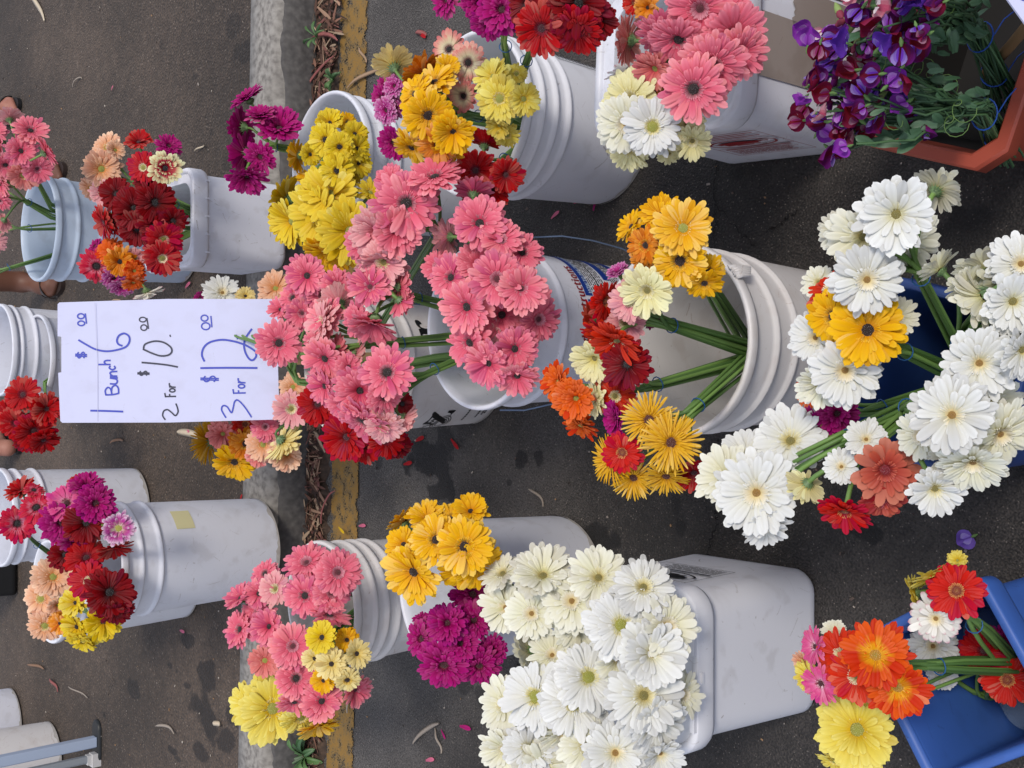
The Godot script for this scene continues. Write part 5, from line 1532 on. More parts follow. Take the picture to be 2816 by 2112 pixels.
	bloom(b, "R", Vector3(-0.14, 0.492, -3.513), 0.128, Vector3(-0.38, 0.27, 0.89))
	bloom(b, "R", Vector3(-0.119, 0.515, -3.598), 0.123, Vector3(-0.46, 0.6, 0.65))
	bloom(b, "R", Vector3(-0.074, 0.485, -3.426), 0.108, Vector3(0.06, 0.3, 0.95))
	bloom(b, "R", Vector3(-0.033, 0.514, -3.542), 0.116, Vector3(0.28, 0.67, 0.69))
	b = bunch("rose red gerberas with pale rings at the photo's edge", Vector3(-0.4376, 0.6, -3.1543), Vector3(-0.4886, 0.534, -3.1957), Vector3(-0.6497, 0.146, -3.3312))
	bloom(b, "V", Vector3(-0.273, 0.667, -2.973), 0.054, Vector3(0.79, 0.11, 0.6))
	bloom(b, "R", Vector3(-0.279, 0.682, -3.02), 0.088, Vector3(0.84, 0.44, 0.31), "red gerbera")
	bloom(b, "V", Vector3(-0.315, 0.671, -2.941), 0.091, Vector3(0.58, 0.45, 0.68))
	bloom(b, "V", Vector3(-0.358, 0.693, -3.018), 0.102, Vector3(-0.17, 0.37, 0.91))
	b = bunch("magenta gerberas with one pale tipped bloom above the kerb bucket", Vector3(-0.3531, 0.5707, -2.7369), Vector3(-0.3729, 0.5198, -2.7491), Vector3(-0.5178, 0.146, -2.8382))
	bloom(b, "R", Vector3(-0.247, 0.621, -2.786), 0.061, Vector3(0.6, 0.52, 0.61), "red gerbera")
	bloom(b, "M", Vector3(-0.251, 0.618, -2.744), 0.090, Vector3(0.8, 0.32, 0.5))
	bloom(b, "R", Vector3(-0.383, 0.596, -2.626), 0.092, Vector3(-0.89, 0.15, 0.44), "red gerbera")
	bloom(b, "M", Vector3(-0.381, 0.636, -2.775), 0.080, Vector3(-0.71, 0.31, 0.63))
	bloom(b, "M", Vector3(-0.284, 0.62, -2.677), 0.107, Vector3(-0.04, 0.39, 0.92))
	bloom(b, "D", Vector3(-0.333, 0.632, -2.704), 0.113, Vector3(0.12, 0.53, 0.84), "dark red gerbera")
	bloom(b, "h", Vector3(-0.291, 0.653, -2.774), 0.100, Vector3(0.26, 0.62, 0.74), "hot pink with pale base gerbera")
	bloom(b, "M", Vector3(-0.336, 0.662, -2.787), 0.113, Vector3(-0.16, 0.43, 0.89))
	bloom(b, "n", Vector3(-0.333, 0.615, -2.552), 0.081, Vector3(0.09, 0.36, 0.93), "magenta with white tips and a green centre gerbera")
	b = bunch("red gerberas spilling from the kerb bucket", Vector3(-0.4706, 0.5623, -2.7224), Vector3(-0.4646, 0.5123, -2.7394), Vector3(-0.4205, 0.146, -2.8639))
	bloom(b, "D", Vector3(-0.53, 0.573, -2.609), 0.042, Vector3(-0.3, 0.13, 0.95))
	bloom(b, "D", Vector3(-0.427, 0.633, -2.846), 0.084, Vector3(0.54, 0.52, 0.67))
	bloom(b, "R", Vector3(-0.424, 0.617, -2.745), 0.103, Vector3(0.5, 0.48, 0.72), "red gerbera")
	bloom(b, "D", Vector3(-0.537, 0.596, -2.625), 0.083, Vector3(-0.65, 0.34, 0.68))
	bloom(b, "D", Vector3(-0.493, 0.604, -2.633), 0.125, Vector3(0.04, 0.32, 0.95))
	bloom(b, "C", Vector3(-0.474, 0.626, -2.702), 0.101, Vector3(0.22, 0.71, 0.67), "red with cream centre gerbera")
	b = bunch("three peach gerberas in the back bucket", Vector3(-0.5801, 0.5434, -3.0906), Vector3(-0.5829, 0.534, -3.1453), Vector3(-0.5941, 0.146, -3.356))
	bloom(b, "A", Vector3(-0.574, 0.605, -2.983), 0.061, Vector3(-0.32, 0.14, 0.94))
	bloom(b, "U", Vector3(-0.611, 0.607, -2.966), 0.055, Vector3(-0.29, 0.14, 0.95), "amber orange gerbera")
	bloom(b, "A", Vector3(-0.631, 0.624, -3.019), 0.095, Vector3(-0.29, 0.51, 0.81))
	bloom(b, "A", Vector3(-0.561, 0.631, -3.024), 0.101, Vector3(0.05, 0.78, 0.62))
	bloom(b, "A", Vector3(-0.497, 0.623, -2.96), 0.113, Vector3(0.25, 0.37, 0.89))
	b = bunch("yellow gerberas with dark centres below the peach ones", Vector3(-0.5944, 0.5392, -3.0112), Vector3(-0.5919, 0.534, -3.1451), Vector3(-0.588, 0.146, -3.3561))
	bloom(b, "U", Vector3(-0.61, 0.62, -2.919), 0.060, Vector3(-0.18, 0.81, 0.57), "amber orange gerbera")
	bloom(b, "K", Vector3(-0.628, 0.592, -2.771), 0.058, Vector3(-0.76, 0.16, 0.63))
	bloom(b, "K", Vector3(-0.636, 0.606, -2.805), 0.084, Vector3(-0.73, 0.57, 0.38))
	bloom(b, "K", Vector3(-0.602, 0.614, -2.815), 0.089, Vector3(-0.22, 0.85, 0.48))
	bloom(b, "K", Vector3(-0.543, 0.619, -2.811), 0.083, Vector3(0.25, 0.81, 0.53))
	bloom(b, "K", Vector3(-0.572, 0.597, -2.688), 0.098, Vector3(0.01, 0.44, 0.9))
	b = bunch("upper pink gerberas in the cream bucket by the kerb", Vector3(-0.4316, 0.3758, -2.0351), Vector3(-0.4433, 0.3327, -2.0522), Vector3(-0.5292, 0.016, -2.1775))
	bloom(b, "P", Vector3(-0.4, 0.469, -2.128), 0.064, Vector3(0.52, 0.78, 0.35))
	bloom(b, "P", Vector3(-0.442, 0.479, -2.136), 0.071, Vector3(0.12, 0.78, 0.62))
	bloom(b, "Q", Vector3(-0.425, 0.471, -2.08), 0.077, Vector3(0.22, 0.83, 0.51), "pale pink gerbera")
	bloom(b, "P", Vector3(-0.454, 0.503, -2.172), 0.075, Vector3(0.7, 0.71, 0.07))
	bloom(b, "P", Vector3(-0.39, 0.453, -1.967), 0.056, Vector3(0.66, -0.09, -0.75))
	bloom(b, "P", Vector3(-0.359, 0.462, -1.971), 0.092, Vector3(0.68, 0.59, 0.45))
	bloom(b, "P", Vector3(-0.452, 0.45, -1.903), 0.088, Vector3(-0.77, 0.47, 0.44))
	bloom(b, "P", Vector3(-0.409, 0.454, -1.891), 0.081, Vector3(0.19, 0.43, 0.88))
	bloom(b, "P", Vector3(-0.419, 0.479, -1.948), 0.090, Vector3(0.02, 0.81, 0.58))
	bloom(b, "P", Vector3(-0.364, 0.46, -1.859), 0.095, Vector3(0.17, 0.4, 0.9))
	b = bunch("lower pink gerberas in the cream bucket by the kerb", Vector3(-0.5408, 0.3757, -2.0576), Vector3(-0.5266, 0.3325, -2.0695), Vector3(-0.4223, 0.016, -2.1565))
	bloom(b, "P", Vector3(-0.485, 0.471, -2.152), 0.078, Vector3(0.03, 0.81, 0.59))
	bloom(b, "P", Vector3(-0.608, 0.4, -1.892), 0.074, Vector3(-0.35, -0.01, 0.94))
	bloom(b, "S", Vector3(-0.579, 0.476, -2.116), 0.074, Vector3(0.02, 0.64, 0.76), "salmon pink gerbera")
	bloom(b, "P", Vector3(-0.521, 0.5, -2.178), 0.083, Vector3(0.28, 0.94, 0.18))
	bloom(b, "P", Vector3(-0.647, 0.463, -2.018), 0.072, Vector3(-0.65, 0.45, 0.61))
	bloom(b, "P", Vector3(-0.633, 0.447, -1.937), 0.091, Vector3(0.53, 0.62, 0.58))
	bloom(b, "P", Vector3(-0.497, 0.492, -2.067), 0.088, Vector3(0.13, 0.82, 0.56))
	bloom(b, "P", Vector3(-0.592, 0.477, -1.987), 0.087, Vector3(0.49, 0.5, 0.72))
	bloom(b, "P", Vector3(-0.525, 0.484, -1.987), 0.096, Vector3(0.19, 0.62, 0.76))
	b = bunch("small yellow and cream gerberas tucked among the pink ones", Vector3(-0.5179, 0.3714, -1.9487), Vector3(-0.5096, 0.354, -1.9847), Vector3(-0.462, 0.016, -2.1902))
	bloom(b, "Y", Vector3(-0.501, 0.432, -1.87), 0.052, Vector3(0.5, 0.53, 0.69), "golden yellow gerbera")
	bloom(b, "Y", Vector3(-0.585, 0.455, -1.918), 0.057, Vector3(-0.29, 0.75, 0.59), "golden yellow gerbera")
	bloom(b, "J", Vector3(-0.543, 0.467, -1.933), 0.055, Vector3(-0.03, 0.79, 0.62))
	bloom(b, "J", Vector3(-0.57, 0.448, -1.844), 0.055, Vector3(-0.42, 0.43, 0.8))
	bloom(b, "J", Vector3(-0.515, 0.447, -1.814), 0.060, Vector3(0.26, 0.18, 0.95))
	bloom(b, "J", Vector3(-0.54, 0.47, -1.865), 0.067, Vector3(0.09, 0.67, 0.74))
	bloom(b, "K", Vector3(-0.49, 0.482, -1.879), 0.070, Vector3(0.33, 0.76, 0.56), "bright yellow with dark centre gerbera")
	b = bunch("large pale yellow gerberas at the kerb's lower end", Vector3(-0.6337, 0.3547, -2.1446), Vector3(-0.6036, 0.354, -2.1372), Vector3(-0.3986, 0.016, -2.0873))
	bloom(b, "L", Vector3(-0.67, 0.423, -2.233), 0.087, Vector3(0.71, 0.71, 0.03))
	bloom(b, "Y", Vector3(-0.718, 0.381, -2.063), 0.100, Vector3(-0.85, 0.09, 0.53), "golden yellow gerbera")
	bloom(b, "L", Vector3(-0.705, 0.444, -2.256), 0.102, Vector3(0.24, 0.96, 0.17))
	bloom(b, "L", Vector3(-0.706, 0.406, -2.091), 0.095, Vector3(-0.65, 0.24, 0.72))
	bloom(b, "L", Vector3(-0.698, 0.433, -2.16), 0.156, Vector3(0.23, 0.55, 0.8))
	b = bunch("golden yellow gerberas standing above the magenta ones", Vector3(-0.3118, 0.3606, -1.5732), Vector3(-0.3378, 0.314, -1.6137), Vector3(-0.4521, 0.016, -1.7911))
	bloom(b, "Y", Vector3(-0.216, 0.44, -1.475), 0.067, Vector3(0.6, 0.54, 0.59))
	bloom(b, "Y", Vector3(-0.23, 0.459, -1.503), 0.072, Vector3(0.67, 0.52, 0.53))
	bloom(b, "Y", Vector3(-0.24, 0.496, -1.589), 0.068, Vector3(0.7, 0.26, -0.66))
	bloom(b, "Y", Vector3(-0.23, 0.487, -1.534), 0.073, Vector3(0.67, 0.56, 0.49))
	bloom(b, "Y", Vector3(-0.307, 0.471, -1.461), 0.085, Vector3(-0.64, 0.49, 0.6))
	bloom(b, "Y", Vector3(-0.295, 0.468, -1.425), 0.097, Vector3(-0.39, 0.21, 0.9))
	bloom(b, "Y", Vector3(-0.273, 0.519, -1.556), 0.069, Vector3(0.33, 0.88, 0.35))
	bloom(b, "Y", Vector3(-0.313, 0.518, -1.527), 0.115, Vector3(-0.3, 0.88, 0.38))
	bloom(b, "Y", Vector3(-0.264, 0.494, -1.424), 0.100, Vector3(0.16, 0.62, 0.77))
	bloom(b, "Y", Vector3(-0.255, 0.517, -1.468), 0.090, Vector3(0.27, 0.67, 0.69))
	b = bunch("deep magenta gerberas hanging over the white bucket", Vector3(-0.434, 0.3228, -1.6111), Vector3(-0.4281, 0.286, -1.634), Vector3(-0.3849, 0.016, -1.8019))
	bloom(b, "M", Vector3(-0.435, 0.396, -1.67), 0.042, Vector3(0.91, 0.37, 0.21))
	bloom(b, "M", Vector3(-0.469, 0.354, -1.521), 0.060, Vector3(0.02, 0.49, 0.87))
	bloom(b, "M", Vector3(-0.375, 0.374, -1.552), 0.090, Vector3(0.47, 0.39, 0.79))
	bloom(b, "M", Vector3(-0.494, 0.376, -1.53), 0.084, Vector3(-0.41, 0.57, 0.71))
	bloom(b, "M", Vector3(-0.415, 0.386, -1.534), 0.078, Vector3(0.31, 0.44, 0.84))
	bloom(b, "M", Vector3(-0.458, 0.426, -1.63), 0.077, Vector3(0.11, 0.96, 0.25))
	bloom(b, "M", Vector3(-0.454, 0.407, -1.543), 0.070, Vector3(0.17, 0.7, 0.69))
	bloom(b, "M", Vector3(-0.492, 0.424, -1.569), 0.104, Vector3(-0.35, 0.69, 0.64))
	bloom(b, "M", Vector3(-0.417, 0.428, -1.553), 0.084, Vector3(0.25, 0.78, 0.57))
	b = bunch("white gerberas at the square tub's upper left", Vector3(-0.3728, 0.3412, -1.2851), Vector3(-0.3881, 0.3022, -1.2731), Vector3(-0.5003, 0.016, -1.1856))
	bloom(b, "I", Vector3(-0.433, 0.412, -1.355), 0.084, Vector3(-0.42, 0.22, -0.88))
	bloom(b, "I", Vector3(-0.365, 0.434, -1.391), 0.089, Vector3(0.12, 0.93, 0.34))
	bloom(b, "I", Vector3(-0.309, 0.442, -1.389), 0.077, Vector3(0.7, 0.67, 0.25))
	bloom(b, "I", Vector3(-0.373, 0.403, -1.253), 0.086, Vector3(-0.25, 0.55, 0.8))
	bloom(b, "I", Vector3(-0.364, 0.438, -1.323), 0.087, Vector3(0.22, 0.79, 0.57))
	bloom(b, "I", Vector3(-0.302, 0.438, -1.297), 0.108, Vector3(0.69, 0.49, 0.53))
	bloom(b, "I", Vector3(-0.334, 0.428, -1.242), 0.099, Vector3(0.33, 0.78, 0.54))
	bloom(b, "I", Vector3(-0.293, 0.42, -1.193), 0.098, Vector3(0.55, 0.6, 0.58))
	b = bunch("white gerberas at the square tub's upper right", Vector3(-0.3759, 0.3409, -1.1426), Vector3(-0.3889, 0.3019, -1.1622), Vector3(-0.4839, 0.016, -1.3059))
	bloom(b, "W", Vector3(-0.329, 0.41, -1.127), 0.074, Vector3(0.5, 0.35, 0.79))
	bloom(b, "I", Vector3(-0.406, 0.427, -1.145), 0.075, Vector3(-0.45, 0.66, 0.6), "ivory gerbera")
	bloom(b, "I", Vector3(-0.347, 0.408, -1.069), 0.098, Vector3(0.16, 0.52, 0.84), "ivory gerbera")
	bloom(b, "W", Vector3(-0.293, 0.428, -1.095), 0.094, Vector3(0.53, 0.56, 0.64))
	bloom(b, "W", Vector3(-0.384, 0.431, -1.078), 0.108, Vector3(0.15, 0.5, 0.85))
	bloom(b, "Z", Vector3(-0.346, 0.455, -1.114), 0.110, Vector3(0.16, 0.62, 0.77), "white with green centre gerbera")
	b = bunch("white gerberas with green centres at the square tub's lower left", Vector3(-0.495, 0.3454, -1.2791), Vector3(-0.4812, 0.3059, -1.2686), Vector3(-0.3798, 0.016, -1.1915))
	bloom(b, "I", Vector3(-0.524, 0.433, -1.392), 0.101, Vector3(0.37, 0.9, 0.23))
	bloom(b, "I", Vector3(-0.592, 0.44, -1.384), 0.089, Vector3(-0.18, 0.88, 0.45))
	bloom(b, "I", Vector3(-0.429, 0.418, -1.297), 0.080, Vector3(0.59, 0.65, 0.47))
	bloom(b, "I", Vector3(-0.544, 0.418, -1.27), 0.093, Vector3(-0.55, 0.5, 0.67))
	bloom(b, "I", Vector3(-0.598, 0.437, -1.298), 0.096, Vector3(-0.09, 0.6, 0.8))
	bloom(b, "Z", Vector3(-0.571, 0.453, -1.315), 0.090, Vector3(0.25, 0.6, 0.76), "white with green centre gerbera")
	bloom(b, "Z", Vector3(-0.487, 0.455, -1.296), 0.111, Vector3(0.26, 0.85, 0.46), "white with green centre gerbera")
	bloom(b, "Z", Vector3(-0.443, 0.432, -1.203), 0.113, Vector3(0.44, 0.52, 0.73), "white with green centre gerbera")
	bloom(b, "Z", Vector3(-0.481, 0.447, -1.218), 0.112, Vector3(0.39, 0.65, 0.65), "white with green centre gerbera")
	b = bunch("white gerberas hanging over the square tub's molded lip", Vector3(-0.4813, 0.3367, -1.1479), Vector3(-0.4713, 0.2982, -1.1674), Vector3(-0.3985, 0.016, -1.3108))
	bloom(b, "I", Vector3(-0.45, 0.374, -1.069), 0.073, Vector3(0.09, 0.1, 0.99), "ivory gerbera")
	bloom(b, "W", Vector3(-0.537, 0.394, -1.093), 0.076, Vector3(-0.45, 0.43, 0.78))
	bloom(b, "I", Vector3(-0.541, 0.443, -1.197), 0.086, Vector3(0.32, 0.64, 0.69), "ivory gerbera")
	bloom(b, "W", Vector3(-0.485, 0.412, -1.086), 0.101, Vector3(-0.26, 0.21, 0.94))
	bloom(b, "W", Vector3(-0.538, 0.441, -1.138), 0.104, Vector3(0.24, 0.7, 0.67))
	bloom(b, "W", Vector3(-0.446, 0.433, -1.09), 0.114, Vector3(0.3, 0.57, 0.76))
	b = bunch("golden yellow gerberas over the cracked bucket's upper side", Vector3(0.1466, 0.3762, -1.0269), Vector3(0.1251, 0.318, -1.0538), Vector3(0.0133, 0.016, -1.1938))
	bloom(b, "U", Vector3(0.173, 0.483, -1.042), 0.044, Vector3(-0.21, 0.96, 0.19), "amber orange gerbera")
	bloom(b, "Y", Vector3(0.215, 0.497, -1.053), 0.051, Vector3(0.42, 0.9, -0.13))
	bloom(b, "Y", Vector3(0.148, 0.465, -0.947), 0.051, Vector3(-0.3, 0.38, 0.87))
	bloom(b, "Y", Vector3(0.224, 0.497, -1), 0.061, Vector3(0.34, 0.91, 0.22))
	bloom(b, "Y", Vector3(0.132, 0.483, -0.938), 0.052, Vector3(-0.67, 0.54, 0.52))
	bloom(b, "U", Vector3(0.184, 0.519, -1.007), 0.054, Vector3(-0.28, 0.94, 0.19), "amber orange gerbera")
	bloom(b, "Y", Vector3(0.16, 0.51, -0.956), 0.077, Vector3(-0.28, 0.84, 0.46))
	bloom(b, "y", Vector3(0.2, 0.517, -0.945), 0.080, Vector3(0.01, 0.76, 0.65), "golden yellow with green centre gerbera")
	b = bunch("pink, red and cream gerberas above the cracked bucket's mouth", Vector3(0.0805, 0.45, -1.0217), Vector3(0.0613, 0.318, -1.0347), Vector3(0.0173, 0.016, -1.0644))
	bloom(b, "M", Vector3(0.091, 0.471, -1.042), 0.035, Vector3(-0.45, -0.88, 0.16), "magenta gerbera")
	bloom(b, "N", Vector3(0.154, 0.496, -1.079), 0.037, Vector3(0.71, 0.7, 0.07), "magenta with pale tips gerbera")
	bloom(b, "E", Vector3(0.092, 0.517, -1.107), 0.054, Vector3(-0.06, 0.27, -0.96))
	bloom(b, "Q", Vector3(0.084, 0.507, -1.055), 0.060, Vector3(-0.22, 0.84, 0.5), "pale pink gerbera")
	bloom(b, "E", Vector3(0.07, 0.525, -1.078), 0.063, Vector3(-0.79, 0.57, 0.23))
	bloom(b, "F", Vector3(0.113, 0.532, -1.071), 0.060, Vector3(-0.2, -0.01, 0.98), "scarlet with gold ring gerbera")
	bloom(b, "E", Vector3(0.06, 0.533, -1.045), 0.077, Vector3(-0.79, 0.58, 0.2))
	bloom(b, "Q", Vector3(0.11, 0.534, -1.021), 0.059, Vector3(-0.05, 0.86, 0.51), "pale pink gerbera")
	bloom(b, "H", Vector3(0.123, 0.533, -0.992), 0.075, Vector3(-0.44, 0.77, 0.46), "pale creamy yellow gerbera")
	b = bunch("orange, red and pale green gerberas reaching away from the cracked bucket", Vector3(-0.0003, 0.45, -1.0487), Vector3(0.0242, 0.318, -1.0513), Vector3(0.0803, 0.016, -1.0574))
	bloom(b, "O", Vector3(-0.057, 0.502, -1.147), 0.057, Vector3(-0.78, 0.62, 0.09))
	bloom(b, "O", Vector3(0.002, 0.52, -1.172), 0.064, Vector3(0.05, 1, -0.05))
	bloom(b, "E", Vector3(-0.017, 0.498, -1.084), 0.061, Vector3(-0.08, 0.76, 0.64), "orange red gerbera")
	bloom(b, "H", Vector3(-0.022, 0.515, -1.103), 0.052, Vector3(-0.07, 0.96, -0.27), "pale creamy yellow gerbera")
	bloom(b, "H", Vector3(0.036, 0.523, -1.098), 0.068, Vector3(-0.4, 0.87, 0.28), "pale creamy yellow gerbera")
	bloom(b, "O", Vector3(-0.019, 0.539, -1.118), 0.071, Vector3(-0.2, 0.85, 0.49))
	bloom(b, "D", Vector3(0.026, 0.52, -1.039), 0.072, Vector3(-0.12, 0.88, 0.46), "dark red gerbera")
	b = bunch("spidery golden gerberas with brown centres low on the cracked bucket", Vector3(-0.0288, 0.43, -0.9926), Vector3(0.0159, 0.318, -1.0177), Vector3(0.1363, 0.016, -1.0854))
	bloom(b, "R", Vector3(-0.122, 0.464, -1.086), 0.039, Vector3(-0.21, 0.85, 0.48), "red gerbera")
	bloom(b, "R", Vector3(-0.12, 0.437, -0.994), 0.060, Vector3(-0.58, 0.49, 0.66), "red gerbera")
	bloom(b, "X", Vector3(-0.129, 0.477, -1.068), 0.069, Vector3(-0.43, 0.77, 0.46))
	bloom(b, "X", Vector3(-0.124, 0.467, -1.017), 0.066, Vector3(-0.64, 0.65, 0.41))
	bloom(b, "X", Vector3(-0.105, 0.503, -1.085), 0.074, Vector3(0.07, 1, -0.05))
	bloom(b, "M", Vector3(-0.047, 0.507, -1.069), 0.057, Vector3(-0.08, 0.96, -0.28), "magenta gerbera")
	bloom(b, "F", Vector3(-0.093, 0.512, -1.056), 0.060, Vector3(-0.18, 0.88, 0.44), "scarlet with gold ring gerbera")
	bloom(b, "X", Vector3(-0.048, 0.506, -1.013), 0.078, Vector3(-0.01, 0.87, 0.49))
	bloom(b, "X", Vector3(-0.077, 0.503, -0.978), 0.084, Vector3(0.06, 0.71, 0.7))
	b = bunch("white gerberas highest beside the terracotta planter", Vector3(0.1188, 0.46, -0.6482), Vector3(0.0374, 0.268, -0.7018), Vector3(-0.0694, 0.016, -0.7722))
	bloom(b, "I", Vector3(0.215, 0.46, -0.629), 0.061, Vector3(0.68, -0.7, 0.2))
	bloom(b, "I", Vector3(0.159, 0.483, -0.653), 0.076, Vector3(-0.48, 0.58, 0.66))
	bloom(b, "I", Vector3(0.125, 0.504, -0.674), 0.058, Vector3(-0.33, 0.86, 0.38))
	bloom(b, "I", Vector3(0.17, 0.528, -0.705), 0.056, Vector3(-0.37, 0.86, 0.35))
	bloom(b, "I", Vector3(0.135, 0.523, -0.666), 0.038, Vector3(-0.82, -0.51, -0.26))
	bloom(b, "I", Vector3(0.161, 0.537, -0.673), 0.083, Vector3(-0.34, 0.9, 0.28))
	bloom(b, "W", Vector3(0.113, 0.545, -0.664), 0.082, Vector3(-0.23, 0.78, 0.58), "white gerbera")
	bloom(b, "W", Vector3(0.18, 0.542, -0.631), 0.090, Vector3(-0.18, 0.88, 0.43), "white gerbera")
	b = bunch("white gerberas turned away at the photo's right edge", Vector3(0.0466, 0.42, -0.6228), Vector3(0.0184, 0.268, -0.6941), Vector3(-0.0284, 0.016, -0.8123))
	bloom(b, "I", Vector3(0.121, 0.502, -0.603), 0.048, Vector3(0.66, 0.14, -0.74))
	bloom(b, "I", Vector3(0.118, 0.493, -0.557), 0.067, Vector3(0.77, -0.19, -0.61))
	bloom(b, "I", Vector3(0.101, 0.497, -0.541), 0.063, Vector3(0.6, -0.06, -0.8))
	bloom(b, "I", Vector3(0.1, 0.519, -0.563), 0.048, Vector3(0.56, 0.02, -0.82))
	bloom(b, "W", Vector3(0.12, 0.509, -0.514), 0.066, Vector3(0.02, 0.85, 0.53), "white gerbera")
	bloom(b, "I", Vector3(0.088, 0.533, -0.54), 0.073, Vector3(-0.51, -0.06, -0.86))
	bloom(b, "W", Vector3(0.082, 0.532, -0.512), 0.070, Vector3(-0.13, 0.78, 0.61), "white gerbera")
	bloom(b, "W", Vector3(0.034, 0.539, -0.5), 0.065, Vector3(-0.29, 0.41, 0.86), "white gerbera")
	b = bunch("white gerberas facing the viewer at the lower right", Vector3(-0.0273, 0.42, -0.6878), Vector3(-0.0044, 0.268, -0.7359), Vector3(0.0337, 0.016, -0.8157))
	bloom(b, "I", Vector3(-0.055, 0.509, -0.62), 0.061, Vector3(-0.17, 0.98, -0.04))
	bloom(b, "I", Vector3(-0.021, 0.492, -0.557), 0.073, Vector3(-0.01, 0.69, 0.72))
	bloom(b, "I", Vector3(-0.071, 0.512, -0.577), 0.064, Vector3(-0.63, 0.67, 0.39))
	bloom(b, "W", Vector3(-0.108, 0.532, -0.593), 0.061, Vector3(-0.41, 0.69, 0.59), "white gerbera")
	bloom(b, "I", Vector3(-0.05, 0.516, -0.532), 0.074, Vector3(-0.45, 0.46, 0.76))
	bloom(b, "I", Vector3(-0.078, 0.536, -0.55), 0.073, Vector3(-0.73, 0.6, 0.31))
	bloom(b, "W", Vector3(0.021, 0.543, -0.54), 0.077, Vector3(-0.09, 0.82, 0.56), "white gerbera")
	bloom(b, "W", Vector3(-0.031, 0.563, -0.558), 0.087, Vector3(0.08, 0.9, 0.44), "white gerbera")
	b = bunch("yellow and white gerberas over the shaded blue tub", Vector3(0.0383, 0.4, -0.7021), Vector3(0.0138, 0.268, -0.7153), Vector3(-0.0329, 0.016, -0.7403))
	bloom(b, "I", Vector3(0.121, 0.475, -0.771), 0.042, Vector3(0.14, 0.95, 0.27))
	bloom(b, "I", Vector3(0.076, 0.448, -0.684), 0.048, Vector3(-0.01, 0.54, 0.84))
	bloom(b, "I", Vector3(0.002, 0.491, -0.756), 0.063, Vector3(-0.51, 0.83, 0.22))
	bloom(b, "W", Vector3(0.054, 0.502, -0.757), 0.064, Vector3(-0.04, 0.96, 0.29), "white gerbera")
	bloom(b, "E", Vector3(0.107, 0.505, -0.736), 0.056, Vector3(0.69, 0.72, -0.04), "orange red gerbera")
	bloom(b, "W", Vector3(0.016, 0.507, -0.715), 0.085, Vector3(-0.25, 0.81, 0.54), "white gerbera")
	bloom(b, "Y", Vector3(0.077, 0.521, -0.72), 0.067, Vector3(-0.17, 0.98, 0.09), "golden yellow gerbera")
	bloom(b, "Y", Vector3(0.06, 0.515, -0.681), 0.088, Vector3(-0.04, 0.9, 0.44), "golden yellow gerbera")
	b = bunch("deep magenta gerbera beside small orange ones under green stems", Vector3(-0.0297, 0.34, -0.7683), Vector3(-0.0151, 0.268, -0.7477), Vector3(0.0358, 0.016, -0.6756))
	bloom(b, "O", Vector3(-0.012, 0.384, -0.843), 0.043, Vector3(0.21, 0.98, -0.04), "orange gerbera")
	bloom(b, "N", Vector3(-0.01, 0.388, -0.827), 0.034, Vector3(0.33, 0.9, 0.3), "magenta with pale tips gerbera")
	bloom(b, "L", Vector3(-0.063, 0.394, -0.816), 0.034, Vector3(-0.32, 0.9, 0.29), "lemon yellow gerbera")
	bloom(b, "M", Vector3(-0.049, 0.408, -0.823), 0.050, Vector3(-0.12, 0.96, -0.26))
	bloom(b, "M", Vector3(-0.037, 0.406, -0.79), 0.061, Vector3(0.06, 0.87, 0.49))
	b = bunch("terracotta gerberas among cream blooms with green calyces", Vector3(-0.0668, 0.42, -0.7299), Vector3(-0.0086, 0.268, -0.7367), Vector3(0.0879, 0.016, -0.748))
	bloom(b, "H", Vector3(-0.12, 0.485, -0.781), 0.053, Vector3(-0.61, -0.29, -0.74), "pale creamy yellow gerbera")
	bloom(b, "W", Vector3(-0.097, 0.478, -0.738), 0.045, Vector3(0.36, 0.87, 0.35))
	bloom(b, "W", Vector3(-0.064, 0.476, -0.707), 0.049, Vector3(0.35, 0.83, 0.44))
	bloom(b, "F", Vector3(-0.145, 0.494, -0.723), 0.062, Vector3(-0.76, 0.62, 0.19), "scarlet with gold ring gerbera")
	bloom(b, "T", Vector3(-0.13, 0.487, -0.679), 0.055, Vector3(-0.57, 0.74, 0.36), "terracotta gerbera")
	bloom(b, "T", Vector3(-0.095, 0.495, -0.672), 0.077, Vector3(-0.06, 0.86, 0.5), "terracotta gerbera")
	b = bunch("big white gerberas reaching out alone on long tied stems", Vector3(-0.0642, 0.44, -0.753), Vector3(-0.0114, 0.268, -0.7209), Vector3(0.066, 0.016, -0.6738))
	bloom(b, "W", Vector3(-0.095, 0.454, -0.89), 0.084, Vector3(0.52, 0.78, 0.34))
	bloom(b, "W", Vector3(-0.072, 0.442, -0.834), 0.097, Vector3(0.4, 0.81, 0.42))
	bloom(b, "I", Vector3(-0.12, 0.48, -0.902), 0.089, Vector3(0.3, 0.93, 0.2), "ivory gerbera")
	bloom(b, "W", Vector3(-0.175, 0.471, -0.852), 0.063, Vector3(-0.6, 0.51, 0.62))
	bloom(b, "W", Vector3(-0.135, 0.483, -0.855), 0.112, Vector3(-0.02, 0.88, 0.47))
	b = bunch("red and white gerberas with pale yellow backs over the blue tub", Vector3(-0.2951, 0.3, -0.6668), Vector3(-0.3144, 0.2659, -0.672), Vector3(-0.4559, 0.016, -0.7099))
	bloom(b, "L", Vector3(-0.208, 0.368, -0.653), 0.026, Vector3(0.51, 0.82, 0.26))
	bloom(b, "L", Vector3(-0.248, 0.397, -0.69), 0.046, Vector3(-0.32, 0.41, -0.86))
	bloom(b, "L", Vector3(-0.229, 0.398, -0.666), 0.062, Vector3(0.8, -0.08, -0.6))
	bloom(b, "w", Vector3(-0.271, 0.407, -0.659), 0.060, Vector3(-0.12, 0.93, 0.34), "white edged with pink gerbera")
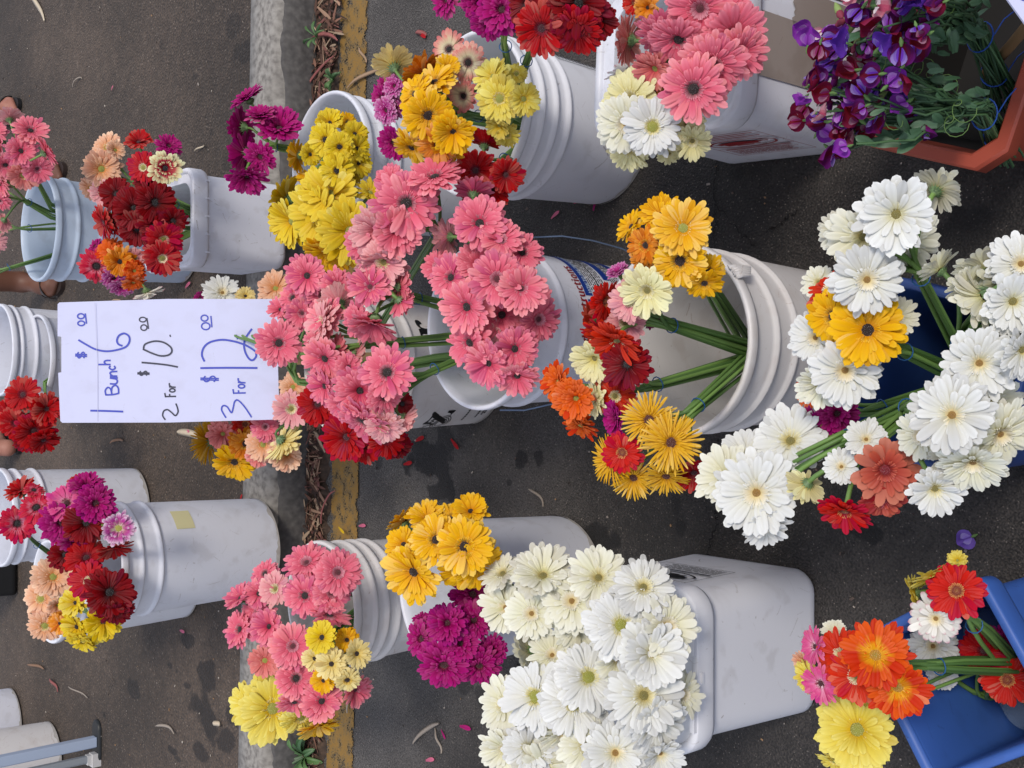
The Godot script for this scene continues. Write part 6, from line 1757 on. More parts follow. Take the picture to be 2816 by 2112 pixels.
	bloom(b, "F", Vector3(-0.236, 0.407, -0.634), 0.065, Vector3(0.23, 0.89, 0.39), "scarlet with gold ring gerbera")
	b = bunch("bright orange gerberas with yellow rings leaning from the blue tub", Vector3(-0.3546, 0.3, -0.7119), Vector3(-0.3592, 0.2659, -0.7018), Vector3(-0.3928, 0.016, -0.6277))
	bloom(b, "I", Vector3(-0.316, 0.383, -0.809), 0.034, Vector3(0.57, 0.68, 0.46), "ivory gerbera")
	bloom(b, "A", Vector3(-0.355, 0.407, -0.839), 0.033, Vector3(-0.11, 0.99, -0.08), "peach gerbera")
	bloom(b, "L", Vector3(-0.369, 0.413, -0.826), 0.044, Vector3(-0.07, 0.96, -0.26), "lemon yellow gerbera")
	bloom(b, "h", Vector3(-0.329, 0.418, -0.813), 0.049, Vector3(0.17, 0.93, -0.32), "hot pink with pale base gerbera")
	bloom(b, "h", Vector3(-0.372, 0.424, -0.801), 0.051, Vector3(-0.15, 0.98, 0.1), "hot pink with pale base gerbera")
	bloom(b, "E", Vector3(-0.332, 0.423, -0.773), 0.067, Vector3(0.11, 0.99, 0.01), "orange red gerbera")
	bloom(b, "E", Vector3(-0.352, 0.425, -0.75), 0.071, Vector3(-0.02, 0.97, 0.22), "orange red gerbera")
	bloom(b, "G", Vector3(-0.357, 0.416, -0.702), 0.077, Vector3(-0.13, 0.77, 0.62))
	bloom(b, "G", Vector3(-0.321, 0.435, -0.72), 0.084, Vector3(0.36, 0.82, 0.44))
	b = bunch("single large lemon gerbera facing up at the bottom edge", Vector3(-0.4026, 0.28, -0.7576), Vector3(-0.3928, 0.2483, -0.7415), Vector3(-0.321, 0.016, -0.6238))
	bloom(b, "L", Vector3(-0.489, 0.357, -0.826), 0.046, Vector3(-0.75, 0.66, 0.01))
	bloom(b, "L", Vector3(-0.442, 0.354, -0.794), 0.114, Vector3(0.27, 0.89, 0.36))
	b = bunch("crimson and scarlet gerberas low inside the blue tub", Vector3(-0.431, 0.1, -0.7371), Vector3(-0.4249, 0.0899, -0.7292), Vector3(-0.3804, 0.016, -0.6712))
	bloom(b, "W", Vector3(-0.392, 0.202, -0.761), 0.045, Vector3(-0.14, 0.95, 0.29))
	bloom(b, "M", Vector3(-0.336, 0.176, -0.689), 0.047, Vector3(0.08, 0.98, 0.2), "magenta gerbera")
	bloom(b, "W", Vector3(-0.351, 0.218, -0.765), 0.068, Vector3(0.25, 0.9, 0.35))
	bloom(b, "R", Vector3(-0.35, 0.198, -0.705), 0.064, Vector3(0.36, 0.83, 0.42), "red gerbera")
	bloom(b, "F", Vector3(-0.383, 0.192, -0.677), 0.070, Vector3(0.16, 0.87, 0.47), "scarlet with gold ring gerbera")
	b = bunch("magenta gerberas cut off by the photo's top edge", Vector3(0.5396, 0.46, -1.3617), Vector3(0.5101, 0.344, -1.4737), Vector3(0.4524, 0.016, -1.6407))
	bloom(b, "M", Vector3(0.582, 0.586, -1.35), 0.057, Vector3(-0.18, 0.98, 0.1))
	bloom(b, "M", Vector3(0.55, 0.555, -1.23), 0.062, Vector3(-0.24, 0.65, 0.72))
	bloom(b, "M", Vector3(0.561, 0.581, -1.279), 0.059, Vector3(-0.37, 0.74, 0.56))
	bloom(b, "M", Vector3(0.525, 0.582, -1.257), 0.059, Vector3(-0.77, 0.57, 0.3))
	bloom(b, "M", Vector3(0.538, 0.581, -1.227), 0.081, Vector3(-0.15, 0.87, 0.47))
	b = bunch("crimson gerberas beside the magenta ones at the top", Vector3(0.5248, 0.4157, -1.3616), Vector3(0.5021, 0.344, -1.473), Vector3(0.4343, 0.016, -1.6588))
	bloom(b, "D", Vector3(0.531, 0.582, -1.172), 0.068, Vector3(-0.2, 0.98, 0.01))
	bloom(b, "D", Vector3(0.489, 0.552, -1.063), 0.056, Vector3(-0.5, 0.43, 0.75))
	bloom(b, "R", Vector3(0.478, 0.57, -1.084), 0.078, Vector3(-0.79, 0.55, 0.27), "red gerbera")
	bloom(b, "D", Vector3(0.51, 0.577, -1.076), 0.093, Vector3(-0.36, 0.68, 0.63))
	bloom(b, "R", Vector3(0.482, 0.602, -1.121), 0.077, Vector3(-0.49, 0.71, 0.51), "red gerbera")
	b = bunch("upper pink gerberas in the square tub with the red panel", Vector3(0.4986, 0.3536, -1.0504), Vector3(0.5014, 0.308, -1.0752), Vector3(0.5197, 0.016, -1.2344))
	bloom(b, "F", Vector3(0.541, 0.452, -1.091), 0.036, Vector3(-0.25, 0.96, 0.13), "scarlet with gold ring gerbera")
	bloom(b, "U", Vector3(0.528, 0.452, -1.064), 0.041, Vector3(-0.28, 0.87, 0.4), "amber orange gerbera")
	bloom(b, "S", Vector3(0.483, 0.47, -1.084), 0.074, Vector3(0.18, 0.42, -0.89), "salmon pink gerbera")
	bloom(b, "P", Vector3(0.501, 0.424, -0.941), 0.055, Vector3(0.3, 0.71, 0.64))
	bloom(b, "P", Vector3(0.479, 0.469, -1.027), 0.073, Vector3(-0.83, 0.56, 0.05))
	bloom(b, "P", Vector3(0.461, 0.439, -0.926), 0.091, Vector3(-0.43, 0.52, 0.74))
	bloom(b, "P", Vector3(0.463, 0.474, -0.989), 0.086, Vector3(-0.78, 0.54, 0.31))
	bloom(b, "P", Vector3(0.496, 0.471, -0.955), 0.096, Vector3(-0.56, 0.69, 0.45))
	b = bunch("lower pink gerberas in the square tub with the red panel", Vector3(0.4543, 0.3535, -1.0258), Vector3(0.4666, 0.324, -1.0533), Vector3(0.5448, 0.016, -1.2276))
	bloom(b, "S", Vector3(0.436, 0.464, -1.039), 0.065, Vector3(-0.61, 0.79, 0.05), "salmon pink gerbera")
	bloom(b, "P", Vector3(0.438, 0.429, -0.922), 0.076, Vector3(-0.54, 0.38, 0.75))
	bloom(b, "P", Vector3(0.45, 0.455, -0.961), 0.053, Vector3(-0.49, 0.72, 0.49))
	bloom(b, "P", Vector3(0.423, 0.458, -0.943), 0.088, Vector3(-0.64, 0.6, 0.48))
	bloom(b, "P", Vector3(0.39, 0.476, -0.962), 0.090, Vector3(-0.41, 0.74, 0.53))
	b = bunch("ivory gerberas beside the pink ones in the square tub", Vector3(0.4115, 0.3493, -1.0873), Vector3(0.4326, 0.308, -1.1007), Vector3(0.5817, 0.016, -1.1956))
	bloom(b, "w", Vector3(0.451, 0.429, -1.121), 0.067, Vector3(0.69, 0.72, -0.03), "white edged with pink gerbera")
	bloom(b, "U", Vector3(0.419, 0.422, -1.077), 0.039, Vector3(-0.09, 0.83, 0.55), "amber orange gerbera")
	bloom(b, "H", Vector3(0.326, 0.422, -1.051), 0.037, Vector3(-0.78, 0.36, 0.5))
	bloom(b, "H", Vector3(0.335, 0.451, -1.101), 0.067, Vector3(-0.69, 0.71, 0.12))
	bloom(b, "H", Vector3(0.336, 0.425, -1.007), 0.055, Vector3(-0.66, 0.48, 0.58))
	bloom(b, "H", Vector3(0.36, 0.436, -1.008), 0.056, Vector3(-0.42, 0.5, 0.76))
	bloom(b, "H", Vector3(0.399, 0.472, -1.078), 0.090, Vector3(-0.11, 0.96, 0.26))
	bloom(b, "I", Vector3(0.363, 0.482, -1.078), 0.089, Vector3(-0.35, 0.74, 0.57), "ivory gerbera")
	bloom(b, "Z", Vector3(0.352, 0.476, -1.034), 0.083, Vector3(-0.21, 0.75, 0.63), "white with green centre gerbera")


# ------------------------------------------------------------------ sweet peas
func pea(banner: String, wing: String) -> ArrayMesh:
	var s := Shape.new()
	var cb := hexl(banner)
	var cw := hexl(wing)
	# banner: two round lobes folded back
	for half in [-1.0, 1.0]:
		var rows := []
		for i in 6:
			var row := PackedVector3Array()
			for j in 5:
				var t := i / 5.0
				var u := j / 4.0
				var w := 0.62 * sqrt(maxf(0.0, sin(PI * clampf(0.12 + t * 0.86, 0, 1)))) * u
				row.append(Vector3(half * w, t * 0.95 - 0.10 * u * u * t, -0.25 + 0.26 * u * u + 0.30 * t * t + 0.05 * sin(u * 5.0 + t * 4.0)))
			rows.append(row)
		for i in 5:
			for j in 4:
				var c := cb.darkened(0.25 * (1.0 - i / 5.0)).lerp(cw, 0.12 * j)
				s.tri(rows[i][j], rows[i + 1][j], rows[i + 1][j + 1], c, c, c)
				s.tri(rows[i][j], rows[i + 1][j + 1], rows[i][j + 1], c, c, c)
		s.group += 1
		# wing: a smaller rounded sheet held forward
		var prev := PackedVector3Array()
		for i in 5:
			var t := i / 4.0
			var row := PackedVector3Array()
			for j in 4:
				var u := j / 3.0
				var w := 0.40 * sqrt(maxf(0.0, sin(PI * clampf(0.1 + t * 0.88, 0, 1)))) * u
				row.append(Vector3(half * (0.05 + w * 0.8), 0.05 + t * 0.42 + 0.1 * u, 0.02 + t * 0.35 + 0.18 * u * u))
			if i:
				for j in 3:
					var c := cw.lightened(0.08 * j).darkened(0.12 * (1.0 - t))
					s.tri(prev[j], row[j], row[j + 1], c, c, c)
					s.tri(prev[j], row[j + 1], prev[j + 1], c, c, c)
			prev = row
		s.group += 1
	s.color = hexl("6f8f55")
	s.tube(PackedVector3Array([Vector3(0, -0.32, -0.16), Vector3(0, -0.1, -0.15), Vector3(0, 0.06, -0.05)]), [0.03, 0.10, 0.05], 6)
	return s.done()


func pea_bud() -> ArrayMesh:
	var s := Shape.new()
	s.color = hexl("93a866")
	s.tube(PackedVector3Array([Vector3(0, -0.4, 0), Vector3(0, -0.1, 0.02), Vector3(0, 0.2, 0.05), Vector3(0, 0.35, 0.06)]), [0.05, 0.17, 0.2, 0.1], 7)
	s.color = hexl("8e4050")
	s.tube(PackedVector3Array([Vector3(0, 0.2, 0.05), Vector3(0, 0.5, 0.1), Vector3(0, 0.75, 0.18)]), [0.16, 0.2, 0.06], 7)
	return s.done()


func build_sweet_peas() -> void:
	var peas := [pea("6d1230", "6430a4"), pea("7c1422", "8a2a60"), pea("6034a4", "7440bc"), pea("9038b0", "a850c4"), pea("641030", "9440b8"), pea("c85a78", "e6d8d8")]
	var bud := pea_bud()
	var leaf := Shape.new()
	petal_shape(leaf, 0.0, 1.0, 0.44, 0.05, 0.16, 0.5, [[0.0, hexl("35573a")], [1.0, hexl("47694a")]], 0.3)
	var leaf_m := leaf.done()
	for n in 2:
		var tie: Vector3 = [Vector3(0.3518, 0.235, -0.6902), Vector3(0.4519, 0.25, -0.6888)][n]
		var butt: Vector3 = [Vector3(0.3123, 0.13, -0.7068), Vector3(0.3848, 0.13, -0.7099)][n]
		var heads: Array = [[[0.292, 0.415, -0.769, 0.09, 0.82, 0.56, 0],
[0.327, 0.387, -0.769, -0.53, 0.62, 0.58, 0],
[0.351, 0.389, -0.774, 0.46, 0.83, 0.30, 0],
[0.371, 0.334, -0.838, -0.58, 0.81, 0.03, 0],
[0.324, 0.352, -0.830, -0.31, 0.84, 0.45, 0],
[0.383, 0.353, -0.799, 0.46, 0.88, 0.14, 1],
[0.382, 0.399, -0.824, 0.01, 0.62, 0.78, 0],
[0.343, 0.373, -0.817, -0.18, 0.98, -0.01, 0],
[0.335, 0.339, -0.865, -0.51, 0.83, 0.21, 0],
[0.354, 0.415, -0.700, -0.52, 0.85, -0.07, 0],
[0.417, 0.368, -0.818, -0.17, 0.94, 0.31, 0],
[0.348, 0.358, -0.722, 0.22, 0.81, 0.54, 0],
[0.349, 0.363, -0.762, 0.38, 0.92, -0.01, 1],
[0.376, 0.351, -0.768, -0.18, 0.98, 0.10, 0],
[0.356, 0.336, -0.749, -0.52, 0.85, -0.05, 0],
[0.369, 0.405, -0.837, 0.25, 0.88, 0.40, 0],
[0.373, 0.346, -0.875, -0.63, 0.75, 0.20, 0],
[0.325, 0.342, -0.804, -0.67, 0.48, 0.57, 0],
[0.412, 0.361, -0.761, 0.24, 0.96, 0.12, 0],
[0.361, 0.415, -0.794, -0.55, 0.77, 0.33, 0],
[0.364, 0.347, -0.763, 0.31, 0.95, 0.03, 2],
[0.386, 0.410, -0.762, 0.50, 0.57, 0.65, 0],
[0.390, 0.357, -0.816, -0.24, 0.89, 0.39, 0],
[0.349, 0.362, -0.871, -0.42, 0.88, 0.23, 0],
[0.370, 0.419, -0.724, -0.27, 0.96, 0.00, 0],
[0.331, 0.342, -0.784, 0.16, 0.76, 0.63, 0],
[0.345, 0.341, -0.761, -0.28, 0.63, 0.73, 0],
[0.412, 0.342, -0.790, 0.00, 0.85, 0.53, 1],
[0.335, 0.393, -0.817, 0.45, 0.89, 0.09, 0],
[0.384, 0.351, -0.784, -0.38, 0.88, 0.30, 0],
[0.335, 0.367, -0.763, -0.38, 0.92, 0.06, 0],
[0.373, 0.403, -0.707, -0.68, 0.70, 0.21, 0],
[0.401, 0.392, -0.789, -0.50, 0.86, -0.04, 0],
[0.401, 0.387, -0.833, 0.38, 0.93, -0.05, 0],
[0.340, 0.401, -0.753, -0.41, 0.85, 0.32, 0],
[0.406, 0.340, -0.751, -0.68, 0.55, 0.49, 2],
[0.298, 0.363, -0.820, -0.73, 0.51, 0.45, 0],
[0.424, 0.354, -0.807, -0.04, 0.98, 0.20, 0],
[0.386, 0.352, -0.749, -0.15, 0.98, 0.14, 0],
[0.348, 0.380, -0.798, -0.21, 0.98, 0.02, 0],
[0.313, 0.343, -0.845, 0.22, 0.85, 0.48, 0],
[0.319, 0.357, -0.812, 0.07, 1.00, 0.02, 1],
[0.388, 0.375, -0.824, 0.18, 0.98, -0.00, 0],
[0.357, 0.408, -0.721, -0.44, 0.88, 0.17, 0],
[0.329, 0.371, -0.811, -0.23, 0.87, 0.44, 0],
[0.404, 0.369, -0.828, -0.59, 0.81, 0.02, 0],
[0.370, 0.354, -0.846, -0.60, 0.80, 0.04, 0],
[0.341, 0.419, -0.813, 0.30, 0.94, 0.15, 1],
[0.380, 0.412, -0.830, 0.35, 0.93, 0.11, 0],
[0.354, 0.401, -0.755, 0.32, 0.92, 0.21, 0],
[0.431, 0.331, -0.862, -0.76, 0.40, 0.52, 2],
[0.366, 0.395, -0.786, -0.72, 0.60, 0.35, 0],
[0.347, 0.298, -0.763, 0.40, 0.76, 0.52, 0],
[0.364, 0.307, -0.740, -0.45, 0.88, 0.14, 2],
[0.311, 0.309, -0.725, -0.53, 0.85, 0.08, 0],
[0.336, 0.277, -0.742, -0.35, 0.87, 0.34, 0],
[0.338, 0.308, -0.739, -0.56, 0.63, 0.54, 0]], [[0.463, 0.353, -0.761, -0.42, 0.91, 0.01, 0],
[0.421, 0.389, -0.758, -0.64, 0.65, 0.40, 0],
[0.453, 0.397, -0.797, 0.39, 0.85, 0.35, 0],
[0.423, 0.428, -0.774, -0.37, 0.91, 0.16, 0],
[0.478, 0.384, -0.744, -0.74, 0.43, 0.52, 1],
[0.433, 0.394, -0.823, -0.42, 0.81, 0.41, 0],
[0.452, 0.436, -0.647, 0.31, 0.95, 0.02, 0],
[0.416, 0.408, -0.734, 0.28, 0.60, 0.75, 0],
[0.455, 0.360, -0.728, -0.66, 0.62, 0.42, 2],
[0.436, 0.380, -0.719, 0.09, 0.99, -0.07, 0],
[0.433, 0.426, -0.640, -0.26, 0.95, 0.14, 0],
[0.457, 0.439, -0.682, 0.35, 0.80, 0.49, 0],
[0.387, 0.450, -0.679, -0.55, 0.83, 0.05, 0],
[0.499, 0.361, -0.794, -0.13, 0.99, -0.08, 1],
[0.441, 0.404, -0.754, -0.69, 0.46, 0.57, 0],
[0.397, 0.438, -0.652, -0.35, 0.93, 0.08, 0],
[0.435, 0.450, -0.636, -0.02, 1.00, 0.01, 0],
[0.437, 0.398, -0.680, -0.60, 0.80, -0.03, 0],
[0.445, 0.421, -0.698, 0.21, 0.97, 0.13, 0],
[0.418, 0.443, -0.713, -0.75, 0.60, 0.28, 0],
[0.436, 0.390, -0.845, -0.17, 0.89, 0.41, 0],
[0.446, 0.414, -0.689, -0.62, 0.78, 0.00, 0],
[0.440, 0.365, -0.684, 0.25, 0.62, 0.74, 0],
[0.458, 0.397, -0.780, -0.08, 0.98, 0.20, 2],
[0.421, 0.392, -0.714, -0.32, 0.94, -0.05, 0],
[0.467, 0.353, -0.869, -0.28, 0.93, 0.25, 0],
[0.490, 0.358, -0.746, -0.19, 0.98, 0.10, 0],
[0.452, 0.428, -0.670, 0.37, 0.93, -0.02, 0],
[0.449, 0.379, -0.789, -0.64, 0.77, 0.00, 2],
[0.472, 0.433, -0.723, 0.24, 0.84, 0.48, 0],
[0.478, 0.412, -0.693, 0.48, 0.77, 0.42, 0],
[0.456, 0.435, -0.771, -0.12, 0.78, 0.62, 2],
[0.464, 0.361, -0.772, -0.56, 0.75, 0.35, 0],
[0.401, 0.412, -0.718, -0.69, 0.64, 0.33, 0],
[0.425, 0.396, -0.767, -0.38, 0.92, -0.07, 2],
[0.455, 0.420, -0.747, -0.05, 0.91, 0.42, 0],
[0.419, 0.413, -0.718, 0.28, 0.96, -0.09, 0],
[0.407, 0.448, -0.661, -0.16, 0.88, 0.45, 0],
[0.401, 0.418, -0.677, -0.26, 0.96, -0.06, 0],
[0.446, 0.411, -0.673, -0.58, 0.81, -0.06, 0],
[0.457, 0.377, -0.830, 0.26, 0.94, 0.23, 1],
[0.430, 0.371, -0.812, -0.34, 0.93, 0.15, 0],
[0.392, 0.444, -0.713, -0.24, 0.96, 0.16, 0],
[0.482, 0.389, -0.675, -0.63, 0.77, 0.07, 0],
[0.406, 0.447, -0.748, -0.18, 0.73, 0.66, 0],
[0.454, 0.417, -0.732, 0.04, 1.00, -0.06, 1],
[0.488, 0.386, -0.764, -0.59, 0.74, 0.31, 0],
[0.496, 0.377, -0.742, -0.24, 0.97, -0.03, 1],
[0.472, 0.354, -0.750, -0.35, 0.93, 0.10, 0],
[0.486, 0.374, -0.702, -0.39, 0.92, -0.04, 0]]][n]
		var o := thing("sweet_pea_bunch", ["lower bunch of purple and maroon sweet peas tied with blue string", "upper bunch of purple sweet peas beside the white card"][n], "flower bunch", tie, "bunches of sweet peas in the planter")
		for h in heads:
			var p := Vector3(h[0], h[1], h[2])
			var d := Vector3(h[3], h[4], h[5]).normalized()
			var b := Basis.looking_at(-d, Vector3(rng.randf_range(-1, 0.4), 0.6, rng.randf_range(-1, 1)).normalized())
			b = b * Basis(Vector3.BACK, rng.randf_range(-0.9, 0.9)) * Basis(Vector3.RIGHT, rng.randf_range(-0.5, 0.5))
			var pick := rng.randi() % 11
			var f := put("sweet_pea_flower" if h[6] < 1.5 else "flower_bud", bud if h[6] > 1.5 else peas[5] if h[6] > 0.5 else peas[[0, 0, 1, 1, 2, 3, 4, 4, 1, 0, 3][pick]], M.petal, o, Transform3D(b.scaled(Vector3.ONE * rng.randf_range(0.021, 0.029)), p - tie))
			if h[6] > 0.5 and h[6] < 1.5:
				f.set_meta("label", "pink and white sweet pea flower")
			if rng.randf() < 0.9:
				var away := (p - tie).normalized()
				var foot := p - away * 0.012
				var line := PackedVector3Array()
				var bend := Vector3(rng.randf_range(-1, 1), rng.randf_range(-0.2, 1), rng.randf_range(-1, 1)) * 0.018
				for i in 8:
					var t := i / 7.0
					line.append(foot.lerp(tie, t) + bend * sin(t * PI) + Vector3(rng.randf_range(-1, 1), rng.randf_range(-1, 1), rng.randf_range(-1, 1)) * 0.0125 * t - tie)
				line.append(butt - tie + Vector3(rng.randf_range(-1, 1), rng.randf_range(-0.4, 0.4), rng.randf_range(-1, 1)) * 0.022)
				var s := Shape.new()
				s.color = hexl("4c6b45").lerp(hexl("2f4c35"), rng.randf())
				s.tube(line, rng.randf_range(0.0012, 0.0019), 5)
				put("stem", s.done(), M.leaf, o)
		var mid := Vector3.ZERO
		for h in heads:
			mid += Vector3(h[0], h[1], h[2]) / heads.size()
		for k in 90:
			var t := rng.randf_range(0.0, 1.0)
			var p := tie.lerp(mid, t * 0.92) + Vector3(rng.randf_range(-1, 1), rng.randf_range(-0.4, 0.6), rng.randf_range(-1, 1)) * lerpf(0.024, 0.062, t)
			var dir := (mid - tie).normalized() + Vector3(rng.randf_range(-1, 1), rng.randf_range(-0.5, 0.9), rng.randf_range(-1, 1)) * 0.8
			var b := Basis.looking_at(-dir.normalized(), Vector3(rng.randf_range(-0.5, 0.5), 1, rng.randf_range(-0.2, 0.8)).normalized())
			put("leaf", leaf_m, M.leaf, o, Transform3D(b.scaled(Vector3.ONE * rng.randf_range(0.017, 0.038)), p - tie))
		for k in 9:
			var p := tie.lerp(mid, rng.randf_range(0.25, 0.9)) + Vector3(rng.randf_range(-1, 1), rng.randf_range(0.2, 0.8), rng.randf_range(-1, 1)) * 0.045
			var line := PackedVector3Array()
			var w := rng.randf() * TAU
			for i in 16:
				var r := 0.016 * (1.0 - i / 20.0)
				line.append(p - tie + Vector3(cos(w + i * 0.55) * r + i * 0.0022 * cos(w), 0.002 * i * sin(w), sin(w + i * 0.55) * r))
			var s := Shape.new()
			s.color = hexl("5f7d42")
			s.tube(line, 0.0006, 4)
			put("tendril", s.done(), M.leaf, o)
		for k in 2:
			var at := tie + (butt - tie) * (0.12 + 0.5 * k)
			var b := Basis(Quaternion(Vector3.UP, (tie - butt).normalized()))
			var ring := PackedVector3Array()
			for i in 17:
				var w := TAU * i / 16.0
				ring.append(b * Vector3(cos(w) * 0.019, 0.007 * cos(w + k), sin(w) * 0.016))
			var s := Shape.new()
			s.tube(ring, 0.0011, 5, false)
			s.tube(PackedVector3Array([b * Vector3(0.0, 0.0, 0.017), b * Vector3(0.012, 0.012, 0.03), b * Vector3(0.03, 0.004, 0.036)]), 0.0009, 5)
			put("string", s.done(), matte(Color(0.06, 0.28, 0.62), 0.5), o, Transform3D(Basis.IDENTITY, at - tie))


# ------------------------------------------------------------------ small things on the ground
func build_litter() -> void:
	var pm := {}
	for q in [["pink", "d8708c"], ["magenta", "b01a70"], ["red", "b81820"], ["white", "e8e4d8"], ["yellow", "dcb424"]]:
		var s := Shape.new()
		petal_shape(s, 0.0, 1.0, 0.26, 0.10, 0.04, 0.35, [[0.0, hexl(q[1]).darkened(0.2)], [1.0, hexl(q[1])]], 0.2)
		pm[q[0]] = s.done()
	for q in [["pink", 0.351, 0.000, -1.745, 0.50, 0.030, "pink petal on dark asphalt, smaller of two beside the ribbed bucket"],
		["magenta", 0.353, 0.000, -1.619, 1.20, 0.034, "magenta petal on dark asphalt, farther right of two beside the ribbed bucket"],
		["pink", 0.375, 0.000, -1.676, 0.20, 0.022, "pink petal touching the foot of the ribbed bucket"],
		["red", -0.140, 0.000, -2.233, 0.30, 0.042, "red petal on the road under the black lettered bucket"],
		["red", -0.129, 0.000, -2.091, -0.60, 0.040, "red petal on the road just right of the black lettered bucket"],
		["red", -0.200, 0.000, -2.282, 0.20, 0.040, "red petal by itself on the wet stain of the road"],
		["pink", -0.372, 0.000, -2.483, 0.20, 0.036, "pink petal lying on the worn yellow line"],
		["yellow", -0.379, 0.020, -2.550, -0.40, 0.034, "yellow petal in the gutter silt beside the yellow line"],
		["magenta", -0.823, 0.000, -2.129, -0.70, 0.026, "small magenta petal near the forked twig on the road"],
		["magenta", -0.798, 0.000, -2.058, 0.15, 0.046, "thin magenta petal pointing at the white tub"],
		["pink", -0.912, 0.000, -2.190, 0.40, 0.040, "salmon pink petal near the photo's bottom edge"],
		["pink", -0.759, 0.130, -3.282, 0.10, 0.040, "pink petal on the pavement beside the kerb bucket"],
		["pink", 0.293, 0.130, -3.243, 0.40, 0.044, "pink petal on the pavement left of a white one above the sign"],
		["white", 0.288, 0.130, -3.114, -0.30, 0.044, "white petal on the pavement above the sign"],
		["pink", -0.145, 0.130, -3.246, 0.10, 0.036, "pink petal on the pavement touching a pale dry leaf"],
		["red", -0.331, 0.130, -2.891, 0.90, 0.028, "red petal at the kerb's inner edge"],
		["red", 0.856, 0.000, -2.218, -0.50, 0.036, "faded red petal on the road near the magenta gerberas"],
		["pink", 1.012, 0.130, -3.827, 0.60, 0.024, "tiny pink petal alone on the brown pavement"]]:
		var o := put("fallen_petal", pm[q[0]], M.petal, self, Transform3D(Basis(Vector3.UP, q[4]).scaled(Vector3.ONE * q[5]), Vector3(q[1], q[2] + 0.003, q[3])))
		tag(o, q[6], "petal", "petals fallen on the ground")
	for q in [[1.503, 0.130, -4.594, -0.75, 0.260, 4, 0.0120, 0.006, "long white strip of bark at the photo's top left corner"],
		[1.100, 0.130, -4.141, 0.10, 0.100, 2, 0.0030, 0.020, "curved pale twig on the brown pavement, near its top"],
		[-0.155, 0.130, -3.217, -0.10, 0.160, 4, 0.0120, 0.006, "pale curled leaf on the pavement under the sign"],
		[-0.198, 0.130, -3.774, 0.10, 0.120, 0, 0.0050, 0.008, "brown twig on the pavement left of the sign's edge"],
		[-1.120, 0.130, -4.594, 0.10, 0.200, 0, 0.0060, 0.004, "straight brown twig below the bucket of peach gerberas"],
		[-1.153, 0.130, -4.394, -0.30, 0.100, 3, 0.0070, 0.006, "reddish leaf on the pavement between two twigs"],
		[-1.126, 0.130, -4.137, 0.00, 0.200, 2, 0.0030, 0.002, "thin straight twig on the pavement"],
		[-1.088, 0.130, -3.383, 0.05, 0.140, 2, 0.0050, 0.012, "pale curved twig on the stained pavement"],
		[-0.990, 0.130, -3.030, 0.00, 0.045, 4, 0.0080, 0.002, "small round pale leaf on the wet stain"],
		[0.255, 0.130, -3.135, 0.10, 0.080, 1, 0.0030, 0.006, "short thin twig beside the upper edge of the sign"],
		[0.283, 0.130, -3.774, -0.10, 0.080, 1, 0.0030, 0.004, "short twig under the small orange gerberas"],
		[0.704, 0.130, -3.138, 0.10, 0.070, 4, 0.0030, 0.002, "small straw beside the dark red gerberas"],
		[0.791, 0.006, -2.446, 0.10, 0.160, 1, 0.0060, 0.010, "long tan leaf lying along the yellow line"],
		[0.854, 0.006, -2.457, -0.90, 0.060, 1, 0.0040, 0.003, "short tan twig on the yellow line"],
		[0.819, 0.030, -2.634, 0.50, 0.200, 3, 0.0060, 0.030, "long pinkish brown leaf slanting down the kerb into the gutter"],
		[0.920, 0.030, -2.611, -0.20, 0.160, 3, 0.0060, 0.020, "curved pinkish leaf lying on the litter at the top"],
		[-0.330, 0.020, -2.592, 0.90, 0.120, 3, 0.0040, 0.030, "curved reddish leaf in the gutter beside the yellow line"],
		[-0.844, 0.000, -2.184, 0.60, 0.130, 2, 0.0060, 0.010, "forked pale twig lying on the road below the magenta gerberas"],
		[-0.853, 0.000, -2.142, -1.10, 0.060, 2, 0.0040, 0.004, "short side piece of the forked twig"],
		[-0.834, 0.006, -2.501, 1.00, 0.080, 2, 0.0060, 0.020, "curled pale leaf by the lemon gerberas and yellow line"],
		[0.851, 0.000, -2.208, -0.40, 0.050, 3, 0.0060, 0.004, "small reddish leaf on the road near the top edge"],
		[-0.245, 0.000, -1.793, -0.60, 0.060, 2, 0.0030, 0.010, "grey twig on the road under the spidery gerberas"],
		[-0.912, 0.025, -2.619, 0.30, 0.140, 3, 0.0060, 0.020, "bent brown stem in the gutter near the weed"],
		[-0.483, 0.020, -2.580, -0.30, 0.120, 0, 0.0050, 0.020, "brown stem in the gutter behind the cream bucket"]]:
		var s := Shape.new()
		var c: Color = [hexl("8a6a52"), hexl("a08468"), hexl("9a8e80"), hexl("8f5450"), hexl("c4b49c")][q[5]]
		var flat: float = q[6]
		var rows := []
		for i in 9:
			var t := i / 8.0
			var w: float = flat * sqrt(sin(PI * clampf(0.03 + 0.94 * t, 0, 1)))
			var bend: float = q[7] * sin(t * PI)
			var y := 0.002 + 0.004 * sin(t * 7.0 + q[3])
			rows.append(PackedVector3Array([Vector3(bend - w, y + 0.003, (t - 0.5) * q[4]), Vector3(bend, y + 0.0045, (t - 0.5) * q[4]), Vector3(bend + w, y + 0.002, (t - 0.5) * q[4]), Vector3(bend, y, (t - 0.5) * q[4])]))
		s.color = c
		s.loft(rows)
		var o := put("dry_leaf", s.done(), M.plain, self, Transform3D(Basis(Vector3.UP, q[3]), Vector3(q[0], q[1], q[2])))
		tag(o, q[8], "dry leaf", "dry leaves and twigs on the ground")
	# one whole sweet pea lying on the road
	var o := thing("fallen_sweet_pea", "small purple sweet pea flower lying alone on the asphalt", "flower", Vector3(-0.2281, 0, -0.8165))
	put("sweet_pea_flower", pea("8a68cc", "9a80d8"), M.petal, o, Transform3D((Basis(Vector3.UP, 0.6) * Basis(Vector3.RIGHT, -1.2)).scaled(Vector3.ONE * 0.026), Vector3(0, 0.008, 0)))
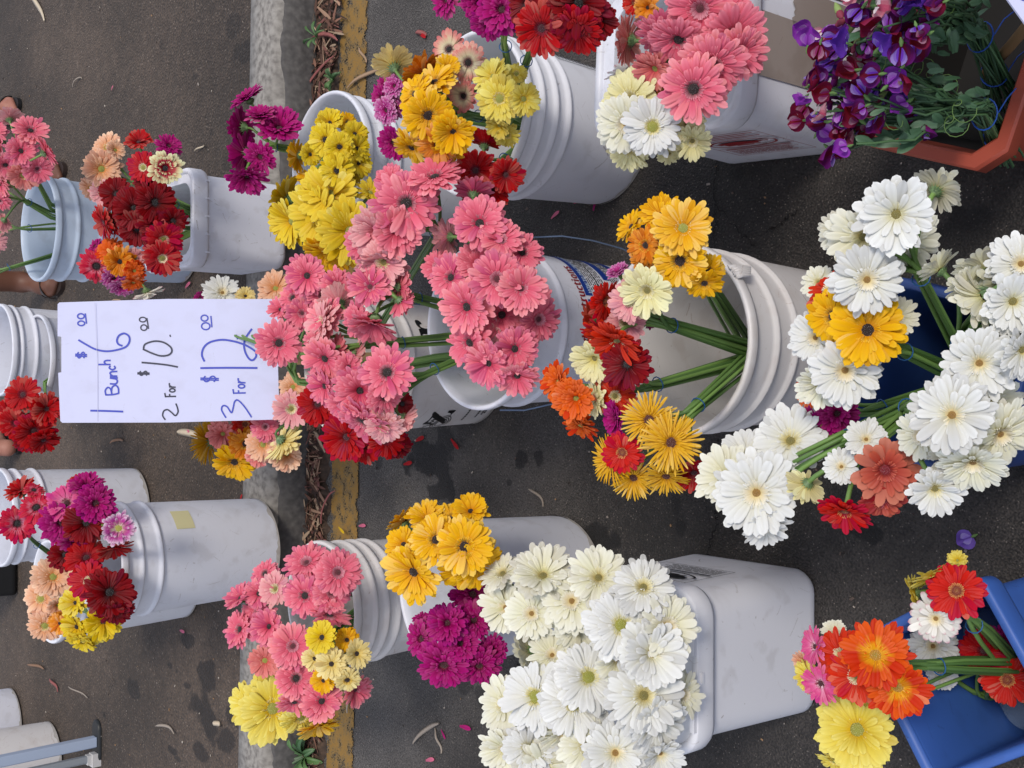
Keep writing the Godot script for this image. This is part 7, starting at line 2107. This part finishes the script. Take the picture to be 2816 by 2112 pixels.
	# leaf litter in the gutter: nobody could count it
	var mm := MultiMesh.new()
	mm.transform_format = MultiMesh.TRANSFORM_3D
	mm.use_colors = true
	var ls := Shape.new()
	petal_shape(ls, -0.5, 0.5, 0.2, 0.06, 0.05, 0.6, [[0.0, Color.WHITE], [1.0, Color.WHITE]], 0.3, Transform3D.IDENTITY, 3, 5)
	mm.mesh = ls.done()
	var n := 2600
	mm.instance_count = n
	var tones := [hexl("6e4a3c"), hexl("8a6250"), hexl("54392c"), hexl("a5826a"), hexl("3c2a22"), hexl("7e5048"), hexl("b39a80")]
	for i in n:
		var x := rng.randf_range(-1.6, 1.6)
		var f := rng.randf()
		var z := along_kerb(x, -2.70 + f * 0.115 * (0.75 + 0.35 * sin(x * 7.0)))
		var b := Basis(Vector3.UP, rng.randf() * TAU) * Basis(Vector3.RIGHT, rng.randf_range(-0.35, 0.35)) * Basis(Vector3.BACK, rng.randf_range(-0.9, 0.9))
		var l := rng.randf_range(0.012, 0.05) if rng.randf() < 0.86 else rng.randf_range(0.05, 0.12)
		mm.set_instance_transform(i, Transform3D(b * Basis.from_scale(Vector3(minf(l, 0.05) * rng.randf_range(0.5, 1.2), l, l)), Vector3(x, 0.016 + 0.016 * (1.0 - f) * rng.randf(), z)))
		mm.set_instance_color(i, tones[rng.randi() % 7].darkened(rng.randf() * 0.3))
	var mi := MultiMeshInstance3D.new()
	mi.name = "leaf_litter"
	mi.multimesh = mm
	mi.material_override = M.plain
	add_child(mi)
	tag(mi, "brown dry leaf litter lying along the gutter below the kerb", "leaf litter")
	mi.set_meta("kind", "stuff")
	# crumbs and grit on the road and the pavement
	var gm := MultiMesh.new()
	gm.transform_format = MultiMesh.TRANSFORM_3D
	gm.use_colors = true
	var grit := Shape.new()
	grit.box(Vector3(-0.5, -0.3, -0.5), Vector3(0.5, 0.3, 0.5), Transform3D(Basis.from_euler(Vector3(0.4, 0.3, 0.5)), Vector3.ZERO))
	gm.mesh = grit.done()
	gm.instance_count = 900
	for i in 900:
		var far := i % 2 == 0
		var gx := rng.randf_range(-1.9, 1.9) if far else rng.randf_range(-1.2, 1.2)
		var gz := rng.randf_range(-5.2, -2.95) if far else rng.randf_range(-2.55, -0.6)
		var gs := rng.randf_range(0.0012, 0.0042)
		gm.set_instance_transform(i, Transform3D((Basis(Vector3.UP, rng.randf() * TAU) * Basis.from_scale(Vector3(gs * rng.randf_range(0.6, 2.2), gs, gs))), Vector3(gx, (0.127 if far else 0.001) + gs * 0.3, gz)))
		gm.set_instance_color(i, [hexl("8a8078"), hexl("5e5048"), hexl("b0a598"), hexl("3a3430"), hexl("907050")][rng.randi() % 5])
	var gi := MultiMeshInstance3D.new()
	gi.name = "grit"
	gi.multimesh = gm
	gi.material_override = M.plain
	add_child(gi)
	tag(gi, "tiny crumbs and grit scattered over the road and pavement", "grit")
	gi.set_meta("kind", "stuff")
	# weeds at the kerb
	for q in [[-1.028, 0.020, -2.719, 0.085, "leafy green weed growing from the gutter at photo's bottom", 16, 0.26],
		[0.930, 0.050, -2.615, 0.045, "thin grass growing from the kerb at the photo's top", 7, 0.06],
		[0.432, 0.080, -2.740, 0.070, "dark green weed between the square tub and the yellow gerberas", 10, 0.10],
		[0.814, 0.020, -2.580, 0.035, "tiny green sprout among the dry leaf litter", 9, 0.20]]:
		var t := thing("weed", q[4], "weed", Vector3(q[0], q[1], q[2]), "weeds growing at the kerb")
		for k in int(q[5]):
			var s := Shape.new()
			var c := hexl("3d6038").lerp(hexl("5c8048"), rng.randf())
			var w: float = TAU * k / q[5] + rng.randf_range(-0.4, 0.4)
			petal_shape(s, 0.0, q[3] * rng.randf_range(0.7, 1.2), q[3] * q[6], q[3] * rng.randf_range(0.3, 0.9), q[3] * rng.randf_range(0.1, 0.6), 0.7, [[0.0, c.darkened(0.3)], [1.0, c]], 0.2)
			put("leaf", s.done(), M.leaf, t, Transform3D(Basis(Vector3.UP, w), Vector3.ZERO))
